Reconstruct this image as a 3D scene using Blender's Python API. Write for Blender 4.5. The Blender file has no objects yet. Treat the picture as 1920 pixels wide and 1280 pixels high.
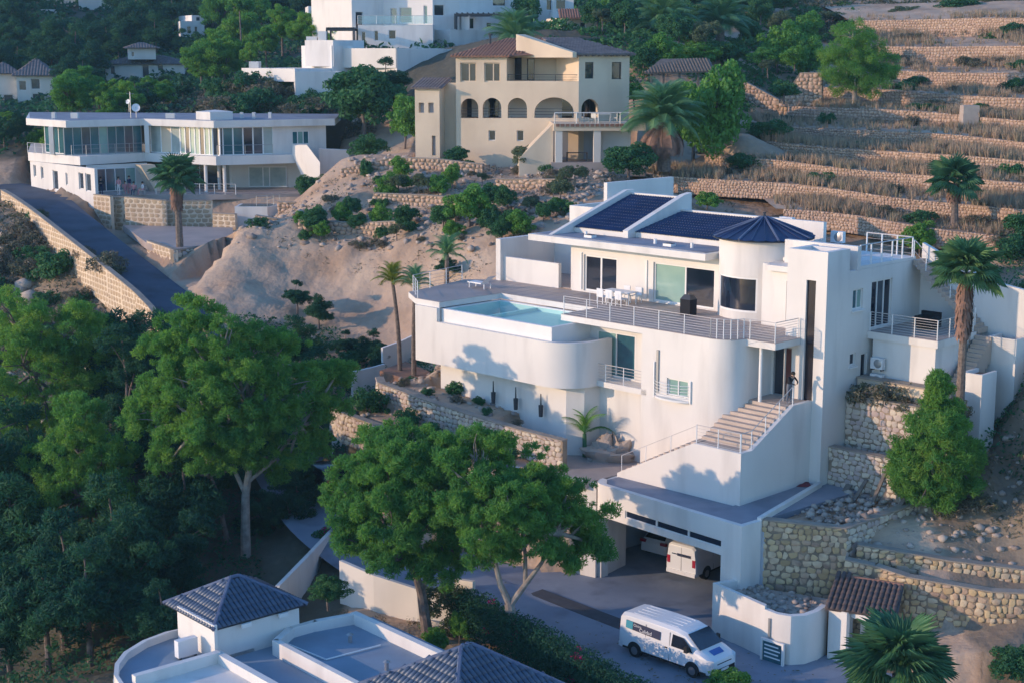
import bpy, math, random
import numpy as np
from mathutils import Vector, Matrix, noise as mnoise

R=math.radians; r2_=2**-.5
random.seed(7); rng=np.random.default_rng(7)
scene=bpy.context.scene
COL=scene.collection

# ------------------------------------------------------------------ camera, sky, sun, exposure
F=2900.0; HZ=95.0; HCAM=27.0
PITCH=math.atan((640-HZ)/F)
cam_d=bpy.data.cameras.new('camera'); cam=bpy.data.objects.new('camera',cam_d); COL.objects.link(cam)
cam.location=(0,0,HCAM); cam.rotation_euler=(R(90)-PITCH,0,0)
cam_d.sensor_width=36; cam_d.lens=36*F/1920; cam_d.clip_start=1; cam_d.clip_end=3000
scene.camera=cam
SUN_EL=R(12.5); LIGHT=(0.975,0.22)       # horizontal travel of the light
world=bpy.data.worlds.new('World'); scene.world=world; world.use_nodes=True
nt=world.node_tree; nt.nodes.clear()
sky=nt.nodes.new('ShaderNodeTexSky'); sky.sky_type='NISHITA'; sky.sun_disc=False
sky.sun_elevation=SUN_EL
sky.sun_rotation=math.atan2(-LIGHT[0],-LIGHT[1])
sky.air_density=1.0; sky.dust_density=0.2; sky.ozone_density=5.0
bg=nt.nodes.new('ShaderNodeBackground'); bg.inputs[1].default_value=0.15
wo=nt.nodes.new('ShaderNodeOutputWorld')
nt.links.new(sky.outputs[0],bg.inputs[0]); nt.links.new(bg.outputs[0],wo.inputs[0])
sd=bpy.data.lights.new('sun','SUN'); sd.energy=2.0; sd.angle=R(0.5); sd.color=(0.75,0.525,0.345)
so=bpy.data.objects.new('sun',sd); COL.objects.link(so)
so.rotation_euler=Vector((LIGHT[0]*math.cos(SUN_EL),LIGHT[1]*math.cos(SUN_EL),-math.sin(SUN_EL))).to_track_quat('-Z','Y').to_euler()
vs=scene.view_settings; vs.view_transform='Standard'; vs.look='None'; vs.gamma=1; vs.use_curve_mapping=False
vs.exposure=1.32
try:
    scene.cycles.max_bounces=6; scene.cycles.transmission_bounces=4; scene.cycles.transparent_max_bounces=6
except Exception: pass

# ------------------------------------------------------------------ survey helpers: world position of a surveyed sight line
_s,_c=math.sin(PITCH),math.cos(PITCH)
def ray(px,py):
    x=(px-960)/F; y=-(py-640)/F
    return x,_c+y*_s,-_s+y*_c
def atZ(px,py,z):
    X,Y,W=ray(px,py); t=(z-HCAM)/W; return (X*t,Y*t,z)
def atD(px,py,d):
    X,Y,W=ray(px,py); t=d/Y; return (X*t,d,HCAM+W*t)
class Fr:
    """a building's own axes: a along its front, b into its depth"""
    def __init__(s,o,t):
        s.o=o; s.t=R(t); s.u=(math.cos(s.t),math.sin(s.t)); s.v=(-math.sin(s.t),math.cos(s.t))
    def w(s,a,b,z): return (s.o[0]+a*s.u[0]+b*s.v[0], s.o[1]+a*s.u[1]+b*s.v[1], z)
    def uv(s,X,Y,z): x,y=X-s.o[0],Y-s.o[1]; return (x*s.u[0]+y*s.u[1], x*s.v[0]+y*s.v[1], z)
    def P(s,px,py,z): return s.uv(*atZ(px,py,z))
    def onb(s,px,py,b):
        X,Y,W=ray(px,py); t=(b+s.o[0]*s.v[0]+s.o[1]*s.v[1])/(X*s.v[0]+Y*s.v[1]); return s.uv(X*t,Y*t,HCAM+W*t)
    def ona(s,px,py,a):
        X,Y,W=ray(px,py); t=(a+s.o[0]*s.u[0]+s.o[1]*s.u[1])/(X*s.u[0]+Y*s.u[1]); return s.uv(X*t,Y*t,HCAM+W*t)
FM=Fr((10.75,69.48),-45)         # main villa
FG=Fr((10.75,69.48),-49.25)      # its garage
FF=Fr((-12.19,60.0),-49)         # foreground house
FW=Fr((0,0),0)                   # world axes

# ------------------------------------------------------------------ materials
def nd(t,kind,**kw):
    n=t.nodes.new(kind)
    for k,v in kw.items(): setattr(n,k,v)
    return n
MATS={}
def mat(name,col,col2=None,rough=0.8,scale=3.0,amount=1.0,bump=0.0,bscale=None,metal=0.0,spec=0.4,detail=5,attr=False,contrast=(0.35,0.65),stain=None):
    m=bpy.data.materials.new(name); m.use_nodes=True; t=m.node_tree; p=t.nodes['Principled BSDF']
    p.inputs['Roughness'].default_value=rough; p.inputs['Metallic'].default_value=metal
    p.inputs['Specular IOR Level'].default_value=spec
    p.inputs['Base Color'].default_value=(*col,1)
    tc=nd(t,'ShaderNodeTexCoord'); geo=nd(t,'ShaderNodeNewGeometry')
    if col2 is not None:
        n=nd(t,'ShaderNodeTexNoise'); n.inputs['Scale'].default_value=scale; n.inputs['Detail'].default_value=detail
        t.links.new(geo.outputs['Position'],n.inputs['Vector'])
        r=nd(t,'ShaderNodeValToRGB'); r.color_ramp.elements[0].position=contrast[0]; r.color_ramp.elements[1].position=contrast[1]
        r.color_ramp.elements[0].color=(*col,1); r.color_ramp.elements[1].color=(*col2,1)
        t.links.new(n.outputs[0],r.inputs[0]); out=r.outputs[0]
        if stain:
            n2=nd(t,'ShaderNodeTexNoise'); n2.inputs['Scale'].default_value=stain[0]; n2.inputs['Detail'].default_value=6
            mp=nd(t,'ShaderNodeMapping'); mp.inputs['Scale'].default_value=(1,1,stain[2] if len(stain)>2 else 1)
            t.links.new(geo.outputs['Position'],mp.inputs[0]); t.links.new(mp.outputs[0],n2.inputs['Vector'])
            r2=nd(t,'ShaderNodeValToRGB'); r2.color_ramp.elements[0].position=0.5; r2.color_ramp.elements[1].position=0.72
            mx=nd(t,'ShaderNodeMix',data_type='RGBA'); mx.inputs[7].default_value=(*stain[1],1)
            t.links.new(n2.outputs[0],r2.inputs[0]); 
            ml=nd(t,'ShaderNodeMath',operation='MULTIPLY'); ml.inputs[1].default_value=stain[3] if len(stain)>3 else 0.5
            t.links.new(r2.outputs[0],ml.inputs[0]); t.links.new(ml.outputs[0],mx.inputs[0]); t.links.new(out,mx.inputs[6]); out=mx.outputs[2]
        t.links.new(out,p.inputs['Base Color'])
    if bump:
        nb=nd(t,'ShaderNodeTexNoise'); nb.inputs['Scale'].default_value=bscale or scale*6; nb.inputs['Detail'].default_value=6
        t.links.new(geo.outputs['Position'],nb.inputs['Vector'])
        b=nd(t,'ShaderNodeBump'); b.inputs['Strength'].default_value=bump; b.inputs['Distance'].default_value=0.05
        t.links.new(nb.outputs[0],b.inputs['Height']); t.links.new(b.outputs[0],p.inputs['Normal'])
    MATS[name]=m; return m
def ramp_mat(name,cols,rough=0.9,bump=0.4,bscale=14,noise=0.25,trans=0.0,nscale=2.0):
    """colour picked per stone / leaf cluster: attribute rnd plus a random value per object"""
    m=bpy.data.materials.new(name); m.use_nodes=True; t=m.node_tree; p=t.nodes['Principled BSDF']; o=t.nodes['Material Output']
    p.inputs['Roughness'].default_value=rough; p.inputs['Specular IOR Level'].default_value=0.25
    a=nd(t,'ShaderNodeAttribute',attribute_name='rnd'); oi=nd(t,'ShaderNodeObjectInfo'); geo=nd(t,'ShaderNodeNewGeometry')
    n=nd(t,'ShaderNodeTexNoise'); n.inputs['Scale'].default_value=nscale; n.inputs['Detail'].default_value=4
    t.links.new(geo.outputs['Position'],n.inputs['Vector'])
    if trans>0:
        s1=nd(t,'ShaderNodeMath',operation='MULTIPLY'); s1.inputs[1].default_value=0.35; t.links.new(oi.outputs['Random'],s1.inputs[0])
        s2=nd(t,'ShaderNodeMath',operation='MULTIPLY_ADD'); s2.inputs[1].default_value=0.65; t.links.new(a.outputs['Fac'],s2.inputs[0]); t.links.new(s1.outputs[0],s2.inputs[2])
        fr=s2
    else:
        ad=nd(t,'ShaderNodeMath',operation='ADD'); t.links.new(a.outputs['Fac'],ad.inputs[0]); t.links.new(oi.outputs['Random'],ad.inputs[1])
        fr=nd(t,'ShaderNodeMath',operation='FRACT'); t.links.new(ad.outputs[0],fr.inputs[0])
    sub=nd(t,'ShaderNodeMath',operation='MULTIPLY_ADD'); sub.inputs[1].default_value=noise*2; 
    sh=nd(t,'ShaderNodeMath',operation='SUBTRACT'); sh.inputs[1].default_value=noise; t.links.new(fr.outputs[0],sh.inputs[0])
    t.links.new(n.outputs[0],sub.inputs[0]); t.links.new(sh.outputs[0],sub.inputs[2])
    r=nd(t,'ShaderNodeValToRGB'); e=r.color_ramp.elements
    for i,c in enumerate(cols):
        pos=i/(len(cols)-1)
        if i==0: e[0].position=0; e[0].color=(*c,1)
        elif i==len(cols)-1: e[len(e)-1].position=1; e[len(e)-1].color=(*c,1)
        else: q=e.new(pos); q.color=(*c,1)
    t.links.new(sub.outputs[0],r.inputs[0]); t.links.new(r.outputs[0],p.inputs['Base Color'])
    if bump:
        nb=nd(t,'ShaderNodeTexNoise'); nb.inputs['Scale'].default_value=bscale; t.links.new(geo.outputs['Position'],nb.inputs['Vector'])
        b=nd(t,'ShaderNodeBump'); b.inputs['Strength'].default_value=bump; b.inputs['Distance'].default_value=0.04
        t.links.new(nb.outputs[0],b.inputs['Height']); t.links.new(b.outputs[0],p.inputs['Normal'])
    if trans>0:
        tr=nd(t,'ShaderNodeBsdfTranslucent'); mx=nd(t,'ShaderNodeMixShader'); mx.inputs[0].default_value=trans
        hs=nd(t,'ShaderNodeHueSaturation'); hs.inputs['Value'].default_value=1.6; hs.inputs['Saturation'].default_value=1.1
        t.links.new(r.outputs[0],hs.inputs['Color']); t.links.new(hs.outputs[0],tr.inputs['Color'])
        t.links.new(p.outputs[0],mx.inputs[1]); t.links.new(tr.outputs[0],mx.inputs[2]); t.links.new(mx.outputs[0],o.inputs['Surface'])
    MATS[name]=m; return m
M_=MATS
mat('white_render',(0.72,0.685,0.64),(0.67,0.64,0.60),0.85,0.35,bump=0.12,bscale=5,stain=(0.9,(0.46,0.43,0.40),0.18,0.45))
mat('white_trim',(0.76,0.74,0.71),(0.70,0.69,0.67),0.7,0.8)
mat('cream_render',(0.70,0.57,0.42),(0.62,0.50,0.37),0.88,0.4,bump=0.15,bscale=6,stain=(0.4,(0.42,0.32,0.22),0.2,0.4))
mat('pale_render',(0.72,0.67,0.60),(0.62,0.58,0.53),0.85,0.3,stain=(0.4,(0.5,0.46,0.4),0.2,0.4))
mat('grey_roof',(0.27,0.28,0.32),(0.21,0.22,0.26),0.8,0.6,bump=0.1,stain=(0.3,(0.16,0.16,0.18),1,0.6))
mat('light_roof',(0.25,0.32,0.40),(0.20,0.27,0.34),0.8,0.5,bump=0.1,stain=(0.35,(0.2,0.2,0.23),1,0.6))
mat('deck_tile',(0.42,0.34,0.30),(0.34,0.28,0.25),0.55,0.5,stain=(0.3,(0.28,0.23,0.2),1,0.5))
mat('step_tile',(0.50,0.40,0.33),(0.42,0.34,0.28),0.6,1.0)
mat('asphalt',(0.055,0.07,0.10),(0.075,0.09,0.125),0.9,0.6,bump=0.2,bscale=20,stain=(0.4,(0.035,0.036,0.045),1,0.7))
mat('concrete_paving',(0.24,0.28,0.34),(0.19,0.225,0.285),0.85,0.35,bump=0.12,bscale=14,stain=(0.5,(0.11,0.125,0.16),1,0.75))
mat('dark_strip',(0.07,0.075,0.09),(0.055,0.06,0.07),0.9,2)
mat('blue_tile',(0.012,0.025,0.075),(0.02,0.04,0.11),0.42,0.7,spec=0.4)
mat('ridge_tile',(0.12,0.15,0.22),(0.08,0.1,0.17),0.5,2.0)
mat('slate_blue_tile',(0.035,0.06,0.11),(0.06,0.09,0.15),0.45,1.5,spec=0.5)
mat('brown_tile',(0.11,0.08,0.075),(0.065,0.05,0.05),0.7,3.0)
mat('terracotta',(0.30,0.15,0.10),(0.20,0.11,0.085),0.8,2.5)
mat('grey_tile',(0.20,0.17,0.17),(0.14,0.12,0.12),0.8,1.5)
mat('white_metal',(0.78,0.78,0.76),None,0.35,spec=0.5)
mat('rail_metal',(0.50,0.47,0.45),None,0.5)
mat('grey_metal',(0.35,0.36,0.37),None,0.4,metal=0.6)
mat('dark_metal',(0.03,0.035,0.045),None,0.5)
mat('glass_dark',(0.006,0.010,0.022),(0.015,0.022,0.04),0.08,0.8,spec=0.9)
mat('glass_slit',(0.004,0.006,0.018),None,0.25,spec=0.5)
mat('glass_teal',(0.045,0.16,0.18),(0.02,0.08,0.11),0.10,0.35,spec=0.9)
mat('glass_pale',(0.28,0.42,0.36),(0.20,0.34,0.31),0.12,0.5,spec=0.8)
mat('glass_grey',(0.07,0.09,0.11),(0.03,0.04,0.06),0.12,0.6,spec=0.9)
mat('curtain',(0.42,0.46,0.42),(0.3,0.35,0.33),0.9,1.2)
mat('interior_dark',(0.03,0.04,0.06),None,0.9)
mat('interior_mid',(0.42,0.44,0.48),None,0.9)
mat('wood_red',(0.14,0.035,0.03),(0.09,0.025,0.02),0.5,3)
mat('wood_old',(0.20,0.16,0.13),(0.12,0.10,0.085),0.9,4)
mat('hill_core',(0.34,0.24,0.17),(0.26,0.18,0.13),0.95,2.0,bump=0.3)
mat('mortar',(0.30,0.235,0.17),(0.20,0.16,0.12),0.95,2.0,bump=0.3)
mat('wall_cap',(0.34,0.28,0.22),(0.26,0.22,0.18),0.9,1.5,bump=0.2)
mat('soil_red',(0.30,0.15,0.09),(0.19,0.11,0.075),0.95,1.5,bump=0.4)
mat('pool_deep',(0.05,0.42,0.50),(0.05,0.38,0.46),0.4,2)
mat('pool_shelf',(0.60,0.70,0.68),(0.54,0.66,0.64),0.5,1.5)
mat('bark',(0.20,0.16,0.14),(0.11,0.09,0.085),0.95,4,bump=0.6,bscale=12)
mat('bark_pale',(0.36,0.32,0.28),(0.22,0.19,0.17),0.95,3,bump=0.5,bscale=12)
mat('palm_trunk',(0.22,0.17,0.14),(0.12,0.095,0.08),0.95,6,bump=0.6,bscale=14)
mat('dead_frond',(0.30,0.17,0.12),(0.18,0.11,0.085),0.95,3)
mat('van_white',(0.70,0.72,0.74),None,0.28,spec=0.5)
mat('car_black',(0.01,0.012,0.02),None,0.2,spec=0.6)
mat('rubber',(0.015,0.015,0.018),None,0.8)
mat('hub_grey',(0.22,0.22,0.23),None,0.4,metal=0.5)
mat('tail_red',(0.30,0.01,0.03),None,0.3)
mat('decal_teal',(0.03,0.28,0.38),None,0.5)
mat('decal_navy',(0.008,0.02,0.07),None,0.5)
mat('decal_blue',(0.02,0.12,0.38),None,0.5)
mat('skin',(0.45,0.26,0.18),None,0.6)
mat('cloth_black',(0.012,0.012,0.016),None,0.9)
mat('cloth_pink',(0.55,0.26,0.28),None,0.9)
mat('cloth_white',(0.65,0.62,0.62),None,0.9)
mat('cloth_grey',(0.14,0.15,0.18),None,0.9)
mat('cloth_navy',(0.015,0.025,0.08),None,0.9)
mat('hair',(0.02,0.014,0.01),None,0.8)
mat('cloth_red',(0.22,0.04,0.05),(0.14,0.03,0.04),0.9,3)
mat('towel_blue',(0.03,0.08,0.30),None,0.9)
mat('plastic_white',(0.7,0.7,0.7),None,0.5)
mat('terra_pot',(0.25,0.11,0.07),None,0.8)
ramp_mat('stone_gold',[(0.38,0.27,0.15),(0.52,0.37,0.20),(0.60,0.45,0.26),(0.44,0.30,0.21),(0.64,0.51,0.34),(0.32,0.22,0.16)])
ramp_mat('stone_pale',[(0.42,0.35,0.30),(0.54,0.46,0.37),(0.62,0.54,0.42),(0.40,0.32,0.30),(0.57,0.47,0.39)])
ramp_mat('stone_hill',[(0.39,0.265,0.19),(0.48,0.335,0.235),(0.56,0.40,0.285),(0.43,0.29,0.22),(0.51,0.375,0.28)])
ramp_mat('stone_block',[(0.42,0.30,0.19),(0.47,0.35,0.23),(0.38,0.28,0.19)],noise=0.35)
ramp_mat('rock',[(0.24,0.19,0.16),(0.38,0.31,0.26),(0.46,0.38,0.31),(0.22,0.20,0.20)],nscale=1.2)
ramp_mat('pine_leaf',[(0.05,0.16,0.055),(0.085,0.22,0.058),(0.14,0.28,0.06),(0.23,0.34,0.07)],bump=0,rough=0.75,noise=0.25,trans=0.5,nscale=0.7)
ramp_mat('pine_leaf_dark',[(0.014,0.068,0.052),(0.030,0.100,0.054),(0.062,0.155,0.058)],bump=0,rough=0.8,noise=0.25,trans=0.35,nscale=0.5)  # darker copy of pine_leaf; shade of the woods is put into the leaf colour
ramp_mat('shrub_leaf',[(0.026,0.10,0.05),(0.045,0.145,0.055),(0.08,0.19,0.065)],bump=0,rough=0.7,noise=0.2,trans=0.25,nscale=1.5)
ramp_mat('olive_leaf',[(0.06,0.10,0.055),(0.10,0.14,0.075),(0.15,0.18,0.10)],bump=0,rough=0.8,noise=0.2,trans=0.25,nscale=1.5)
ramp_mat('bright_leaf',[(0.06,0.19,0.045),(0.11,0.26,0.050),(0.17,0.32,0.055)],bump=0,rough=0.6,noise=0.2,trans=0.3,nscale=1.5)
ramp_mat('palm_leaf',[(0.06,0.17,0.09),(0.10,0.23,0.11),(0.17,0.30,0.12)],bump=0,rough=0.5,noise=0.2,trans=0.3,nscale=1.5)
ramp_mat('palm_yellow',[(0.12,0.18,0.03),(0.20,0.24,0.04),(0.30,0.26,0.05)],bump=0,rough=0.6,noise=0.2,trans=0.3,nscale=1.5)
ramp_mat('dry_grass',[(0.32,0.23,0.16),(0.43,0.31,0.21),(0.27,0.23,0.15),(0.50,0.38,0.26)],bump=0,rough=0.95,noise=0.3,trans=0.2,nscale=0.5)
ramp_mat('dry_scrub',[(0.13,0.12,0.085),(0.20,0.17,0.13),(0.08,0.10,0.055),(0.24,0.20,0.16)],bump=0,rough=0.95,noise=0.3,trans=0.15,nscale=0.5)
ramp_mat('flower_pink',[(0.30,0.02,0.10),(0.45,0.03,0.16)],bump=0,trans=0.2)
# water
m=bpy.data.materials.new('pool_water'); m.use_nodes=True; t=m.node_tree
tb=nd(t,'ShaderNodeBsdfTransparent'); tb.inputs[0].default_value=(0.72,0.97,0.96,1); gl=nd(t,'ShaderNodeBsdfGlossy'); gl.inputs['Roughness'].default_value=0.08
fr=nd(t,'ShaderNodeFresnel'); fr.inputs[0].default_value=1.07; mx=nd(t,'ShaderNodeMixShader')
mx.inputs[0].default_value=0.09; t.links.new(tb.outputs[0],mx.inputs[1]); t.links.new(gl.outputs[0],mx.inputs[2]); t.links.new(mx.outputs[0],t.nodes['Material Output'].inputs['Surface'])
M_['pool_water']=m
# clear railing glass
m=bpy.data.materials.new('clear_glass'); m.use_nodes=True; t=m.node_tree; p=t.nodes['Principled BSDF']
p.inputs['Base Color'].default_value=(0.7,0.85,0.85,1); p.inputs['Roughness'].default_value=0.05
tb=nd(t,'ShaderNodeBsdfTransparent'); tb.inputs[0].default_value=(0.86,0.95,0.95,1); mx=nd(t,'ShaderNodeMixShader'); mx.inputs[0].default_value=0.15
t.links.new(tb.outputs[0],mx.inputs[1]); t.links.new(p.outputs[0],mx.inputs[2]); t.links.new(mx.outputs[0],t.nodes['Material Output'].inputs['Surface'])
M_['clear_glass']=m
# terrain: rock and soil with an attribute telling planted or wooded soil from bare rock
m=bpy.data.materials.new('hillside_soil'); m.use_nodes=True; t=m.node_tree; p=t.nodes['Principled BSDF']; p.inputs['Roughness'].default_value=0.95; p.inputs['Specular IOR Level'].default_value=0.15
geo=nd(t,'ShaderNodeNewGeometry'); n1=nd(t,'ShaderNodeTexNoise'); n1.inputs['Scale'].default_value=0.22; n1.inputs['Detail'].default_value=10
n2=nd(t,'ShaderNodeTexNoise'); n2.inputs['Scale'].default_value=1.3; n2.inputs['Detail'].default_value=8
t.links.new(geo.outputs['Position'],n1.inputs['Vector']); t.links.new(geo.outputs['Position'],n2.inputs['Vector'])
r1=nd(t,'ShaderNodeValToRGB'); 
for i,(ps,c) in enumerate([(0.3,(0.34,0.23,0.155)),(0.5,(0.46,0.33,0.235)),(0.7,(0.52,0.39,0.28))]):
    e=r1.color_ramp.elements
    if i==0: e[0].position=ps; e[0].color=(*c,1)
    elif i==2: e[-1].position=ps; e[-1].color=(*c,1)
    else: q=e.new(ps); q.color=(*c,1)
t.links.new(n1.outputs[0],r1.inputs[0])
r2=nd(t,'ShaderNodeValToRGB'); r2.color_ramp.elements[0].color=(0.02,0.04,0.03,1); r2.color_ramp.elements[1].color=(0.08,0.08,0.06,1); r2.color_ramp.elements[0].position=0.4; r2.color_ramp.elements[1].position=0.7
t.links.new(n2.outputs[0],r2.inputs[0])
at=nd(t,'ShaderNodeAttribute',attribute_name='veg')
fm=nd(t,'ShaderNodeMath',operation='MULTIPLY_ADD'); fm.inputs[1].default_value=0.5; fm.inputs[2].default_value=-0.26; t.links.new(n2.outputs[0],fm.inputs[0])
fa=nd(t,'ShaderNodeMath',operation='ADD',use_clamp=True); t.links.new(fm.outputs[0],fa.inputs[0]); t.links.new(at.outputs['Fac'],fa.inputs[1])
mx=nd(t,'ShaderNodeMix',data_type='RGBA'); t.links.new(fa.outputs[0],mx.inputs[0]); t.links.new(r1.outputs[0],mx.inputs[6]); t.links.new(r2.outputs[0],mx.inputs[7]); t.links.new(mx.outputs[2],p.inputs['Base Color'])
bb=nd(t,'ShaderNodeBump'); bb.inputs['Strength'].default_value=0.7; bb.inputs['Distance'].default_value=0.25; t.links.new(n2.outputs[0],bb.inputs['Height']); t.links.new(bb.outputs[0],p.inputs['Normal'])
M_['hillside_soil']=m

# ------------------------------------------------------------------ mesh helpers
def tag(o,label=None,cat=None,group=None,kind=None):
    if label: o['label']=label
    if cat: o['category']=cat
    if group: o['group']=group
    if kind: o['kind']=kind
    return o
def thing(name,label,cat,loc=(0,0,0),group=None,rot=0.0):
    o=bpy.data.objects.new(name,None); COL.objects.link(o); o.location=loc; o.rotation_euler=(0,0,rot); o.empty_display_size=0.3
    o['base']=0; del o['base']
    return tag(o,label,cat,group)
class MB:
    """collects shapes, given in the axes of frame fr, into one mesh"""
    def __init__(s,fr=FW): s.V=[]; s.Fc=[]; s.fr=fr; s.smooth=False
    def add(s,vs,fs,raw=False):
        k=len(s.V); s.V+= [tuple(v) for v in vs] if raw else [s.fr.w(*v) for v in vs]
        s.Fc+=[tuple(i+k for i in f) for f in fs]; return s
    def box(s,a0,a1,b0,b1,z0,z1):
        a0,a1=min(a0,a1),max(a0,a1); b0,b1=min(b0,b1),max(b0,b1); z0,z1=min(z0,z1),max(z0,z1)
        return s.add([(a0,b0,z0),(a1,b0,z0),(a1,b1,z0),(a0,b1,z0),(a0,b0,z1),(a1,b0,z1),(a1,b1,z1),(a0,b1,z1)],
            [(0,3,2,1),(4,5,6,7),(0,1,5,4),(1,2,6,5),(2,3,7,6),(3,0,4,7)])
    def prism(s,poly,z0,z1):
        n=len(poly); 
        zt=z1 if isinstance(z1,(list,tuple)) else [z1]*n; zb=z0 if isinstance(z0,(list,tuple)) else [z0]*n
        ar=sum(poly[i][0]*poly[(i+1)%n][1]-poly[(i+1)%n][0]*poly[i][1] for i in range(n))
        if ar<0: poly=poly[::-1]; zt=zt[::-1]; zb=zb[::-1]
        vs=[(x,y,zb[i]) for i,(x,y) in enumerate(poly)]+[(x,y,zt[i]) for i,(x,y) in enumerate(poly)]
        fs=[tuple(range(n-1,-1,-1)),tuple(range(n,2*n))]+[(i,(i+1)%n,n+(i+1)%n,n+i) for i in range(n)]
        return s.add(vs,fs)
    def tube(s,pts,r,n=6,r2=None,caps=True):
        """pts in frame axes"""
        P=[Vector(s.fr.w(*p)) for p in pts]; k=len(s.V); m=len(P)
        for i,p in enumerate(P):
            d=(P[min(i+1,m-1)]-P[max(i-1,0)]).normalized()
            up=Vector((0,0,1)) if abs(d.z)<0.9 else Vector((1,0,0))
            x=d.cross(up).normalized(); y=x.cross(d).normalized()
            rr=r if r2 is None else r+(r2-r)*i/(m-1)
            if isinstance(r,(list,tuple)): rr=r[i]
            for j in range(n):
                an=2*math.pi*j/n; s.V.append(tuple(p+x*math.cos(an)*rr+y*math.sin(an)*rr))
        for i in range(m-1):
            for j in range(n):
                s.Fc.append((k+i*n+j,k+i*n+(j+1)%n,k+(i+1)*n+(j+1)%n,k+(i+1)*n+j))
        if caps: s.Fc.append(tuple(k+j for j in range(n))[::-1]); s.Fc.append(tuple(k+(m-1)*n+j for j in range(n)))
        return s
    def cyl(s,a,b,z0,z1,r,n=16,r1=None):
        r1=r if r1 is None else r1
        vs=[(a+r*math.cos(2*math.pi*i/n),b+r*math.sin(2*math.pi*i/n),z0) for i in range(n)]+[(a+r1*math.cos(2*math.pi*i/n),b+r1*math.sin(2*math.pi*i/n),z1) for i in range(n)]
        return s.add(vs,[tuple(range(n-1,-1,-1)),tuple(range(n,2*n))]+[(i,(i+1)%n,n+(i+1)%n,n+i) for i in range(n)])
    def wall(s,axis,c,t,u0,u1,z0,z1,holes=()):
        """wall in plane b=c (axis 'b', u=a) or a=c (axis 'a', u=b), thickness t away from c, rectangular openings"""
        us=sorted({u0,u1}|{h[0] for h in holes}|{h[1] for h in holes}); zs=sorted({z0,z1}|{h[2] for h in holes}|{h[3] for h in holes})
        us=[u for u in us if u0-1e-6<=u<=u1+1e-6]; zs=[z for z in zs if z0-1e-6<=z<=z1+1e-6]
        def solid(i,j):
            if i<0 or j<0 or i>=len(us)-1 or j>=len(zs)-1: return False
            cu=(us[i]+us[i+1])/2; cz=(zs[j]+zs[j+1])/2
            return not any(h[0]<cu<h[1] and h[2]<cz<h[3] for h in holes)
        def pt(u,z,d): return (u,c+d,z) if axis=='b' else (c+d,u,z)
        for i in range(len(us)-1):
            for j in range(len(zs)-1):
                if not solid(i,j): continue
                a,b2,z,w=us[i],us[i+1],zs[j],zs[j+1]
                s.add([pt(a,z,0),pt(b2,z,0),pt(b2,w,0),pt(a,w,0)],[(0,1,2,3)])
                s.add([pt(a,z,t),pt(b2,z,t),pt(b2,w,t),pt(a,w,t)],[(3,2,1,0)])
                if not solid(i-1,j): s.add([pt(a,z,0),pt(a,w,0),pt(a,w,t),pt(a,z,t)],[(0,1,2,3)])
                if not solid(i+1,j): s.add([pt(b2,z,0),pt(b2,z,t),pt(b2,w,t),pt(b2,w,0)],[(0,1,2,3)])
                if not solid(i,j-1): s.add([pt(a,z,0),pt(a,z,t),pt(b2,z,t),pt(b2,z,0)],[(0,1,2,3)])
                if not solid(i,j+1): s.add([pt(a,w,0),pt(b2,w,0),pt(b2,w,t),pt(a,w,t)],[(0,1,2,3)])
        return s
    def build(s,name,m,parent=None,smooth=False,origin=None):
        me=bpy.data.meshes.new(name)
        if parent is not None:
            o0=parent
            L=Vector((0,0,0)); q=parent
            while q is not None: L=L+Vector(q.location); q=q.parent
            if origin is None: origin=L; loc=Vector((0,0,0))
            else: loc=Vector(origin)-L
        else:
            if origin is None:
                A=np.array(s.V); origin=Vector((float(A[:,0].mean()),float(A[:,1].mean()),float(A[:,2].min())))
            loc=Vector(origin)
        O_=Vector(origin)
        me.from_pydata([(v[0]-O_.x,v[1]-O_.y,v[2]-O_.z) for v in s.V],[],s.Fc)
        me.materials.append(M_[m] if isinstance(m,str) else m)
        if smooth: me.shade_smooth()
        me.update()
        ob=bpy.data.objects.new(name,me); COL.objects.link(ob); ob.parent=parent; ob.location=loc
        me.shade_smooth(); me.set_sharp_from_angle(angle=R(32))
        return ob
def solo(name,mb,m,label,cat,group=None,kind=None,smooth=False):
    return tag(mb.build(name,m,None,smooth),label,cat,group,kind)
def dup(root,loc,rot=0.0,label=None,group=None,scale=1.0):
    r=root.copy(); COL.objects.link(r); r.location=loc; r.rotation_euler=(0,0,rot); r.scale=(scale,)*3 if not isinstance(scale,tuple) else scale
    if label: r['label']=label
    if group: r['group']=group
    for ch in root.children:
        c=ch.copy(); COL.objects.link(c); c.parent=r
        for g in ch.children:
            d=g.copy(); COL.objects.link(d); d.parent=c
    return r
def np_mesh(name,V,quads=None,tris=None,rnd=None,material=None,smooth=False):
    me=bpy.data.meshes.new(name); V=np.asarray(V,dtype=np.float32).reshape(-1,3)
    loops=[]; starts=[]; tot=0
    parts=[]
    if quads is not None and len(quads): parts.append((np.asarray(quads,dtype=np.int32),4))
    if tris is not None and len(tris): parts.append((np.asarray(tris,dtype=np.int32),3))
    me.vertices.add(len(V)); me.vertices.foreach_set('co',V.ravel())
    nl=sum(p.size for p,_ in parts); nf=sum(len(p) for p,_ in parts)
    me.loops.add(nl); me.polygons.add(nf)
    me.loops.foreach_set('vertex_index',np.concatenate([p.ravel() for p,_ in parts]))
    st=[]; o=0
    for p,k in parts: st.append(o+np.arange(len(p))*k); o+=p.size
    me.polygons.foreach_set('loop_start',np.concatenate(st).astype(np.int32))
    me.update(calc_edges=True); 
    if rnd is not None:
        a=me.attributes.new('rnd','FLOAT','POINT'); a.data.foreach_set('value',np.asarray(rnd,dtype=np.float32))
    if material: me.materials.append(M_[material] if isinstance(material,str) else material)
    if smooth: me.shade_smooth()
    return me
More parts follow.
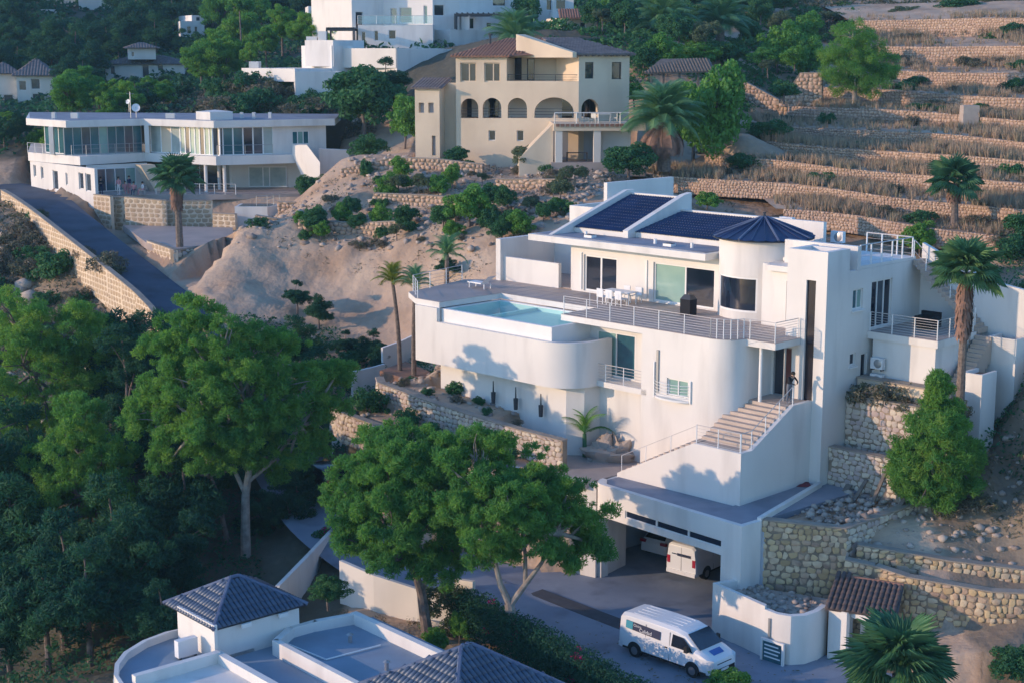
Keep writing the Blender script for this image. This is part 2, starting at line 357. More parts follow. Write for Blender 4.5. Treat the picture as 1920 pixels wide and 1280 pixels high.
def link(name,me,parent=None,loc=(0,0,0)):
    o=bpy.data.objects.new(name,me); COL.objects.link(o); o.parent=parent; o.location=loc; return o

# ------------------------------------------------------------------ ground shape
CP=[]
def cp(px,py,d): CP.append(atD(px,py,d))
CP+=[(0,67,-.1),(8,62,-.1),(16,60,-.1),(24,62,.2),(-5,72,-.1),(-9,80,.2),(3,80,0),(10,76,0),(14,64,0),(-12,88,.8),(-14.5,94,1.6),(-17,100,3.5),(-22,108,6.5),(-26,115,8.2),(-34,129,10.6),(-42,142,12.8),(-48,150,13.6),(-55,158,14)]
for q in [(480,430,125),(720,450,122),(600,540,118),(560,600,113),(750,640,110),(350,545,118),(420,480,121),(650,480,120),(520,500,120),(700,560,115),
 (700,700,104),(700,780,94),(640,840,92),(900,830,84),(820,690,93),(1040,790,84),(760,740,97),
 (200,900,90),(0,600,125),(0,900,95),(0,1280,75),(300,1100,78),(50,450,135),(200,560,122),(0,400,152),(120,480,130),(250,620,116),
 (400,200,190),(150,200,200),(600,185,177),(450,165,178),(800,100,190),(700,100,185),(100,100,260),(500,60,260),(300,0,330),(1000,0,300),(0,0,300),(30,210,205),(260,168,228),(260,192,198),(320,165,228),
 (800,300,139),(950,325,134),(1150,330,130),(700,250,160),(1000,60,175),(1300,95,165),(1230,200,150),(1380,250,135),
 (600,430,125),(700,380,128),(800,350,130),(750,430,121),(900,400,122),(850,470,114),(1050,370,122),(1200,350,122),(640,300,142),
 (1400,430,108),(1150,410,112),(1800,700,86),(1900,560,95),(1900,800,80),(1800,900,77.5),(1700,950,76.5),(1900,980,73.5),(1900,700,87),
 (1700,1210,64.5),(1900,1210,63.5),(1550,1240,65),(1800,560,98),(1900,460,104)]: cp(*q)
for (x,y,z) in [*[(*FM.w(a,b,0)[:2],z) for a,b,z in ((-25,3.8,7.7),(-14,3.8,6.6),(-25,1.5,6.6),(-14,1.8,6.0),(-20,3.4,7.2),(-20,-.5,5.3),(5.5,9.0,4.9),(6,12,8.2),(8.5,13,8.6),(5.5,17,11),(9,18,11.5))],*[(19.6,71,4.3),(24,70.5,4.3),(30,69,4.3),(22,73,4.6),(17,72.5,4.6)],*[(*atD(px,440,d)[:2],z) for px,d,z in ((230,135,10.3),(300,134,10.2),(400,136,10.2),(250,128,10.2),(180,143,11.5),(450,137,10.6),(520,137,12.0),(380,142,9.8),(600,146,13.2),(440,144,10.4),(560,146,12.9))],(30,235,38),(70,235,38),(10,150,18.5),(50,100,14),(40,240,38),(0,240,34),(-80,150,12),(-90,100,4),(-60,60,-6),(-30,60,-3),(-20,45,-3),(0,50,-2),(20,48,-.5),(45,60,2),(45,80,7),(-90,200,18),(-150,300,34),(-100,420,62),(0,460,72),(120,430,78),(90,300,52),(160,200,36),(150,100,18),(-160,100,2),(100,50,2),(-100,40,-8),(30,62,.8),(-12,60,-1),(-20,66,-1.5),(-15,72,-1.2),(-17,80,-.8)]: CP.append((x,y,z))

# rows of the stepped hillside: top line of each stone wall
TY=[407,360,316,278,243,205,168,130,85,37]; TD=[112,117,123,130,138,147,157,168,180,192]; TX0=[1470,1225,1320,1370,1430,1470,1470,1600,1630,1590]
rowsW=[]
for i,(y,d,x0) in enumerate(zip(TY,TD,TX0)):
    pts=[]; zt=atD(1600,y,d)[2]
    for px in list(range(x0,2130,45)):
        f=(px-1600)/320; dd=d*(1-0.085*f)+0.35*math.sin(px*.021+i*1.7)
        pts.append(((px-960)/F*dd,dd,zt-0.42*f*(1 if i<7 else .6)+.12*math.sin(px*.013+i)))
    rowsW.append(pts)
def wall_h(i): return 1.35 if i<6 else (1.75 if i<8 else 2.2)
for i,pts in enumerate(rowsW):
    for p in pts[::4]+[pts[-1]]: CP.append((p[0],p[1]+.6,p[2]-wall_h(i)-.55))
CP=np.array(CP,dtype=float)
def _solve():
    X=CP[:,:2]; n=len(X); D=np.sqrt(((X[:,None]-X[None])**2).sum(-1)+4.0)
    A=np.zeros((n+3,n+3)); A[:n,:n]=-D+np.eye(n)*(-0.0); A[:n,n]=1; A[:n,n+1:]=X; A[n,:n]=1; A[n+1:,:n]=X.T
    A[:n,:n]+=np.eye(n)*0.12
    return np.linalg.solve(A,np.concatenate([CP[:,2],np.zeros(3)]))
WTS=_solve()
def base_h(P):
    P=np.atleast_2d(P); n=len(CP); out=np.zeros(len(P))
    for k in range(0,len(P),20000):
        Q=P[k:k+20000]; D=np.sqrt(((Q[:,None]-CP[None,:,:2])**2).sum(-1)+4.0)
        out[k:k+20000]=-D@WTS[:n]+WTS[n]+Q@WTS[n+1:]
    return out
PADS=[]   # (polygon in world xy, height): level ground cut for buildings, roads and courts
def inside(P,poly):
    x,y=P[:,0],P[:,1]; c=np.zeros(len(P),bool); n=len(poly)
    for i in range(n):
        x0,y0=poly[i][:2]; x1,y1=poly[(i+1)%n][:2]
        m=((y0>y)!=(y1>y)); 
        with np.errstate(divide='ignore',invalid='ignore'): xi=(x1-x0)*(y-y0)/(y1-y0)+x0
        c^= m&(x<xi)
    return c
def height(P):
    P=np.atleast_2d(P).astype(float); h=base_h(P)
    for poly,z,mode in PADS:
        i=inside(P,poly)
        if callable(z): zz=z(P[i])
        else: zz=z
        if mode=='set': h[i]=zz
        else: h[i]=np.minimum(h[i],zz)
    return h
def hz(x,y): return float(height([[x,y]])[0])
def hit(px,py,d0=50,d1=420):
    X,Y,W=ray(px,py); ts=np.linspace(d0,d1,900); P=np.stack([X*ts/Y,ts],1); z=HCAM+W*ts/Y; g=height(P)
    k=np.argmax(z<=g); 
    if not (z<=g).any(): k=len(ts)-1
    return (float(P[k,0]),float(P[k,1]),float(g[k]))
def fpoly(fr,pts): return [fr.w(a,b,0)[:2] for a,b in pts]
# road centre line (x,y,z)
ROAD=[(30,56.5,0.05),(22,58.5,0),(14,61.5,0),(6,66.5,0),(0,71.5,0),(-5,77,.1),(-9.5,83.5,.5),(-12.3,89.5,1.1),(-15,95.5,2.3),(-19.3,103.5,4.9),(-24.2,112.5,7.8),(-29.2,120.5,9.4),(-35,130,10.9),(-41,140,12.4),(-46,148.5,13.3),(-52,156,13.7)]
ROADW=[3.8,3.8,3.8,3.6,3.3,3.0,2.7,2.5,2.4,2.2,2.1,2.1,2.2,2.4,2.8,3.0]
def resample(pts,ws,step=1.0):
    out=[]
    for i in range(len(pts)-1):
        p0=Vector(pts[max(i-1,0)]);p1=Vector(pts[i]);p2=Vector(pts[i+1]);p3=Vector(pts[min(i+2,len(pts)-1)])
        n=max(2,int((p2-p1).length/step))
        for k in range(n):
            t=k/n; q=0.5*((2*p1)+(-p0+p2)*t+(2*p0-5*p1+4*p2-p3)*t*t+(-p0+3*p1-3*p2+p3)*t**3)
            out.append((q,ws[i]+(ws[i+1]-ws[i])*t))
    out.append((Vector(pts[-1]),ws[-1])); return out
RD=resample(ROAD,ROADW)
def road_sides():
    L=[];Rr=[]
    for i,(q,w) in enumerate(RD):
        a=RD[max(i-1,0)][0]; b=RD[min(i+1,len(RD)-1)][0]; d=(b-a); d.z=0; d.normalize(); n=Vector((-d.y,d.x,0))
        L.append(q+n*w); Rr.append(q-n*w)
    return L,Rr
RL,RR=road_sides()   # RL = downhill/near side when walking up the road, RR = uphill side
_rp=np.array([(q.x,q.y,q.z) for q,w in RD])
def road_z(P):
    D=((P[:,None]-_rp[None,:,:2])**2).sum(-1); return _rp[D.argmin(1),2]-0.35
road_poly=[(q.x,q.y) for q in RL]+[(q.x,q.y) for q in RR[::-1]]
PADS.append((fpoly(FM,[(-26.5,4.4),(-13,4.4),(-13,4.6),(-5,4.6),(-5,9),(-1.4,9),(-1.4,17),(-28,17)]),6.2,'min'))
PADS.append((fpoly(FM,[(-14.5,4.4),(-1.6,3.6),(-1.6,16.5),(-16,16.5),(-16,5.6)]),4.9,'min'))
def bed_z(z0,z1):
    def f(P):
        a=(P[:,0]-10.75)*r2_-(P[:,1]-69.48)*r2_; return z0+(z1-z0)*np.clip((a+28)/14,0,1)
    return f
PADS.append((fpoly(FM,[(-28,1.5),(-12.8,1.5),(-12.8,4.2),(-28,4.2)]),bed_z(7.45,6.5),'set'))
PADS.append((fpoly(FM,[(-29.5,-1.1),(-15,-1.1),(-12.8,1.45),(-29.5,1.45)]),bed_z(6.1,5.3),'set'))
PADS.append((fpoly(FM,[(0.2,1.9),(3.2,4.0),(3.7,9.7),(-1.6,9.7),(-1.6,3)]),4.85,'set'))
PADS.append((fpoly(FM,[(-1.6,9.7),(5,9.7),(5,11.2),(-1.6,11.2)]),6.75,'set'))
PADS.append((fpoly(FM,[(-1.6,11.2),(4.6,11.2),(4.6,12.9),(-1.6,12.9)]),9.2,'set'))
COURT=fpoly(FM,[(-17.5,-0.5),(-10.4,0.4),(-10.2,6.6),(-15.6,6.6),(-18.6,3.4)])
PADS.append((COURT,4.95,'set'))
PADS.append((fpoly(FM,[(-11,-14),(8,-14),(8,-3),(8.2,1.6),(6.2,4.9),(3.4,3.9),(0.1,1.9),(0,9.7),(-13.0,10.9),(-13.4,3.2),(-11.4,3.0),(-11.2,.2),(-18.2,-.9),(-19,-4.5),(-11,-6)]),-0.25,'set'))
PADS.append((road_poly,road_z,'set'))
PADS.append(([atD(1584,1050,68.9)[:2],atD(1640,1062,68.5)[:2],atD(1700,1082,67.6)[:2],atD(1790,1098,66.8)[:2],atD(1860,1110,66.2)[:2],atD(1990,1116,65.6)[:2],(26,60),(16,60)],lambda P: 0.2+np.clip((P[:,0]-15)*.22,0,1.9),'min'))
PADS.append((fpoly(FM,[(3.0,9.7),(6.5,9.7),(6.5,11.2),(3.0,11.2)]),6.7,'min'))
PADS.append((fpoly(FM,[(3.6,4.2),(6.0,5.2),(6.5,9.6),(3.7,9.6)]),4.9,'min'))
VILLA_L=[atD(40,360,158)[:2],atD(180,360,146.5)[:2],atD(400,360,148)[:2],atD(600,380,148)[:2],atD(660,300,166)[:2],atD(60,300,172)[:2]]
PADS.append((VILLA_L,13.2,'set'))
PADS.append(([atD(183,400,142.5)[:2],atD(445,400,139)[:2],atD(445,400,145.5)[:2],atD(180,400,146.5)[:2]],10.2,'min'))
PADS.append(([atD(280,455,127)[:2],atD(328,470,124.2)[:2],atD(437,462,130)[:2],atD(437,440,140)[:2],atD(235,420,141)[:2]],10.6,'set'))
VILLA_B=[atD(775,280,141)[:2],atD(1000,300,136)[:2],atD(1190,290,136)[:2],atD(1200,200,156)[:2],atD(790,200,156)[:2]]
PADS.append(([atD(270,460,125)[:2],atD(322,480,121.5)[:2],atD(332,480,122.5)[:2],atD(440,470,128.6)[:2],atD(440,480,124)[:2],atD(340,520,117)[:2],atD(300,540,117)[:2],atD(255,470,124)[:2]],9.0,'min'))
PADS.append((VILLA_B,15.6,'set'))
PADS.append((fpoly(FF,[(-9,-8),(16,-8),(16,8.5),(-9,8.5)]),-1.2,'set'))

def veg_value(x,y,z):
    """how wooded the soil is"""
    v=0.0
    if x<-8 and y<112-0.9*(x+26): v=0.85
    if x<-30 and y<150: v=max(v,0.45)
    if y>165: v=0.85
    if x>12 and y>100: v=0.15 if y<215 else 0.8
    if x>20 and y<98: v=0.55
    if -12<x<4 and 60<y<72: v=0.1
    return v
def axis_grid(segs):
    out=[]
    for a,b,s in segs: out+=list(np.arange(a,b,s))
    out.append(segs[-1][1]); return np.array(out)
gx=axis_grid([(-240,-130,10),(-130,-60,3),(-60,-32,0.9),(-32,34,0.5),(34,60,1.5),(60,130,4),(130,240,10)])
gy=axis_grid([(26,50,3),(50,128,0.5),(128,160,0.8),(160,230,2),(230,480,7)])
GX,GY=np.meshgrid(gx,gy); GP=np.stack([GX.ravel(),GY.ravel()],1)
GH=height(GP)
tree_line=base_h(GP)
nz=np.array([mnoise.fractal(Vector((x*0.35,y*0.35,0.0)),0.8,2.1,4) if (y<230 and -70<x<70) else 0.0 for x,y in GP])
onpad=np.zeros(len(GP),bool)
for poly,z,md in PADS: onpad|=inside(GP,poly)
CLIFF=[atD(345,560,119)[:2],atD(420,470,123)[:2],atD(480,420,127)[:2],atD(730,440,124)[:2],atD(760,660,108)[:2],atD(520,640,109)[:2]]
cl=inside(GP,CLIFF)
nz2=np.array([mnoise.fractal(Vector((x*1.1,y*0.35,z*0.5)),0.7,2.2,4) if c else 0.0 for (x,y),z,c in zip(GP,GH,cl)])
_a=(GP[:,0]-10.75)*r2_-(GP[:,1]-69.48)*r2_; _b=(GP[:,0]-10.75)*r2_+(GP[:,1]-69.48)*r2_
near=(_a>-34)&(_a<12)&(_b>-8)&(_b<22)
GH=np.where(onpad,GH,GH+nz2*np.where(cl,0.22,0)+nz*np.where(cl,0.22,np.where(near,0.06,0.26)))
nyy,nxx=GX.shape
idx=np.arange(nyy*nxx).reshape(nyy,nxx)
Q=np.stack([idx[:-1,:-1],idx[:-1,1:],idx[1:,1:],idx[1:,:-1]],-1).reshape(-1,4)
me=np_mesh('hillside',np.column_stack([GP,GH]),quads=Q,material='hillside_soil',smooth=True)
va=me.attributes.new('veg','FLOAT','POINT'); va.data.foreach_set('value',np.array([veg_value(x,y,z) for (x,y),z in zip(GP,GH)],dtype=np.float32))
tag(link('hillside',me),kind='structure')
# ------------------------------------------------------------------ roads, paths
def sheet(name,poly,z,m):
    mb=MB(); mb.prism([(p[0],p[1]) for p in poly],z-0.3,z); return tag(mb.build(name,m),kind='structure')
V=[];Fc=[]
for i,((q,w),l,r) in enumerate(zip(RD,RL,RR)):
    V+=[(l.x,l.y,l.z),(q.x,q.y,q.z+0.03),(r.x,r.y,r.z)]
for i in range(len(RD)-1):
    k=i*3; Fc+=[(k+1,k,k+3,k+4),(k+2,k+1,k+4,k+5)]
n_split=0
for i,(q,w) in enumerate(RD):
    if q.y<99: n_split=i
mb=MB(); mb.add(V[:n_split*3+3],Fc[:n_split*2]); tag(mb.build('road','concrete_paving'),kind='structure')
mb=MB(); mb.add(V[n_split*3:],[tuple(j-n_split*3 for j in f) for f in Fc[n_split*2:]]); tag(mb.build('road','asphalt'),kind='structure')
sheet('driveway',fpoly(FM,[(-18.5,-4.2),(-10.6,-3.5),(-2,-5.6),(8,-7),(8,-2.5),(5,0.4),(-0.5,1.2),(-0.2,9.2),(-12.8,10.2),(-13,3.2),(-11,.6),(-17.8,-.6)]),-0.04,'concrete_paving')
mb=MB(FM); mb.prism([(-10.6,-3.4),(-2.2,-4.0),(-2.2,-2.9),(-10.6,-2.4)],-0.1,0.012); tag(mb.build('drain_strip','dark_strip'),kind='structure')
sheet('upper_court',COURT,5.06,'deck_tile')

# ------------------------------------------------------------------ stones
def stone_template(seed):
    r=random.Random(seed); n=7; ring=[]
    for i in range(n):
        an=2*math.pi*(i+0.5*r.random())/n+0.3; rad=0.5/max(abs(math.cos(an)),abs(math.sin(an)))*r.uniform(0.82,0.97)
        ring.append((rad*math.cos(an),rad*math.sin(an)))
    V=[(x,0,z) for x,z in ring]+[(x*0.86,-0.8-r.random()*0.25,z*0.86) for x,z in ring]+[(0,-1.05,0)]
    return np.array(V),[(i,(i+1)%n,n+(i+1)%n,n+i) for i in range(n)],[(n+i,n+(i+1)%n,2*n) for i in range(n)]
STN=[stone_template(i) for i in range(8)]
STM={}
def stone_mesh(k,m):
    if (k,m) not in STM:
        V_,q,t=STN[k]; STM[(k,m)]=np_mesh('stone',V_,quads=q,tris=t,rnd=np.full(len(V_),k/8.0),material=m)
    return STM[(k,m)]
def merge_stones(items,m,name,parent,L):
    """items: (centre, xdir, w, h, d, template, rnd, roll)"""
    Vs=[];Qs=[];Ts=[];Rn=[];k=0
    for (c,xd,w,h,d,ti,rn,ro) in items:
        V_,q,t=STN[ti]; ca,sa=math.cos(ro),math.sin(ro)
        x=V_[:,0]*w*ca-V_[:,2]*h*sa; z=V_[:,0]*w*sa+V_[:,2]*h*ca; y=V_[:,1]*d
        nx,ny=-xd[1],xd[0]
        P=np.stack([c[0]-L[0]+x*xd[0]+y*nx, c[1]-L[1]+x*xd[1]+y*ny, c[2]-L[2]+z],1)
        Vs.append(P);Qs.append(np.array(q)+k);Ts.append(np.array(t)+k);Rn.append(np.full(len(V_),rn));k+=len(V_)
    if not Vs: return None
    me=np_mesh(name,np.concatenate(Vs),quads=np.concatenate(Qs),tris=np.concatenate(Ts),rnd=np.concatenate(Rn),material=m)
    return link(name,me,parent)
def stone_wall(label,pts,size=0.3,m='stone_gold',nparts=300,thick=0.4,cat='wall',group=None,cap=True,name='stone_wall',parent=None,depth=0.07,mort='mortar',square=False,seed=0):
    """pts: list of (x,y,zbottom,ztop) along the wall as seen from the front, left to right"""
    r=random.Random(seed+len(label))
    L=(pts[0][0],pts[0][1],min(p[2] for p in pts))
    own=parent is None
    if own: parent=thing(name,label,cat,L,group)
    else:
        L=Vector((0,0,0)); q=parent
        while q is not None: L=L+Vector(q.location); q=q.parent
    core=MB(); items=[]
    for i in range(len(pts)-1):
        x0,y0,b0,t0=pts[i]; x1,y1,b1,t1=pts[i+1]
        ln=math.hypot(x1-x0,y1-y0); xd=((x1-x0)/ln,(y1-y0)/ln); nb=(-xd[1]*thick,xd[0]*thick)
        core.prism([(x0,y0),(x1,y1),(x1+nb[0],y1+nb[1]),(x0+nb[0],y0+nb[1])],[b0,b1,b1,b0],[t0,t1,t1,t0])
        z=min(b0,b1); zt=max(t0,t1)
        while z<zt-size*0.3:
            h=size*r.uniform(0.75,1.2); u=r.uniform(-.5,0)*size
            if square: h=size
            while u<ln:
                w=size*(r.uniform(0.8,1.75) if not square else r.uniform(1.3,1.8)); uc=u+w/2
                if 0.1*size<uc<ln-0.05*size:
                    f=uc/ln; zb=b0+(b1-b0)*f; ztp=t0+(t1-t0)*f; zc=z+h/2+(r.uniform(-.16,.16)*size if not square else 0)
                    hh=h*(r.uniform(.85,1.25) if not square else 1)
                    if zc+hh/2>ztp: hh=max(0,(ztp-(zc-hh/2))); zc=zc-h/2+hh/2
                    if zc-hh/2>zb-0.3*size and hh>0.3*size:
                        ww=min(w,2*min(uc,ln-uc)+size*0.4)
                        items.append(((x0+xd[0]*uc,y0+xd[1]*uc,zc),xd,ww*(1.0 if not square else .965),hh*(1.0 if not square else .94),depth*r.uniform(.5,1.3),r.randrange(8),r.random(),(r.uniform(-.3,.3) if not square else 0)))
                u+=w
            z+=h
    core.build('wall_core',mort,parent)
    if cap:
        cp_=MB()
        for i in range(len(pts)-1):
            x0,y0,b0,t0=pts[i]; x1,y1,b1,t1=pts[i+1]; ln=math.hypot(x1-x0,y1-y0); xd=((x1-x0)/ln,(y1-y0)/ln); o=0.05; nb=(-xd[1]*(thick+o),xd[0]*(thick+o)); nf=(xd[1]*o,-xd[0]*o)
            cp_.prism([(x0+nf[0],y0+nf[1]),(x1+nf[0],y1+nf[1]),(x1+nb[0],y1+nb[1]),(x0+nb[0],y0+nb[1])],[t0,t1,t1,t0],[t0+.07,t1+.07,t1+.07,t0+.07])
        cp_.build('coping','wall_cap',parent)
    def apx(it): return it[2]*it[3]/((it[0][1])**2)
    def vis(it):
        X,Y,Z_=it[0]; d=Y*_c-(Z_-HCAM)*_s; u=Y*_s+(Z_-HCAM)*_c; px=960+F*X/d; py=640-F*u/d; return -20<px<1940 and -20<py<1300
    items.sort(key=lambda it:(-vis(it),-apx(it)))
    for it in items[:nparts]:
        c,xd,w,h,d,ti,rn,ro=it
        o=bpy.data.objects.new('stone',stone_mesh(ti,m)); COL.objects.link(o); o.parent=parent
        o.location=(c[0]-L[0],c[1]-L[1],c[2]-L[2]); o.rotation_euler=Matrix(((xd[0],-xd[1],0),(xd[1],xd[0],0),(0,0,1))).to_euler(); o.rotation_euler.y=-ro
        o.scale=(w,d,h)
    rest=items[nparts:]
    if rest:
        s=merge_stones(rest,m,'stone_infill',parent,L); tag(s,kind='stuff')
    return parent

# ------------------------------------------------------------------ roof tiles
def tile_roof(parent,poly,m,tw=0.22,tl=0.42,nparts=300,base_m='dark_metal',up=None,name='roof',label=None,rise=0.07):
    """poly: planar world polygon, first edge is the eave. returns roof object"""
    P=[Vector(p) for p in poly]; e=(P[1]-P[0]).normalized(); nrm=(P[1]-P[0]).cross(P[2]-P[0]).normalized()
    if nrm.z<0: nrm=-nrm
    u=nrm.cross(e).normalized()
    if u.z<0: u=-u
    Q=[((p-P[0]).dot(e),(p-P[0]).dot(u)) for p in P]
    base=MB(); base.add([tuple(p) for p in P]+[tuple(p-nrm*0.12) for p in P],[tuple(range(len(P))) if True else (),tuple(range(2*len(P)-1,len(P)-1,-1))]+[(i,(i+1)%len(P),len(P)+(i+1)%len(P),len(P)+i) for i in range(len(P))],raw=True)
    rf=base.build(name,base_m,parent)
    if label: rf['label']=label
    L=Vector((0,0,0)); q=rf
    while q is not None: L=L+Vector(q.location); q=q.parent
    x0=min(a for a,b in Q);x1=max(a for a,b in Q);y0=min(b for a,b in Q);y1=max(b for a,b in Q)
    cs=[]; a=x0+tw/2; PQ=[(p[0],p[1]) for p in Q]
    while a<x1:
        b=y0+tl*0.45
        while b<y1:
            cs.append((a,b)); b+=tl*0.88
        a+=tw
    C=np.array(cs); C=C[inside(C,PQ)]
    # template: half barrel, wider at the lower end
    n=5; TV=[]
    for yy,s in ((-0.5,1.0),(0.5,0.82)):
        for i in range(n):
            an=math.pi*i/(n-1); TV.append((-math.cos(an)*0.5*s*0.92*tw,yy*tl,math.sin(an)*rise*s+(0.02 if yy<0 else 0.0)))
    TV.append((0,-0.5*tl,0.0)); TV=np.array(TV)
    q=[(i,i+1,n+i+1,n+i) for i in range(n-1)]; tr=[(i+1,i,2*n) for i in range(n-1)]
    Rm=np.array([[e.x,u.x,nrm.x],[e.y,u.y,nrm.y],[e.z,u.z,nrm.z]])
    W=TV@Rm.T
    key=('tile',m,round(e.x,3),round(e.y,3),round(u.z,3),tw)
    me=np_mesh('roof_tile',W,quads=q,tris=tr,material=m)
    cent=[(P[0]+e*c[0]+u*c[1]) for c in C]
    order=sorted(range(len(cent)),key=lambda i:cent[i].y)
    for i in order[:nparts]:
        o=bpy.data.objects.new('roof_tile',me); COL.objects.link(o); o.parent=rf; o.location=cent[i]-L
    rest=order[nparts:]
    if rest:
        V_=np.concatenate([W+np.array(cent[i]-L) for i in rest]); k=len(W)
        qq=np.concatenate([np.array(q)+j*k for j in range(len(rest))]); tt=np.concatenate([np.array(tr)+j*k for j in range(len(rest))])
        tag(link('tile_field',np_mesh('tile_field',V_,quads=qq,tris=tt,material=m),rf),kind='stuff')
    return rf,min(nparts,len(order))
def ridge(parent,p0,p1,m,r=0.09,name='ridge_cap'):
    mb=MB(); mb.tube([p0,p1],r,6); return mb.build(name,m,parent)

# ------------------------------------------------------------------ windows, railings
def window(parent,fr,axis,c,u0,u1,z0,z1,glass='glass_dark',frame='white_trim',mull=(),trans=(),fw=0.07,d=0.12,proud=0.0,name='window'):
    """frame with glass; c is the plane where the frame's face sits, d its depth away from viewer"""
    mb=MB(fr)
    def bx(a0,a1,zz0,zz1,c0,c1,M=mb):
        if axis=='b': M.box(a0,a1,c0,c1,zz0,zz1)
        else: M.box(c0,c1,a0,a1,zz0,zz1)
    dd=d if axis=='b' else -d
    bx(u0,u0+fw,z0,z1,c,c+dd); bx(u1-fw,u1,z0,z1,c,c+dd); bx(u0+fw,u1-fw,z0,z0+fw,c,c+dd); bx(u0+fw,u1-fw,z1-fw,z1,c,c+dd)
    for t in mull: bx(u0+(u1-u0)*t-fw/2,u0+(u1-u0)*t+fw/2,z0+fw,z1-fw,c,c+dd)
    for t in trans: bx(u0+fw,u1-fw,z0+(z1-z0)*t-fw/2,z0+(z1-z0)*t+fw/2,c+dd*0.1,c+dd*0.9)
    w=mb.build(name,frame,parent)
    es=[0]+sorted(mull)+[1]
    gl=glass if isinstance(glass,(list,tuple)) else [glass]*(len(es)-1)
    for i in range(len(es)-1):
        g=MB(fr); a=u0+(u1-u0)*es[i]+(fw if i==0 else fw/2); b=u0+(u1-u0)*es[i+1]-(fw if i==len(es)-2 else fw/2)
        bx(a,b,z0+fw,z1-fw,c+dd*0.45,c+dd*0.6,g); g.build('pane',gl[i],w)
    return w
def railing(parent,pts,h=1.0,nb=6,step=1.3,m='white_metal',r=0.022,rb=0.010,glass=None,top=True,name_post='post'):
    """pts: world points along the foot of the railing"""
    pts=[Vector(p) for p in pts]; tot=0
    for i in range(len(pts)-1):
        a,b=pts[i],pts[i+1]; n=max(1,round((b-a).length/step))
        for k in range(n+(1 if i==len(pts)-2 else 0)):
            p=a+(b-a)*k/n; mb=MB(); mb.tube([p,p+Vector((0,0,h))],r*1.3,6); mb.build(name_post,m,parent)
    for j in range(nb+1):
        zz=h*(j+0.6)/(nb+0.6) if nb else h
        if j==nb: zz=h
        if nb==0 and not top: break
        mb=MB(); mb.tube([tuple(p+Vector((0,0,zz))) for p in pts],r if j==nb else rb,5); mb.build('rail','rail_metal' if m=='white_metal' else m,parent)
    if glass:
        for i in range(len(pts)-1):
            mb=MB(); a,b=pts[i],pts[i+1]; d=(b-a).normalized(); n=Vector((-d.y,d.x,0))*0.008
            mb.add([a-n+Vector((0,0,.05)),b-n+Vector((0,0,.05)),b+n+Vector((0,0,.05)),a+n+Vector((0,0,.05)),a-n+Vector((0,0,h)),b-n+Vector((0,0,h)),b+n+Vector((0,0,h)),a+n+Vector((0,0,h))],[(0,3,2,1),(4,5,6,7),(0,1,5,4),(1,2,6,5),(2,3,7,6),(3,0,4,7)],raw=True)
            mb.build('glass_panel',glass,parent)

# ------------------------------------------------------------------ foliage
def leaf_cloud(puffs,n,lw,ll,up=0.15,shell=0.5,seed=0,flat=1.0,droop=0.0,needle=False):
    """puffs (k,4) centre+radius; n leaves shared by surface; returns verts, quads, rnd"""
    g=np.random.default_rng(seed); P=np.asarray(puffs,dtype=float); w=P[:,3]**2; w/=w.sum()
    k=g.choice(len(P),n,p=w); d=g.normal(size=(n,3)); d[:,2]+=up; d/=np.linalg.norm(d,axis=1)[:,None]
    rr=P[k,3]*(shell+(1-shell)*g.random(n)**0.6); c=P[k,:3]+d*rr[:,None]*np.array([1,1,flat])
    nr=d+g.normal(size=(n,3))*(0.8 if not needle else 1.1); nr/=np.linalg.norm(nr,axis=1)[:,None]
    if needle:
        c=P[k,:3]+d*(P[k,3]*(0.15+0.95*g.random(n)**0.55))[:,None]*np.array([1,1,flat])
        t=d+g.normal(size=(n,3))*0.55+np.array([0,0,0.35])
    else: t=g.normal(size=(n,3))
    t[:,2]-=droop; t-=nr*(t*nr).sum(1)[:,None]; t/=np.linalg.norm(t,axis=1)[:,None]
    b=np.cross(nr,t); s=g.uniform(0.7,1.3,n)[:,None]
    V_=np.stack([c-t*ll*s*0.5-b*lw*s*0.25, c-t*ll*s*0.1+b*lw*s*0.5, c+t*ll*s*0.5, c-t*ll*s*0.1-b*lw*s*0.5],1)
    pr=g.random(len(P)); rn=np.clip(pr[k]*0.7+g.random(n)*0.3,0,1)
    return V_.reshape(-1,3),np.arange(4*n).reshape(-1,4),np.repeat(rn,4)
def fib(n,g):
    i=np.arange(n)+0.5; ph=np.arccos(1-2*i/n); th=math.pi*(1+5**.5)*i
    d=np.stack([np.cos(th)*np.sin(ph),np.sin(th)*np.sin(ph),np.cos(ph)],1)+g.normal(size=(n,3))*0.16
    return d/np.linalg.norm(d,axis=1)[:,None]
def lobe_puffs(lobes,pr,seed=0,dens=1.0,under=0.55):
    """lobes (x,y,z,rx,ry,rz) -> puffs spread over them"""
    g=np.random.default_rng(seed); out=[]
    for (x,y,z,rx,ry,rz) in lobes:
        n=max(5,int(dens*4*((rx+ry+rz)/3)**2/pr**2*0.75)); d=fib(n,g); d=d[d[:,2]>-under]
        q=g.uniform(0.5,1.12,len(d))[:,None]
        c=np.array([x,y,z])+d*q*np.array([rx,ry,rz]); r=pr*g.uniform(0.4,1.35,len(d))
        out.append(np.column_stack([c,r]))
    return np.concatenate(out)
def limb_mesh(mb,p0,p1,r0,r1,bend=0.3,n=5,seed=0):
    r=random.Random(seed); a=Vector(p0); b=Vector(p1); L=(b-a).length; pts=[]
    o=Vector((r.uniform(-1,1),r.uniform(-1,1),r.uniform(0,.6)))*bend*L*0.25
    for i in range(n+1):
        t=i/n; pts.append(tuple(a+(b-a)*t+o*math.sin(math.pi*t)+Vector((r.uniform(-1,1),r.uniform(-1,1),0))*0.02*L))
    mb.tube(pts,[r0+(r1-r0)*i/n for i in range(n+1)],7,caps=False)
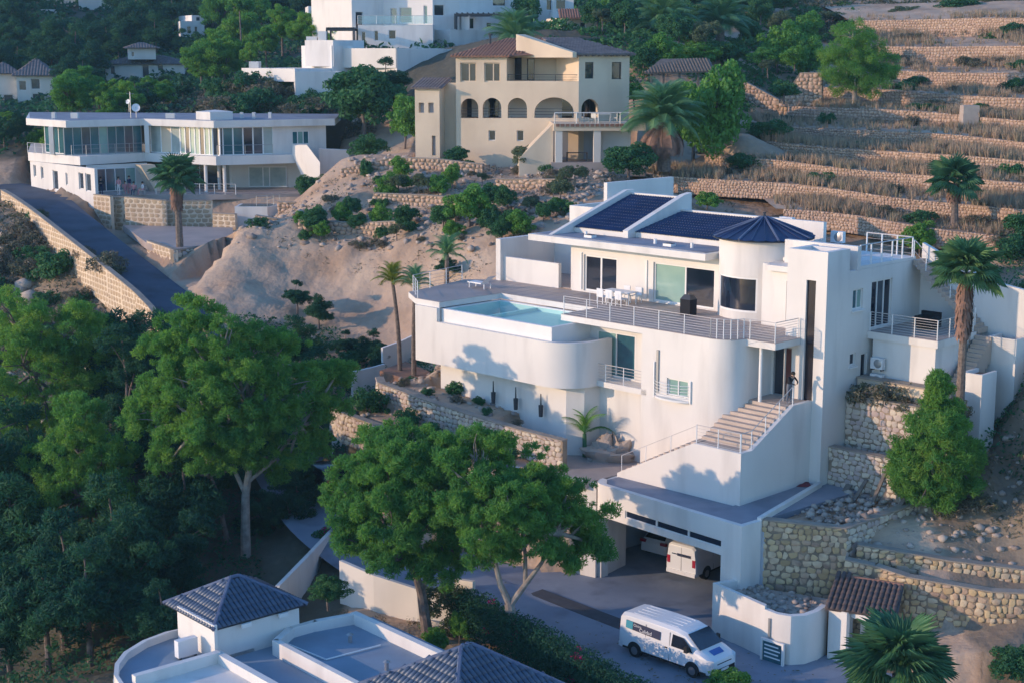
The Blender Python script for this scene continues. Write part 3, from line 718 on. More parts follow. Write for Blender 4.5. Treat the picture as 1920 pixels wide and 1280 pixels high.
def clumps(lobes,seed,k=7,f=.48,push=.86):
    """break each lobe into smaller separate clumps so that dark gaps open between them"""
    g=np.random.default_rng(seed+99); out=[]
    for (x,y,z,rx,ry,rz) in lobes:
        for d in fib(k,g):
            if d[2]<-.65: continue
            q=push*g.uniform(.75,1.15); r=f*g.uniform(.7,1.2)
            out.append((x+d[0]*rx*q,y+d[1]*ry*q,z+d[2]*rz*q,rx*r*1.15,ry*r*1.15,rz*r*.85))
    return out
def make_tree(name,label,base,lobes,leaf='pine_leaf',n=60000,pr=0.8,lw=0.09,ll=0.2,trunks=None,tr=0.3,bark='bark',seed=0,cat='tree',group=None,up=0.2,limbs=None,under=0.55,flat=0.8,dens=1.0,twigs=14,rot=0):
    """lobes relative to base; trunks: list of polylines (relative) with radii; crown and trunk are parts"""
    t=thing(name,label,cat,base,group,rot); g=random.Random(seed)
    if rot: t.rotation_euler=(0,0,0)
    big=n>=20000
    pf=lobe_puffs(clumps(lobes,seed) if big else lobes,pr*(.62 if big else 1),seed,dens*(.8 if big else 1),under)
    V_,q,rn=leaf_cloud(pf,n,lw,ll,up=up,seed=seed,flat=flat,needle=leaf.startswith('pine'))
    link('crown',np_mesh('crown',V_,quads=q,rnd=rn,material=leaf),t)
    mb=MB()
    zc=min(l[2] for l in lobes)
    if trunks is None: trunks=[([(0,0,-0.4),(0.1,0,zc*0.5),(0,0,zc)],[tr,tr*.8,tr*.6])]
    for pts,rs in trunks: mb.tube(pts,rs,9,caps=False)
    tops=[Vector(pts[-1]) for pts,_ in trunks]
    idx=list(range(len(lobes)))
    for i,l in enumerate(lobes):
        c=Vector(l[:3]); tp=min(tops,key=lambda p:(p-c).length); limb_mesh(mb,tp,c,tr*0.45,0.05,seed=seed+i)
    pk=[pf[g.randrange(len(pf))] for _ in range(twigs*len(lobes))]
    for i,pq in enumerate(pk):
        c=Vector(pq[:3]); l=min(lobes,key=lambda l:(Vector(l[:3])-c).length); limb_mesh(mb,Vector(l[:3])*0.8+tops[0]*0.2,c,0.05,0.015,n=3,seed=i)
    mb.V=[(v[0]+base[0],v[1]+base[1],v[2]+base[2]) for v in mb.V]; ob=mb.build('trunk',bark,t,True)
    if rot: t.rotation_euler=(0,0,rot)
    return t
# shared shapes for repeated plants, unit sized
def proto(kind,seed):
    g=random.Random(seed)
    if kind=='pine':   # about 8 m tall, 6 m wide
        lobes=[]; 
        for i in range(9):
            an=i*2.4+g.random(); rr=g.uniform(0.6,2.0); z=g.uniform(3.4,6.4); s=g.uniform(1.0,1.7)*(1.15-0.08*(z-3))
            lobes.append((rr*math.cos(an),rr*math.sin(an),z,s,s,s*0.75))
        lobes.append((0,0,7.0,1.0,1.0,0.9)); return dict(lobes=lobes,leaf='pine_leaf',n=16000,pr=0.55,lw=0.09,ll=0.36,tr=0.2,twigs=2)
    if kind=='dark':
        d=proto('pine',seed+50); d['leaf']='pine_leaf_dark'; return d
    if kind=='tallpine':
        lobes=[(g.uniform(-.9,.9),g.uniform(-.9,.9),6.5+g.uniform(-.9,1.1),1.1,1.1,0.9) for _ in range(5)]
        return dict(lobes=lobes,leaf='pine_leaf',n=9000,pr=0.5,lw=0.12,ll=0.25,tr=0.14,twigs=2)
    if kind=='round':  # 3 m
        lobes=[(g.uniform(-.5,.5),g.uniform(-.5,.5),1.7+g.uniform(-.4,.5),1.0,1.0,0.9) for _ in range(4)]
        return dict(lobes=lobes,leaf='shrub_leaf',n=8000,pr=0.38,lw=0.10,ll=0.17,tr=0.09,twigs=2,under=0.8)
    if kind=='olive':
        lobes=[(g.uniform(-.8,.8),g.uniform(-.8,.8),1.9+g.uniform(-.4,.5),0.8,0.8,0.6) for _ in range(4)]
        return dict(lobes=lobes,leaf='olive_leaf',n=5000,pr=0.34,lw=0.07,ll=0.16,tr=0.10,twigs=4)
    if kind=='bright':
        d=proto('round',seed+9); d['leaf']='bright_leaf'; return d
    if kind=='shrub':
        lobes=[(g.uniform(-.5,.5),g.uniform(-.5,.5),0.45+g.uniform(-.15,.2),0.6,0.6,0.45) for _ in range(3)]
        return dict(lobes=lobes,leaf='shrub_leaf',n=2600,pr=0.26,lw=0.08,ll=0.14,tr=0.04,twigs=1,under=0.95)
    if kind=='scrub':
        lobes=[(g.uniform(-.6,.6),g.uniform(-.6,.6),0.35+g.uniform(-.1,.2),0.6,0.6,0.35) for _ in range(3)]
        return dict(lobes=lobes,leaf='dry_scrub',n=1800,pr=0.26,lw=0.05,ll=0.18,tr=0.03,twigs=2,under=0.9)
PROTO={}
def plant(kind,label,loc,scale,cat='tree',group=None,name=None,var=0,rot=None,leaf=None):
    """a single plant: first of a shape is built, later ones are copied"""
    key=(kind,var,leaf)
    nm=name or {'pine':'pine_tree','dark':'pine_tree','tallpine':'pine_tree','round':'round_tree','olive':'olive_tree','bright':'leafy_tree','shrub':'shrub','scrub':'dry_shrub'}[kind]
    sc=scale if isinstance(scale,tuple) else (scale,)*3
    rot=random.uniform(0,6.28) if rot is None else rot
    if key not in PROTO:
        d=proto(kind,hash((kind,var)) % 1000 if False else (len(kind)*31+var*7)); 
        if leaf: d['leaf']=leaf
        t=make_tree(nm,label,(0,0,0),seed=var+3,cat=cat,group=group,**d); PROTO[key]=t
    else:
        t=dup(PROTO[key],loc,rot,label,group); t.name=nm
        if not group and 'group' in t: del t['group']
    t['label']=label; t['category']=cat
    if group: t['group']=group
    t.location=loc; t.rotation_euler=(0,0,rot); t.scale=sc
    return t

def ground_cover(name,label,region,n,m,lw=.12,ll=.24,hmax=.7,freq=.35,thr=-.1,seed=0,zfun=None,cat='ground cover'):
    """low growth over the soil, thick where a noise field is high; region is a list of world polygons"""
    g=np.random.default_rng(seed); out=[]
    for poly in region:
        A=np.array(poly); lo,hi=A.min(0),A.max(0); P=g.uniform(lo,hi,(n*3,2)); P=P[inside(P,poly)][:n]; out.append(P)
    P=np.concatenate(out); nzv=np.array([mnoise.fractal(Vector((x*freq,y*freq,seed)),.8,2.1,3) for x,y in P]); k=nzv>thr; P=P[k]; nzv=nzv[k]
    for poly,z,md in PADS:
        q=~inside(P,poly); P=P[q]; nzv=nzv[q]
    H_=height(P); hh=hmax*np.clip((nzv-thr)*1.6,.15,1)
    c=np.column_stack([P,H_+hh*g.random(len(P))**.7])
    N=len(c); nr=g.normal(size=(N,3)); nr[:,2]=abs(nr[:,2])+.5; nr/=np.linalg.norm(nr,axis=1)[:,None]; t=g.normal(size=(N,3)); t[:,2]+=.5; t-=nr*(t*nr).sum(1)[:,None]; t/=np.linalg.norm(t,axis=1)[:,None]; b=np.cross(nr,t); s=(g.uniform(.6,1.4,N)*(1+np.clip((c[:,1]-110)/150,0,1.5)))[:,None]
    V_=np.stack([c-t*ll*s*.5-b*lw*s*.25,c-t*ll*s*.1+b*lw*s*.5,c+t*ll*s*.5,c-t*ll*s*.1-b*lw*s*.5],1)
    rn=np.repeat(np.clip(nzv*.5+.5+g.uniform(-.2,.2,N),0,1),4)
    me=np_mesh(name,V_.reshape(-1,3),quads=np.arange(4*N).reshape(-1,4),rnd=rn,material=m); return tag(link(name,me),label,cat,kind='stuff')
# ------------------------------------------------------------------ palms
def frond_feather(L,sag,seed,nl=22,w=0.45,lw=0.045):
    g=random.Random(seed); pts=[]; V_=[];q=[]
    for i in range(9):
        t=i/8; pts.append(Vector((L*t*(1-0.15*t),0,L*0.35*math.sin(t*1.6)-sag*t*t*L)))
    for i in range(nl):
        t=0.12+0.86*i/nl; f=t*8; k=min(7,int(f)); p=pts[k].lerp(pts[k+1],f-k); d=(pts[k+1]-pts[k]).normalized()
        ll=w*math.sin(math.pi*(0.12+0.85*t))**0.6*g.uniform(.85,1.1)
        for s in (-1,1):
            tip=p+Vector((d.x*ll*0.45,s*ll*0.85,-ll*0.35+d.z*ll*.4)); b=d*lw
            a=len(V_); V_+=[p-b*0.5,p+b*0.5,tip]; q.append((a,a+1,a+2))
    a0=len(V_); 
    for i,p in enumerate(pts):
        r=0.035*(1-i/9)+0.008; V_+=[p+Vector((0,-r,0)),p+Vector((0,r,0)),p+Vector((0,0,r))]
    for i in range(8):
        for j in range(3): a=a0+i*3+j; b=a0+i*3+(j+1)%3; q.append((a,b,b+3)); q.append((a,b+3,a+3))
    return np.array([tuple(v) for v in V_]),np.array(q)
def frond_fan(L,sag,seed,nb=21,w=0.62):
    g=random.Random(seed); V_=[];q=[]; pl=L*0.52; c=Vector((pl,0,0.12*L-sag*L*0.22)); 
    r=0.02; V_+=[(0,-r,0),(0,r,0),(c.x,r,c.z),(c.x,-r,c.z)]; q+=[(0,1,2),(0,2,3)]
    for i in range(nb):
        an=math.radians(-115+230*i/(nb-1)); bl=L*w*(1-0.25*abs(math.sin(an/2)))*g.uniform(.88,1.05)
        d=Vector((math.cos(an),math.sin(an),-0.28-sag*0.5-0.12*g.random())); n=Vector((-math.sin(an),math.cos(an),0))*0.030*L
        m=c+Vector((math.cos(an)*bl*0.55,math.sin(an)*bl*0.55,-bl*0.08)); tip=m+Vector((math.cos(an)*bl*0.38,math.sin(an)*bl*0.38,-bl*(0.25+sag*0.4)))
        a=len(V_); V_+=[tuple(c),tuple(m-n),tuple(tip),tuple(m+n)]; q+=[(a,a+1,a+2),(a,a+2,a+3)]
    return np.array([tuple(v) for v in V_],dtype=float),np.array(q)
def make_palm(label,base,H,kind='fan',L=2.0,n=34,tr=0.2,leaf='palm_leaf',skirt=0,seed=0,lean=(0,0),group=None,cat='palm tree',minel=-0.5,maxel=1.35,dead=0,tr_m='palm_trunk',name='palm_tree',nlf=None):
    t=thing(name,label,cat,base,group); g=random.Random(seed)
    top=Vector((lean[0],lean[1],H)); mb=MB(); N=10; pts=[];rs=[]
    for i in range(N+1):
        f=i/N; pts.append((lean[0]*f*f,lean[1]*f*f,H*f-(0.3 if i==0 else 0))); rs.append(tr*(1.25-0.35*f)*(1+0.06*(i%2)))
    mb.tube(pts,rs,9); mb.V=[(v[0]+base[0],v[1]+base[1],v[2]+base[2]) for v in mb.V]; mb.build('trunk',tr_m,t,True)
    def crown(nm,count,e0,e1,mt,LL,sg,fn):
        Vs=[];Qs=[];Rn=[];k=0
        for i in range(count):
            V_,q=fn(LL*g.uniform(.85,1.1),sg*g.uniform(.7,1.3),seed*100+i)
            el=e0+(e1-e0)*((i+0.5)/count)**0.8; az=i*2.39996+g.uniform(-.2,.2); ro=g.uniform(-.4,.4)
            Rx=Matrix.Rotation(az,3,'Z')@Matrix.Rotation(-el,3,'Y')@Matrix.Rotation(ro,3,'X')
            W=V_@np.array(Rx).T+np.array(top); Vs.append(W);Qs.append(q+k);Rn.append(np.full(len(W),g.random()));k+=len(W)
        link(nm,np_mesh(nm,np.concatenate(Vs),tris=np.concatenate(Qs),rnd=np.concatenate(Rn),material=mt),t)
    fn=(lambda L_,s_,sd_:frond_fan(L_,s_,sd_)) if kind=='fan' else (lambda L_,s_,sd_:frond_feather(L_,s_,sd_,nl=nlf or 26,w=0.24*L_,lw=0.05*max(1,L_/2)))
    crown('fronds',n,minel,maxel,leaf,L,0.25 if kind=='fan' else 0.45,fn)
    if dead:
        crown('dead_fronds',dead,-1.4,-0.9,'dead_frond',L*0.85,0.3,fn)
    if skirt:
        mb=MB()
        Vs=[];Q_=[]
        for i in range(420):
            az=g.uniform(0,6.28); z0=H-g.uniform(0,0.75)*skirt; r0=tr*0.8; r1=tr+0.17*L*g.uniform(.45,1.0)*(1-0.3*(H-z0)/skirt); ln=g.uniform(.5,1.0)*min(1.3,skirt); w=0.06
            ca,sa=math.cos(az),math.sin(az); a=len(Vs)
            Vs+=[(lean[0]+ca*r0-sa*w*.3,lean[1]+sa*r0+ca*w*.3,z0),(lean[0]+ca*r0+sa*w*.3,lean[1]+sa*r0-ca*w*.3,z0),(lean[0]+ca*r1+sa*w,lean[1]+sa*r1-ca*w,z0-ln),(lean[0]+ca*r1-sa*w,lean[1]+sa*r1+ca*w,z0-ln*1.1)]
            Q_.append((a,a+1,a+2,a+3))
        link('skirt',np_mesh('skirt',np.array(Vs),quads=Q_,material='dead_frond'),t)
    return t
W='white_render'
# ================================================================== main villa
HV=thing('villa','large white modern villa with blue tiled roofs, round corner turret and tall stair tower','house',FM.w(-8,5,5.0))
def vb(name,m=W,parent=HV,fn=None,smooth=False):
    mb=MB(FM); fn(mb); return mb.build(name,m,parent,smooth)
Z0,ZE,ZD,ZR=5.0,9.4,12.6,15.6
# lower storey front: recessed balcony bay, then plain facade with rounded corner
def arc(ca,cb,r,a0,a1,n=8): return [(ca+r*math.cos(R(a0+(a1-a0)*i/n)),cb+r*math.sin(R(a0+(a1-a0)*i/n))) for i in range(n+1)]
mb=MB(FM)
mb.wall('b',6.5,0.3,-16.2,-10.65,9.2,12.25,[(-15.0,-12.2,9.3,11.75)])
mb.box(-16.2,-10.65,5.7,7.0,3.5,8.95)
HOL=[(-8.9,-7.5,9.25,10.15)]
mb.wall('b',5.2,0.35,-10.65,-6.2,3.5,12.25,HOL)
mb.prism(arc(-6.2,6.7,1.5,-90,0,10)+arc(-6.2,6.7,1.15,0,-90,10),3.5,12.25)
mb.box(-5.05,-4.7,6.7,8.7,3.5,12.25)
mb.box(-10.65,-10.3,5.55,7.0,3.5,12.25)
mb.build('lower_wall',W,HV)
mb=MB(FM); mb.box(-15.95,-10.3,5.2,6.5,8.95,9.25); mb.build('balcony_slab',W,HV)
railing(HV,[FM.w(-15.85,5.3,9.25),FM.w(-10.7,5.3,9.25)],0.95,5,1.35)
window(HV,FM,'b',6.52,-15.0,-12.2,9.3,11.75,['glass_pale','glass_teal'],mull=(0.5,),name='sliding_door')
mb=MB(FM); mb.box(-11.35,-11.2,6.42,6.5,10.5,11.7); mb.build('wall_louvre','grey_metal',HV)
window(HV,FM,'b',5.3,-8.9,-7.5,9.25,10.15,['glass_pale','glass_pale'],mull=(0.5,))
# french-balcony basket under that window
mb=MB(FM); mb.prism([(-9.75,5.2)]+[(-9.75+2.5*i/8,5.2-0.45*math.sin(math.pi*i/8)**0.6) for i in range(1,8)]+[(-7.25,5.2)],9.02,9.12); bsk=mb.build('window_basket','white_trim',HV)
pt=[FM.w(-9.75+2.5*i/8,5.2-0.42*math.sin(math.pi*i/8)**0.6-0.02,9.12) for i in range(0,9)]
for j in range(5):
    mb=MB(); mb.tube([(p[0],p[1],p[2]+0.16*(j+1)) for p in pt],0.014,5); mb.build('rail','white_metal',bsk)
for a in (-9.72,-7.28):
    mb=MB(FM); mb.box(a-.03,a+.03,5.1,5.19,9.0,10.9 if a<-9 else 10.2); mb.build('post','white_metal',bsk)
mb=MB(FM); mb.box(-9.58,-9.44,5.12,5.198,9.3,11.55); mb.build('shutter_slot','grey_metal',HV)
for a in (-11.2,):
    mb=MB(FM); mb.box(a,a+.1,5.9,6.3,10.2,10.4)
# deck slab
dk=[(-16.55,5.2),(-6.2,5.2)]+arc(-6.2,6.7,1.5,-90,-12,8)+[(-4.7,6.4),(-2.95,6.4),(-2.95,8.58),(-3.95,8.58),(-3.95,12),(-24.3,12.0),(-28.2,12.0),(-30,10.5),(-28.6,4.5),(-26.5,3.2),(-24.4,3.2),(-24.3,8.15),(-16.6,8.15)]
mb=MB(FM); mb.prism(dk,12.25,12.58); mb.build('deck_edge',W,HV)
mb=MB(FM); mb.prism([(a*0.999,b) for a,b in dk],12.585,12.6); mb.build('deck_floor','deck_tile',HV)
# joints between the deck tiles
mb=MB(FM)
for i in range(24): mb.box(-28+i*1.05,-27.97+i*1.05,8.3 if i<11 else 5.3,11.9,12.6,12.604)
for j in range(7): mb.box(-16.5 if j<3 else -28,-5.0,5.5+j*1.0,5.53+j*1.0,12.6,12.605)
mb.build('tile_joints','grey_roof',HV)
railing(HV,[FM.w(-16.45,5.32,12.6)]+[FM.w(-6.2,5.32,12.6)]+[FM.w(a,b,12.6) for a,b in arc(-6.2,6.7,1.38,-90,-15,5)]+[FM.w(-4.6,6.5,12.6),FM.w(-3.05,6.5,12.6),FM.w(-3.05,8.5,12.6)],1.0,7,1.7)
# entrance recess
mb=MB(FM); mb.wall('b',8.6,0.3,-4.7,-1.5,3.5,12.25,[(-4.6,-3.45,9.4,12.0),(-2.72,-2.15,9.23,12.25)]); mb.build('entrance_wall',W,HV)
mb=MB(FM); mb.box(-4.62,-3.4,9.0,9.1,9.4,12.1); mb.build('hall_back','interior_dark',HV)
e=window(HV,FM,'b',8.66,-4.6,-3.45,9.4,12.0,['glass_dark','wood_red'],mull=(0.6,),frame='grey_metal',name='front_door')
mb=MB(FM); mb.cyl(-4.05,6.75,9.4,12.25,0.09,10); mb.build('column','white_trim',HV)
mb=MB(FM); mb.cyl(-3.25,7.7,9.4,12.25,0.06,10); mb.build('column','grey_metal',HV)
# upper storey front
D1=(-21.05,-18.4,12.68,14.9); D2=(-15.6,-11.15,12.66,14.95)
mb=MB(FM); mb.wall('b',12.0,0.3,-22.05,-10.6,12.6,15.6,[D1,D2]); mb.build('upper_wall',W,HV)
window(HV,FM,'b',12.1,*D1,['glass_dark','glass_dark'],mull=(0.5,),fw=.12,name='sliding_door')
window(HV,FM,'b',12.1,*D2,['glass_pale','glass_dark'],mull=(0.52,),fw=.1,name='sliding_door')
for a in (-21.3,-16.15,):
    mb=MB(FM); mb.box(a,a+.12,11.93,11.998,12.75,15.0); mb.build('shutter_guide','white_trim',HV)
# left porch: low wall, side and back walls
mb=MB(FM); mb.box(-28.35,-27.95,11.7,17,12.6,15.25); mb.box(-27.95,-23.15,12.0,12.25,12.6,14.12); mb.box(-27.95,-22.05,16.7,17,12.6,15.25); mb.box(-22.06,-22.35,12.25,16.7,12.6,15.59); mb.build('porch_wall',W,HV)
mb=MB(FM); mb.box(-27.95,-22.35,12.25,16.7,12.6,12.65); mb.build('porch_floor','deck_tile',HV)
# roof slab and flat roof
mb=MB(FM); mb.box(-24.4,-10.75,10.6,20,15.6,15.98); mb.build('roof_slab',W,HV)
mb=MB(FM); mb.box(-24.1,-11.0,10.9,19.8,15.985,16.02); mb.build('flat_roof','grey_roof',HV)
# body of the house behind
mb=MB(FM); mb.box(-22.05,-2.0,12.35,19.8,3.5,15.55); mb.build('rear_block',W,HV)
# turret
mb=MB(FM); n=40; CA,CB,CR=-8.6,13.0,2.42
def cylwall(r,a0,a1,z0,z1,th=0.22,nn=None,m=mb):
    nn=nn or max(2,int(abs(a1-a0)/5)); 
    m.prism(arc(CA,CB,r,a0,a1,nn)+arc(CA,CB,r-th,a1,a0,nn),z0,z1)
wa0,wa1=-90-38,-90+30
cylwall(CR,-200,wa0,12.6,16.9); cylwall(CR,wa1,40,12.6,16.9); cylwall(CR,wa0,wa1,12.6,13.05); cylwall(CR,wa0,wa1,14.95,16.9)
mb.cyl(CA,CB,16.86,16.9,CR,40); mb.build('turret_wall',W,HV)
fr_=MB(FM); nn=10
fr_.prism(arc(CA,CB,CR-.02,wa0,wa1,nn)+arc(CA,CB,CR-.14,wa1,wa0,nn),13.05,13.15); fr_.prism(arc(CA,CB,CR-.02,wa0,wa1,nn)+arc(CA,CB,CR-.14,wa1,wa0,nn),14.86,14.95)
for aa in (wa0,wa1-2.5): fr_.prism(arc(CA,CB,CR-.02,aa,aa+2.5,1)+arc(CA,CB,CR-.14,aa+2.5,aa,1),13.15,14.86)
tw_=fr_.build('window','white_trim',HV)
g=MB(FM); g.prism(arc(CA,CB,CR-.06,wa0+2.5,wa1-2.5,nn)+arc(CA,CB,CR-.09,wa1-2.5,wa0+2.5,nn),13.15,14.86); g.build('pane','glass_dark',tw_)
# turret cone of twelve tiled facets
apex=FM.w(CA,CB,18.2); RC=2.78
cone=MB(FM); cone.cyl(CA,CB,16.9,16.96,RC,24)
cn=cone.build('turret_roof','dark_metal',HV)
V=[];Q_=[]
mbr=MB(FM); mbr2=MB(FM)
NR=48
vs=[];fs=[]
for i in range(NR):
    an=2*math.pi*i/NR; r=RC+ (0.03 if i%2 else -0.03); zz=16.97+(0.05 if i%2 else 0)
    vs.append((CA+r*math.cos(an),CB+r*math.sin(an),zz))
vs.append((CA,CB,18.05)); fs=[(i,(i+1)%NR,NR) for i in range(NR)]
mbr.add(vs,fs); mbr.build('cone_tiles','blue_tile',cn)
for i in range(NR//2):
    an=2*math.pi*(2*i+1)/NR; k=MB(FM); big=i%3==0
    k.tube([(CA+RC*math.cos(an),CB+RC*math.sin(an),17.02),(CA+.15*math.cos(an),CB+.15*math.sin(an),18.02)],0.07 if big else .035,5); k.build('ridge_cap' if big else 'tile_rib','ridge_tile' if big else 'blue_tile',cn)
k=MB(FM); k.cyl(CA,CB,17.98,18.2,.14,8,.05); k.cyl(CA,CB,18.2,18.28,.09,8); k.build('finial','dark_metal',cn)
# link wall between turret and stair tower with slim window
mb=MB(FM); mb.wall('b',10.35,0.3,-6.7,-3.9,12.6,15.9,[(-5.15,-4.75,13.0,15.1)]); mb.box(-6.3,-3.9,10.0,10.35,15.6,15.9); mb.build('link_wall',W,HV)
window(HV,FM,'b',10.42,-5.15,-4.75,13.0,15.1,['glass_teal','glass_teal'],mull=(.5,),fw=.05)
mb=MB(FM); mb.box(-6.7,-2.0,10.66,12.34,5,15.88); mb.build('core_block',W,HV)
# stair tower with the slit window
mb=MB(FM); mb.wall('b',8.6,0.3,-3.9,-1.5,12.25,17.1,[(-2.72,-2.15,12.25,15.6)]); mb.wall('a',-3.9,0.3,8.9,10.9,12.6,17.1); mb.box(-1.8,-1.5,8.9,10.6,3.5,17.1); mb.box(-3.6,-1.8,10.3,10.6,14,17.1); mb.box(-3.6,-1.8,8.9,10.3,16.6,16.75); mb.build('stair_tower',W,HV)
mb=MB(FM); mb.box(-2.72,-2.15,8.72,8.8,9.23,15.6); mb.build('slit_window','glass_slit',HV)
# right flank with openings
RW=[(11.0,11.95,13.9,14.95),(12.75,14.75,12.7,15.2),(10.95,11.5,11.0,11.65),(12.0,12.6,9.6,11.5)]
mb=MB(FM); mb.wall('a',-1.5,-0.3,10.6,17.0,3.5,15.94,RW); mb.box(-2.0,-1.5,17.0,19.8,3.5,15.55); mb.build('flank_wall',W,HV)
window(HV,FM,'a',-1.58,11.0,11.95,13.9,14.95,['glass_teal','glass_pale'],mull=(.5,),d=.1)
window(HV,FM,'a',-1.58,12.75,14.75,12.7,15.2,['glass_dark','glass_grey','glass_dark'],mull=(.33,.66),d=.1,name='sliding_door')
window(HV,FM,'a',-1.58,10.95,11.5,11.0,11.65,'glass_dark',d=.1)
window(HV,FM,'a',-1.58,12.0,12.6,9.6,11.5,'glass_dark',d=.1,name='side_door')
for (b0,b1,z) in ((10.9,12.05,13.86),(10.85,11.6,10.95)):
    mb=MB(FM); mb.box(-1.498,-1.38,b0,b1,z-.08,z); mb.build('sill','white_trim',HV)
# roof terrace right
mb=MB(FM); mb.box(-6,-1.5,11.3,11.6,15.9,17.15); mb.box(-6.3,-1.5,11.6,17,15.95,16.12); mb.build('roof_terrace',W,HV)
railing(HV,[FM.w(-1.6,11.7,16.12),FM.w(-1.6,16.8,16.12),FM.w(-4.5,16.9,16.12)],1.05,3,0.95,r=.035,rb=.008)
# mono-pitch blue roofs between white parapets
def mono(a0,a1,b0,z0,b1,z1,lab):
    k=MB(FM); k.add([(a0,b0,16.0),(a1,b0,16.0),(a1,b1,16.0),(a0,b1,16.0),(a0,b0,z0),(a1,b0,z0),(a1,b1,z1),(a0,b1,z1)],[(0,3,2,1),(4,5,6,7),(0,1,5,4),(1,2,6,5),(2,3,7,6),(3,0,4,7)])
    r_=k.build('roof_wedge',W,HV)
    s=MB(FM); dz=(z1-z0)/(b1-b0); w=(a1-a0)/max(1,round((a1-a0)/0.2)); n=round((a1-a0)/w)
    vs=[];fs=[]
    for i in range(2*n+1):
        a=a0+w*i/2; o=0.10 if i%2 else 0.04
        vs+=[(a,b0-.08,z0+o-.02),(a,b1,z1+o)]
    for i in range(2*n): fs.append((2*i,2*i+2,2*i+3,2*i+1))
    s.add(vs,fs); s.build('ribbed_tiles','blue_tile',r_)
    # cross joints of the tile courses, slightly raised
    j=MB(FM)
    L=b1-b0; m=int(L/0.42)
    for c in range(1,m):
        b=b0+L*c/m; z=z0+(z1-z0)*c/m
        for i in range(n): a=a0+w*(i+.5); j.box(a-.035,a+.035,b-.02,b+.02,z+.08,z+.118)
    tag(j.build('tile_joints','blue_tile',r_),kind='stuff')
mono(-22.75,-18.75,13.0,16.32,18.2,17.95,'left'); mono(-18.35,-11.6,13.6,16.32,17.9,17.2,'right')
def wedge(a0,a1,pts,name='parapet'):
    k=MB(FM); n=len(pts); k.add([(a0,b,z) for b,z in pts]+[(a1,b,z) for b,z in pts],[tuple(range(n)),tuple(range(2*n-1,n-1,-1))]+[(i,n+i,n+(i+1)%n,(i+1)%n) for i in range(n)]); return k.build(name,W,HV)
wedge(-23.05,-22.75,[(10.9,16.0),(18.6,16.0),(18.6,18.3),(17.9,18.3)][::-1]); wedge(-18.75,-18.35,[(12.9,16.0),(18.9,16.0),(18.9,18.35),(18.2,18.25),(12.9,16.45)][::-1])
mb=MB(FM); mb.box(-22.75,-18.75,18.2,18.5,16,18.12); mb.box(-18.35,-8,17.9,18.2,16,17.38); mb.build('parapet',W,HV)
for a in (-20.9,-15.5,-12.8):
    mb=MB(FM); mb.cyl(a,12.0,16.02,16.3,.09,8); mb.build('roof_vent','white_metal',HV)
mb=MB(FM); mb.box(-26.6,-23.3,17.0,17.3,13,17.1); mb.box(-26.9,-26.6,17.0,22,13,17.1); mb.box(-27.5,-27.2,21,28,13,18.3); mb.build('garden_wall',W,HV)
# pool
mb=MB(FM); pa0,pa1,pb0,pb1=-24.4,-15.5,3.35,8.15
mb.box(pa0,pa1,pb0,pb0+.25,10.6,12.2); mb.box(pa1-.25,pa1,pb0+.25,pb1,10.6,12.2); mb.box(pa0,pa0+.25,pb0+.25,pb1,10.6,12.2); mb.box(pa0+.25,pa1-.25,pb1-.25,pb1,10.6,12.2); mb.build('pool_wall','white_trim',HV)
mb=MB(FM); mb.box(-21.2,-21.0,pb0+.25,pb1-.25,10.9,12.1); mb.box(-21.0,pa1-.25,pb0+.25,pb1-.25,10.9,11.92); mb.build('pool_shelf','pool_shelf',HV)
mb=MB(FM); mb.box(pa0+.25,-21.2,pb0+.25,pb1-.25,10.8,10.9); mb.build('pool_floor','pool_deep',HV)
mb=MB(FM); mb.add([(pa0+.25,pb0+.25,12.14),(pa1-.25,pb0+.25,12.14),(pa1-.25,pb1-.25,12.14),(pa0+.25,pb1-.25,12.14)],[(0,1,2,3)]); mb.build('pool_water','pool_water',HV)
railing(HV,[FM.w(-17.2,8.3,12.6),FM.w(-16.5,8.2,12.6),FM.w(-16.5,5.4,12.6)],1.0,0,2.6,top=False,r=.012)
# overflow basin: big rounded outer wall
ow=[(-26.3,3.0),(-15.8,3.0)]+arc(-15.8,5.0,2.0,-90,-5,16)+[(-13.8,6.4)]; iw=[(-14.1,6.4)]+arc(-15.8,5.0,1.7,-5,-90,16)+[(-26.3,3.3)]
mb=MB(FM); mb.prism(ow+iw,8.95,11.45); mb.box(-26.3,-24.4,3.0,3.3,11.45,12.25); mb.box(-26.3,-26.0,3.3,9,8.95,12.25); mb.build('basin_wall',W,HV)
mb=MB(FM); mb.prism([(-26.2,3.2),(-15.8,3.2)]+arc(-15.8,5.0,1.75,-90,-5,6)+[(-14.0,6.4),(-26.2,6.4)],8.96,11.2); mb.build('basin_floor',W,HV)
mb=MB(FM); mb.prism([(-25.2,4.0),(-15,4.0),(-14.2,4.6),(-14.0,5.9),(-14.0,8),(-25.2,8)],4,8.96); mb.build('base_wall',W,HV)
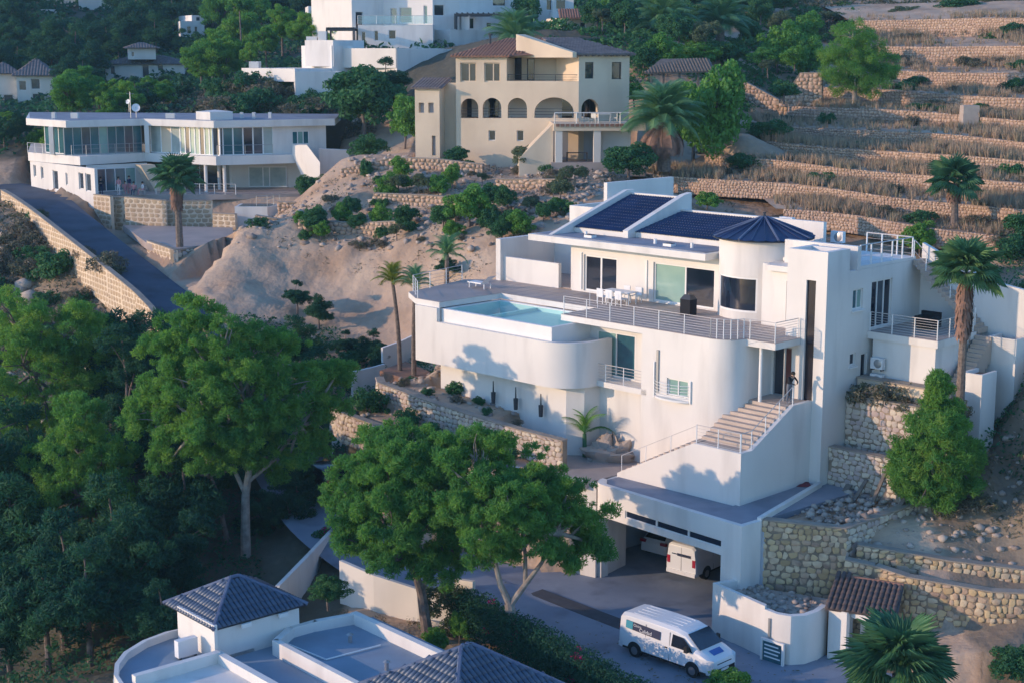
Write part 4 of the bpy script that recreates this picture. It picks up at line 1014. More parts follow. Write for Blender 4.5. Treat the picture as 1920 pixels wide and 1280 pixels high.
# entrance stair block over the garage roof
mb=MB(FM); nst=14; za,zb=5.2,7.75
for i in range(nst):
    a0=-10.0+4.9*i/nst; mb.box(a0,a0+4.9/nst,2.95,5.19,5.0,za+(zb-za)*(i+1)/nst)
mb.box(-5.1,-2.4,2.95,5.19,5.0,7.72); mb.build('side_steps','step_tile',HV)
mb=MB(FM); mb.add([(-10.1,2.7,5.0),(-2.15,2.7,5.0),(-2.15,2.95,5.0),(-10.1,2.95,5.0),(-10.1,2.7,5.25),(-2.15,2.7,7.75),(-2.15,2.95,7.75),(-10.1,2.95,5.25),(-5.1,2.7,7.75),(-5.1,2.95,7.75)],[(0,1,5,8,4),(2,3,7,9,6),(4,8,9,7),(8,5,6,9),(1,2,6,5),(3,0,4,7),(0,3,2,1)])
mb.add([(-2.4,2.95,5.0),(-2.15,2.95,5.0),(-2.15,8.6,5.0),(-2.4,8.6,5.0),(-2.4,2.95,7.75),(-2.15,2.95,7.75),(-2.15,3.6,7.75),(-2.15,7.0,9.45),(-2.15,8.6,9.45),(-2.4,8.6,9.45),(-2.4,7.0,9.45),(-2.4,3.6,7.75)],[(0,3,2,1),(1,2,8,7,6,5),(3,0,4,11,10,9),(0,1,5,4),(4,5,6,11),(11,6,7,10),(10,7,8,9),(2,3,9,8)])
mb.build('stair_wall',W,HV)
NS=10
for i in range(NS):
    mb=MB(FM); b0=3.7+3.3*i/NS; mb.box(-5.35,-2.4,b0,b0+3.3/NS+.04,5.0 if i==0 else 7.2+i*.1,7.75+1.65*(i+1)/NS); mb.build('step','step_tile',HV)
mb=MB(FM); mb.box(-4.7,-2.4,7.0,8.6,8.5,9.41); mb.build('entrance_floor','step_tile',HV)
mb=MB(FM); mb.box(-6.2,-4.7,5.19,7,5,7.7); mb.build('landing_base','step_tile',HV)
railing(HV,[FM.w(-2.28,2.85,7.75),FM.w(-2.28,3.7,7.75),FM.w(-2.28,7.1,9.45)],.95,1,1.3)
railing(HV,[FM.w(-5.0,2.83,7.75),FM.w(-2.3,2.83,7.75)],.95,5,1.3)
railing(HV,[FM.w(-9.9,2.83,5.3),FM.w(-5.0,2.83,7.75)],.9,0,1.6,r=.015)
# right balcony with room wall below
mb=MB(FM); mb.box(-1.49,2.6,12.5,16.4,12.25,12.62); mb.build('balcony_slab',W,HV)
mb=MB(FM); mb.box(-1.19,2.45,12.6,16.2,9.2,12.25); mb.build('balcony_base',W,HV)
mb=MB(FM); mb.box(-1.45,2.55,12.55,16.3,12.625,12.64); mb.build('balcony_floor','deck_tile',HV)
railing(HV,[FM.w(-1.4,12.6,12.64),FM.w(2.5,12.6,12.64),FM.w(2.5,16.2,12.64)],1.0,7,1.3)
# flight of steps from the balcony up to the roof terrace, with its white backing walls
for i in range(18):
    mb=MB(FM); a=-1.4+i*0.22; z=16.0-i*0.19; mb.box(a,a+.24,16.6,17.6,z-.32,z-.02); mb.build('step','step_tile',HV)
mb=MB(FM); mb.add([(-1.5,17.62,9),(5.6,17.62,9),(5.6,17.9,9),(-1.5,17.9,9),(-1.5,17.62,16.8),(2.3,17.62,15.2),(5.6,17.62,14.7),(-1.5,17.9,16.8),(2.3,17.9,15.2),(5.6,17.9,14.7)],[(0,1,6,5,4),(2,3,7,8,9),(4,5,8,7),(5,6,9,8),(1,2,9,6),(3,0,4,7)]); mb.build('backing_wall',W,HV)
railing(HV,[FM.w(-1.35,16.55,16.12),FM.w(2.4,16.55,12.9)],.95,1,1.0)
for i in range(14):
    mb=MB(FM); b=13.3+i*0.22; z=10.0+i*0.19; mb.box(2.65,3.55,b,b+.24,z-1.2,z); mb.build('step','step_tile',HV)
for (a0,a1,b0,b1,z1) in ((3.56,4.7,13.3,14.8,11.1),(3.3,4.9,16.3,17.55,12.5)):
    mb=MB(FM); mb.box(a0,a1,b0,b0+.15,z1-5.5,z1); mb.box(a1-.15,a1,b0+.15,b1,z1-5.5,z1); mb.box(a0,a0+.15,b0+.15,b1,z1-5.5,z1); mb.build('planter_wall',W,HV)
    mb=MB(FM); mb.box(a0+.15,a1-.15,b0+.15,b1,z1-.5,z1-.2); mb.build('planter_soil','soil_red',HV)
# air conditioners
def ac_unit(label,loc,rot,s=1.0,group=None):
    t=thing('air_conditioner',label,'air conditioner',loc,group); fr=Fr((loc[0],loc[1]),math.degrees(rot)); z=loc[2]
    k=MB(fr); k.box(-.45*s,.45*s,-.16*s,.16*s,z+.08,z+.08+.72*s); k.build('casing','plastic_white',t)
    k=MB(fr); nn=14; k.add([(.08*s+.29*s*math.cos(2*math.pi*i/nn),-.162*s,z+.08+.36*s+.29*s*math.sin(2*math.pi*i/nn)) for i in range(nn)]+[(.08*s+.2*s*math.cos(2*math.pi*i/nn),-.19*s,z+.08+.36*s+.2*s*math.sin(2*math.pi*i/nn)) for i in range(nn)],[(i,(i+1)%nn,nn+(i+1)%nn,nn+i) for i in range(nn)]+[tuple(range(nn,2*nn))]); k.build('fan_grille','grey_metal',t)
    for a in (-.35*s,.35*s): k=MB(fr); k.box(a-.04,a+.04,-.17*s,.17*s,z,z+.08); k.build('foot','dark_metal',t)
    return t
ac_unit('white air conditioner on the villa roof just right of the turret finial',FM.w(-9.6,18.8,16.1),R(-45),1.2)
ac_unit('smaller white air conditioner on the villa roof directly behind the turret cone',FM.w(-11.0,18.6,16.6),R(-45),1.0)
ac_unit('white air conditioner on the roof at the villa roof terrace, rightmost on the roof',FM.w(-7.6,18.8,16.1),R(-45),.9)
ac_unit('upper air conditioner beside the side door under the right balcony',FM.w(-.7,12.35,10.7),R(-45),.8)
ac_unit('lower air conditioner beside the side door under the right balcony',FM.w(-.7,12.35,9.85),R(-45),.8)
# ================================================================== garage
GA=thing('garage','white flat-roofed garage with a wide opening and strip windows below the entrance stairs','garage',FG.w(-5,2,0))
gw=10.26
mb=MB(FG)
GH_=[( -7.7,-1.25,3.78,4.18)]
mb.wall('b',0,0.3,-gw+.9,0,3.45,5.15,GH_); mb.box(-1.25,0,0.0,0.3,-.3,3.45); mb.box(-.3,0,.3,1.4,-.3,5.15)
mb.prism([(-gw+.9,0),(-gw+.9,.3)]+arc(-gw+.9,.9,.6,-90,-180,5)[0:0]+[(-gw+.3,.9),(-gw,.9)]+arc(-gw+.9,.9,.9,180,270,6)[1:-1],3.45,5.15)
mb.prism([(-gw,.9),(-gw+.3,.9),(-gw-.15,2.8),(-gw-.45,2.8)],-.3,5.0); mb.build('garage_wall',W,GA)
mb=MB(FG); mb.box(-gw,-gw+.45,.4,.9,-.3,3.45); mb.build('pillar',W,GA)
pw=(7.7-1.25)/3
for i in range(3): window(GA,FG,'b',.05,-7.7+pw*i,-7.7+pw*(i+1),3.78,4.18,'glass_dark',fw=.05,name='strip_window')
mb=MB(FG); mb.prism([(-gw+.1,1.0),(-gw+.9,.28),(-.28,.28),(-.28,1.4),(-.3,10),(-gw+.1,10)],4.6,5.05); mb.build('roof_slab','grey_roof',GA)
mb=MB(FM); mb.prism([(-2.4,.35),(-.2,.3),(-.1,1.3),(-.9,5),(-1.6,8.6),(-2.4,8.6)],4.7,5.12); mb.build('roof_walk','grey_roof',GA)
mb=MB(FM); mb.add([(-.12,1.35,4.3),(.12,1.35,4.3),(-1.35,8.6,4.3),(-1.6,8.6,4.3),(-.12,1.35,5.3),(.12,1.35,5.3),(-1.35,8.6,5.3),(-1.6,8.6,5.3)],[(0,1,2,3)[::-1],(4,5,6,7),(0,1,5,4),(1,2,6,5),(2,3,7,6),(3,0,4,7)]); mb.build('edge_parapet',W,GA)
mb=MB(FG); mb.box(-12.6,0,9.6,9.8,-.3,4.75); mb.box(-12.6,-12.4,2.6,9.6,-.3,4.75); mb.box(-12.4,-gw-.4,2.6,2.8,-.3,4.75); mb.box(-12.4,-gw,2.8,9.6,4.6,4.7); mb.box(-.1,.1,1.4,9.6,-.3,4.6); mb.build('inner_wall','interior_mid',GA)
mb=MB(FG); mb.box(-8.9,-8.5,8.9,9.3,-.2,3.2); mb.build('inner_pillar','white_trim',GA)
# ================================================================== planter beside the garage
PL=thing('planter','low white curved planter wall full of rubble below the garage pillar','planter',FM.w(1.5,-.5,0))
out=[(-.85,-1.0),(2.75,-1.85)]; cur=[(3.5,-1.95),(4.1,-1.75),(4.5,-1.2),(4.6,-.4),(4.45,.6)]; back=[(4.2,1.6),(-.3,1.0)]
def ring(z0,z1,o,i,mm): 
    k=MB(FM); k.prism(o+i[::-1],z0,z1); return k.build('planter_wall',mm,PL)
k=MB(FM)
def inset(p,c=(2,.2),d=.22):
    v=Vector((c[0]-p[0],c[1]-p[1])); v.normalize(); return (p[0]+v.x*d*1.3,p[1]+v.y*d*1.3)
k.prism(out+[inset(p) for p in out[::-1]],-.3,2.45); k.prism([out[1]]+cur+[inset(p) for p in ([out[1]]+cur)[::-1]],-.3,2.3); k.prism([(-.85,-1.0),inset((-.85,-1.0)),(-.1,.2),(-.4,.3)],-.3,2.45); k.build('planter_wall',W,PL)
k=MB(FM); k.prism([inset(p) for p in out+cur]+[(4.2,2.4),(0,1.0)],-.2,1.95); k.build('planter_soil','rock',PL)
k=MB(FM); k.box(3.05,3.15,-1.99,-1.96,1.0,2.0); k.build('wall_slot','grey_metal',PL)
gt=thing('meter_hatch','small white framed louvred hatch at the foot of the curved planter wall','hatch',FM.w(3.5,-2.1,0))
k=MB(FM); k.box(2.75,4.0,-2.12,-2.0,.95,1.05); k.box(2.75,2.85,-2.12,-2.0,0,.95); k.box(3.9,4.0,-2.12,-2.0,0,.95); k.build('frame','white_trim',gt)
k=MB(FM); k.box(2.85,3.9,-2.06,-2.02,0.02,.95); k.build('panel','glass_teal',gt)
for i in range(4): k=MB(FM); k.box(2.95,3.8-.1*(i%2),-2.085,-2.065,.2+.18*i,.26+.18*i); k.build('slat','white_metal',gt)
# tiled lean-to to the right of the planter
SH=thing('lean_to','small white lean-to with a ribbed brown tile roof against the golden stone wall','shed',FM.w(6,1,0))
r0=FM.w(4.75,-.05,2.42); r1=FM.w(7.7,1.15,2.42); r2=FM.w(6.75,3.2,3.15); r3=FM.w(3.75,2.3,3.15)
rf,_n=tile_roof(SH,[r0,r1,r2,r3],'brown_tile',tw=.24,tl=.45,nparts=140,rise=.09,base_m='brown_tile')
ridge(rf,r3,r2,'terracotta',.1)
k=MB(FM); k.box(4.75,5.7,.25,.5,-.3,2.35); k.box(4.6,4.8,.5,2.2,-.3,2.4); k.box(6.9,7.1,1.0,1.3,-.3,2.3); k.box(5.7,7.1,.6,.75,2.05,2.3); k.build('shed_wall',W,SH)
k=MB(FM); k.box(5.7,6.9,1.4,1.5,-.3,2.05); k.build('back_wall','white_render',SH)
# ================================================================== foreground house
FH=thing('house','white house seen from above with two blue hipped tile roofs and flat roofs between parapets','house',FF.w(0,0,-1))
def hip(fr,a0,a1,b0,b1,ze,zr,ridge_len,nparts,m='slate_blue_tile',par=None):
    cx,cy=(a0+a1)/2,(b0+b1)/2; h=ridge_len/2
    if a1-a0>=b1-b0: A=(cx-h,cy,zr);B=(cx+h,cy,zr)
    else: A=(cx,cy-h,zr);B=(cx,cy+h,zr)
    c=[(a0,b0,ze),(a1,b0,ze),(a1,b1,ze),(a0,b1,ze)]
    if a1-a0>=b1-b0: faces=[[c[0],c[1],B,A],[c[1],c[2],B],[c[2],c[3],A,B],[c[3],c[0],A]]
    else: faces=[[c[0],c[1],A],[c[1],c[2],B,A],[c[2],c[3],B],[c[3],c[0],A,B]]
    used=0
    for i,f in enumerate(faces):
        ff=[]
        for p in f:
            w=fr.w(*p)
            if not ff or (Vector(w)-Vector(ff[-1])).length>1e-3: ff.append(w)
        if (Vector(ff[0])-Vector(ff[-1])).length<1e-3: ff.pop()
        share=[.3,.4,.0,.3][i]
        rf,n_=tile_roof(par,ff,m,nparts=int(nparts*share),base_m='dark_metal')
        hs=[(c[0],A),(c[1],B if a1-a0>=b1-b0 else A),(c[2],B),(c[3],A if a1-a0>=b1-b0 else B)]
        ridge(rf,fr.w(*hs[i][0]),fr.w(*hs[i][1]),'ridge_tile')
    if ridge_len>.1: ridge(rf,fr.w(*A),fr.w(*B),'ridge_tile')
hip(FF,-4.05,0.1,-.1,4.5,3.8,5.0,0.4,160,par=FH)
k=MB(FF); k.box(-2.9,-.05,.1,4.15,-1.2,3.8); k.build('tower_wall',W,FH)
k=MB(FF); k.box(-2.95,0.1,-.05,.1,2.4,3.95); k.build('tower_parapet',W,FH)
for b in (1.2,3.0):
    k=MB(FF); k.box(.1,.22,b,b+.45,3.55,3.72); k.build('roof_outlet','white_trim',FH)
ZF=2.45
k=MB(FF); k.prism([(-3.4,-.2),(-2.9,1.8),(-.05,1.9),(-.05,-1.0),(1.2,-3.9),(.3,-4.2),(-.9,-4.1),(-2.2,-3.2),(-3.0,-2.0)],-1.2,ZF); k.build('flat_roof','light_roof',FH)
rimo=[(-3.3,.4),(-3.4,-.4),(-3.15,-1.6),(-2.5,-2.8),(-1.6,-3.65),(-.6,-4.2),(.4,-4.45),(1.4,-4.4)]; rimi=[(a+ .16,b+.12) for a,b in rimo]
k=MB(FF); k.prism(rimo+rimi[::-1],-1.2,ZF+.32); k.build('curved_parapet',W,FH)
k=MB(FF); k.box(.35,.65,-3.9,-.1,-1.2,ZF+.55); k.box(.35,6,-.25,.05,-1.2,ZF+.5); k.box(.65,6,-3.9,-.25,-1.2,ZF+.1); k.build('front_terrace_parapet',W,FH)
k=MB(FF); k.box(-.05,9,-.0,8,-1.2,ZF-.15); k.build('flat_roof','light_roof',FH)
k=MB(FF); k.prism([(-.05,3.6),(.9,2.4),(9,2.4),(9,6.9),(.3,6.6),(-.05,4.6)],-1.2,ZF+.05); k.build('flat_roof','light_roof',FH)
k=MB(FF); k.box(.8,9,2.25,2.5,ZF-.2,ZF+.5); k.prism([(-.05,3.5),(.2,3.7),(1.0,2.5),(.8,2.25)],ZF-.2,ZF+.5); k.box(-.05,.2,3.7,4.9,ZF-.2,ZF+.5)
k.prism([(-.05,4.9),(.2,4.7),(.6,6.5),(.35,6.7)],ZF-.2,ZF+.5); k.box(.4,9.2,6.5,6.8,-1.2,ZF+.55); k.build('roof_parapet',W,FH)
hip(FF,8.9,14.5,.9,6.6,4.0,5.6,0.5,140,par=FH)
k=MB(FF); k.box(9.3,14,1.3,6.2,-1.2,4.0); k.build('tower_wall',W,FH)
ac_unit('white air conditioner on the foreground flat roof beside the lit tower wall',FF.w(-1.0,-.75,ZF+.02),R(-139),1.0)
# ================================================================== stone walls near the villa
def W3(pts): return [(*FM.w(a,b,0)[:2],z0,z1) for a,b,z0,z1 in pts]
stone_wall('golden rubble retaining wall between the garage side and the stone corner, behind the planter',W3([(.12,1.5,0.5,5.15),(3.35,3.65,0.5,4.95)]),.30,'stone_gold',300)
stone_wall('short shaded stone return wall at the inner corner of the rubble terrace',W3([(3.35,3.65,0.5,4.95),(3.75,9.3,3.5,5.1)]),.30,'stone_pale',120)
stone_wall('shaded grey-gold stone wall behind the rubble terrace with old planks leaning on it',W3([(-1.45,9.3,4.7,7.0),(4.5,9.3,4.7,7.0)]),.29,'stone_pale',260)
stone_wall('pale sunlit stone wall beside the stair tower, above the plank wall',W3([(-1.45,10.75,6.7,9.5),(4.6,10.75,6.7,9.5)]),.29,'stone_pale',260)
sl=thing('block_ledge','low beige block ledge under the right balcony wall','ledge',FM.w(1,11.7,9))
k=MB(FM); k.box(-1.4,3.6,11.6,12.3,9.0,10.3); k.build('ledge_block','cream_render',sl); k=MB(FM); k.box(-1.45,3.65,11.55,12.35,10.3,10.38); k.build('coping','wall_cap',sl)
def WD(pts): return [(*atD(px,py,d)[:2],atD(px,py,d)[2]-h,atD(px,py,d)[2]) for px,py,d,h in pts]
stone_wall('upper golden stone terrace wall on the lower right slope, above the ledge path',WD([(1608,1022,69.6,1.3),(1680,1034,69.2,1.3),(1780,1052,68.6,1.4),(1930,1070,67.8,1.6)]),.28,'stone_gold',300)
stone_wall('long golden stone retaining wall at the lower right, behind the big fan palm',WD([(1584,1050,68.7,4.5),(1640,1062,68.3,4.5),(1700,1082,67.4,3.8),(1790,1098,66.6,3.0),(1860,1110,66.0,2.6),(1990,1116,65.4,2.4)]),.29,'stone_gold',300)
# ================================================================== vehicles
def section_body(name,m,parent,fr,secs,smooth=True):
    """loft of closed cross sections; secs: list of (a,[(b,z)...])"""
    mb=MB(fr); n=len(secs[0][1]); k=0
    vs=[];fs=[]
    for a,pr in secs: vs+=[(a,b,z) for b,z in pr]
    for i in range(len(secs)-1):
        for j in range(n): fs.append((i*n+j,i*n+(j+1)%n,(i+1)*n+(j+1)%n,(i+1)*n+j))
    fs.append(tuple(range(n-1,-1,-1))); fs.append(tuple((len(secs)-1)*n+j for j in range(n)))
    mb.add(vs,fs); o=mb.build(name,m,parent)
    bv=o.modifiers.new('b','BEVEL'); bv.width=0.04; bv.segments=2; bv.limit_method='ANGLE'; bv.angle_limit=R(20)
    return o
def wheel(parent,fr,a,b,r,w,side,name='wheel'):
    k=MB(fr); n=20
    vs=[(a+r*math.cos(2*math.pi*i/n),b,r+r*math.sin(2*math.pi*i/n)) for i in range(n)]+[(a+r*math.cos(2*math.pi*i/n),b+w*side,r+r*math.sin(2*math.pi*i/n)) for i in range(n)]
    k.add(vs,[tuple(range(n)),tuple(range(2*n-1,n-1,-1))]+[(i,n+i,n+(i+1)%n,(i+1)%n) for i in range(n)]); wh=k.build(name,'rubber',parent)
    k=MB(fr); rr=r*.58; bo=b-0.012*side
    k.add([(a+rr*math.cos(2*math.pi*i/n),bo,r+rr*math.sin(2*math.pi*i/n)) for i in range(n)]+[(a,bo-.02*side,r)],[(i,(i+1)%n,n) for i in range(n)]); k.build('hub','hub_grey',wh)
def van(label,fr,L=5.3,Wd=1.92,Hh=1.95,group=None,signs=False):
    """fr: origin at rear centre on the ground, a forward, b to the vehicle's left"""
    t=thing('van',label,'van',(fr.o[0],fr.o[1],0.0),group)
    def sec(a,hw,top,zb=.32,hwt=None,roof=.12):
        hwt=hwt or hw*.90
        return (a,[(-hw,zb),(-hw*1.0,1.0),(-hw*.97,min(1.15,top-.05)),(-hwt,max(top-roof,min(1.2,top-.03))),(-hwt*.8,top),(hwt*.8,top),(hwt,max(top-roof,min(1.2,top-.03))),(hw*.97,min(1.15,top-.05)),(hw,1.0),(hw,zb)])
    h=Wd/2
    S=[sec(0.0,h*.95,1.80,.42,h*.84),sec(.12,h,1.90),sec(.5,h,Hh),sec(2.0,h,Hh+.02),sec(3.3,h,Hh),sec(3.75,h,1.86,hwt=h*.86),sec(4.35,h,1.42,hwt=h*.84),sec(4.62,h*.99,1.20,hwt=h*.86),sec(5.0,h*.95,1.05,hwt=h*.86),sec(5.22,h*.86,.92,hwt=h*.78),sec(5.3,h*.80,.70,.4,h*.72)]
    S=[(a,[(b,min(z,max(p[1] for p in pr))) for b,z in pr]) for a,pr in S]
    section_body('body','van_white',t,fr,S)
    def quad(nm,pts,m,p=t):
        k=MB(fr); k.add(pts,[tuple(range(len(pts)))]); 
        P=[Vector(q) for q in pts]; nn=(P[1]-P[0]).cross(P[2]-P[0]).normalized()*0.012
        k=MB(fr); n=len(pts); k.add([tuple(q) for q in P]+[tuple(q+nn) for q in P],[tuple(range(n-1,-1,-1)),tuple(range(n,2*n))]+[(i,(i+1)%n,n+(i+1)%n,n+i) for i in range(n)]); return k.build(nm,m,p)
    quad('windscreen',[(3.83,h*.76,1.84),(3.83,-h*.76,1.84),(4.55,-h*.82,1.29),(4.55,h*.82,1.29)][::-1],'glass_dark')
    for s in (1,-1):
        q=[(3.05,s*(h*.985),1.14),(4.25,s*(h*.985),1.14),(4.08,s*(h*.965),1.36),(3.70,s*(h*.925),1.66),(3.1,s*(h*.925),1.69)]
        quad('side_window',q if s<0 else q[::-1],'glass_dark')
        q=[(2.93,s*h*1.003,.45),(2.955,s*h*1.003,.45),(2.955,s*h*.93,1.72),(2.93,s*h*.93,1.72)]
        quad('door_seam',q if s<0 else q[::-1],'hub_grey')
        q=[(1.55,s*h*1.003,.45),(1.57,s*h*1.003,.45),(1.57,s*h*.93,1.72),(1.55,s*h*.93,1.72)]
        quad('door_seam',q if s<0 else q[::-1],'hub_grey')
        q=[(.25,s*h*1.004,.33),(5.0,s*h*.985,.33),(5.0,s*h*.985,.42),(.25,s*h*1.004,.42)]
        quad('sill_strip',q if s<0 else q[::-1],'rubber')
        k=MB(fr); k.box(2.7,2.85,s*h,s*(h+.03),.98,1.03); k.build('door_handle','rubber',t)
        k=MB(fr); k.box(3.95,4.12,s*(h+.02),s*(h+.24),1.15,1.42); k.build('mirror','rubber',t)
        for a in (.95,4.25): wheel(t,fr,a,s*(h+.012),.33,.24,-s)
        for a in (.95,4.25):
            k=MB(fr); n=10; pts=[(a+.42*math.cos(math.pi*i/n),s*(h+.004),.33+.42*math.sin(math.pi*i/n)) for i in range(n+1)]; k.add(pts+[(p[0],p[1]-s*.1,p[2]) for p in pts],[tuple(range(n+1)) if s<0 else tuple(range(n,-1,-1))]); k.build('wheel_arch','rubber',t)
        k=MB(fr); k.box(-.02,.05,s*h*.72,s*h*.92,.82,1.22); k.build('tail_light','tail_red',t)
        k=MB(fr); k.add([(5.02,s*h*.60,.86),(4.95,s*h*.9,.86),(4.86,s*h*.9,1.02),(4.98,s*h*.60,1.02)],[(0,1,2,3) if s>0 else (3,2,1,0)]); k.build('headlight','hub_grey',t)
    k=MB(fr); k.box(-.06,.2,-h*.93,h*.93,.30,.50); k.build('rear_bumper','van_white',t)
    k=MB(fr); k.box(5.1,5.31,-h*.75,h*.75,.30,.55); k.build('front_bumper','rubber',t)
    k=MB(fr); k.box(5.295,5.33,-.26,.26,.42,.53); k.build('number_plate','plastic_white',t)
    k=MB(fr); k.box(5.2,5.285,-.5,.5,.62,.78); k.build('grille','rubber',t)
    k=MB(fr); k.box(-.075,-.06,-.26,.26,.36,.46); k.build('number_plate','plastic_white',t)
    quad('rear_window',[(.005,-h*.62,1.32),(.005,h*.62,1.32),(.05,h*.60,1.68),(.05,-h*.60,1.68)][::-1],'glass_dark')
    quad('rear_seam',[(.0,-.012,.5),(.0,.012,.5),(.01,.012,1.75),(.01,-.012,1.75)][::-1],'hub_grey')
    k=MB(fr)
    for i in range(5): k.box(.6,3.2,-h*.62+i*h*.31-.02,-h*.62+i*h*.31+.02,Hh-.01,Hh+.018)
    k.build('roof_ribs','van_white',t)
    return t,quad,h
vc=FM.w(-2.35,-5.0,0); VR=Fr((vc[0],vc[1]),-45)
vt,quad,h=van('white panel van with a dark lettered side sign parked before the curved planter',VR,signs=True)
def vs_(a,z): # point on the near (right-hand) flank
    f=(z-1.15)/(1.8-1.15); return (a,-h*(.97-.07*f)-.03,z)
quad('side_sign',[vs_(.42,1.30),vs_(2.42,1.22),vs_(2.42,1.60),vs_(.42,1.66)],'decal_navy')
quad('sign_emblem',[(p[0],p[1]-.012,p[2]) for p in (vs_(.42,1.31),vs_(.82,1.295),vs_(.82,1.645),vs_(.42,1.655))],'decal_teal')
def text(body,name,m,parent,loc,rotm,size):
    cu=bpy.data.curves.new(name,'FONT'); cu.body=body; cu.size=size; cu.extrude=0.002; cu.align_x='LEFT'
    o=bpy.data.objects.new(name,cu); COL.objects.link(o); dg=bpy.context.evaluated_depsgraph_get(); me=bpy.data.meshes.new_from_object(o.evaluated_get(dg)); bpy.data.objects.remove(o)
    me.materials.clear(); me.materials.append(M_[m]); ob=bpy.data.objects.new(name,me); COL.objects.link(ob)
    ob.parent=parent; L=Vector(parent.location); ob.matrix_local=Matrix.Translation(Vector(loc)-L)@rotm.to_4x4(); return ob
ux=Vector((VR.u[0],VR.u[1],0)); uz=Vector((VR.v[0]*.1,VR.v[1]*.1,1)).normalized(); un=ux.cross(uz); rotm=Matrix((ux,uz,un)).transposed()
p=vs_(.86,1.50); text('Clinica','lettering','van_white',vt,VR.w(p[0],p[1]-.03,p[2]-.03),rotm,.17)
p=vs_(1.22,1.33); text('Calidad','lettering','van_white',vt,VR.w(p[0],p[1]-.03,p[2]-.03),rotm,.24)
quad('bonnet_sign',[(4.70,-.38,1.198),(4.98,-.36,1.068),(4.98,.36,1.068),(4.70,.38,1.198)],'decal_blue')
v2=FM.w(-6.5,3.7,0); VR2=Fr((v2[0],v2[1]),45+4)
v2t,quad2,_h=van('white van parked nose-in inside the garage, rear doors facing out',VR2)
for zz in (1.42,1.32): 
    P=[(-.012,-.62,zz),(-.012,.25,zz),(-.012,.25,zz-.05),(-.012,-.62,zz-.05)]; k=MB(VR2); k.add(P,[(0,1,2,3)]); k.build('rear_lettering','decal_navy',v2t)
def car(label,fr,paint,z=0.0):
    t=thing('car',label,'car',(fr.o[0],fr.o[1],z)); h=.9
    def sec(a,hw,belt,top,zb=.28):
        return (a,[(-hw,zb+z),(-hw,belt*.75+z),(-hw*.96,belt+z),(-hw*.78,top-.04+z),(-hw*.6,top+z),(hw*.6,top+z),(hw*.78,top-.04+z),(hw*.96,belt+z),(hw,belt*.75+z),(hw,zb+z)])
    section_body('body',paint,t,fr,[sec(0,h*.86,.80,.86,.35),sec(.15,h*.95,.92,1.02),sec(.55,h,.98,1.34),sec(1.1,h,.98,1.47),sec(2.2,h,.97,1.49),sec(2.8,h,.95,1.36),sec(3.3,h,.93,1.0),sec(4.0,h*.95,.84,.88),sec(4.25,h*.8,.68,.70,.35)])
    def q(nm,pts,m): k=MB(fr); k.add([(a,b,c+z) for a,b,c in pts],[tuple(range(len(pts))),tuple(range(len(pts)-1,-1,-1))]); k.build(nm,m,t)
    q('rear_window',[(.2,-.66,1.06),(.2,.66,1.06),(.56,.58,1.36),(.56,-.58,1.36)],'glass_dark')
    q('windscreen',[(2.86,-.6,1.37),(2.86,.6,1.37),(3.33,.72,1.03),(3.33,-.72,1.03)],'glass_dark')
    for s in (1,-1):
        q('side_window',[(.75,s*.885,1.02),(3.0,s*.885,1.0),(2.7,s*.78,1.30),(1.0,s*.75,1.40)],'glass_dark')
        for a in (.8,3.4):
            k=MB(fr); n=18; r=.32; y=s*(h+.01); k.add([(a+r*math.cos(2*math.pi*i/n),y,z+r+r*math.sin(2*math.pi*i/n)) for i in range(n)]+[(a+r*math.cos(2*math.pi*i/n),y-s*.22,z+r+r*math.sin(2*math.pi*i/n)) for i in range(n)],[tuple(range(n)),tuple(range(2*n-1,n-1,-1))]+[(i,n+i,n+(i+1)%n,(i+1)%n) for i in range(n)]); wh=k.build('wheel','rubber',t)
            k=MB(fr); k.add([(a+.18*math.cos(2*math.pi*i/n),y+s*.01,z+r+.18*math.sin(2*math.pi*i/n)) for i in range(n)],[tuple(range(n)) if s<0 else tuple(range(n-1,-1,-1))]); k.build('hub','hub_grey',wh)
        k=MB(fr); k.box(-.01,.16,s*.48,s*.86,.84+z,.98+z); k.build('tail_light','tail_red',t)
        k=MB(fr); k.box(4.05,4.2,s*.45,s*.75,.60+z,.72+z); k.build('headlight','hub_grey',t)
    return t
c2=FM.w(-9.75,5.3,0); car('white car parked inside the garage left of the van, its tail light showing',Fr((c2[0],c2[1]),49),'van_white')
hc=atZ(610,915,1.7); car('black car parked on the upper street behind the big pine',Fr((hc[0]+1.0,hc[1]-.6),128),'car_black',1.5)

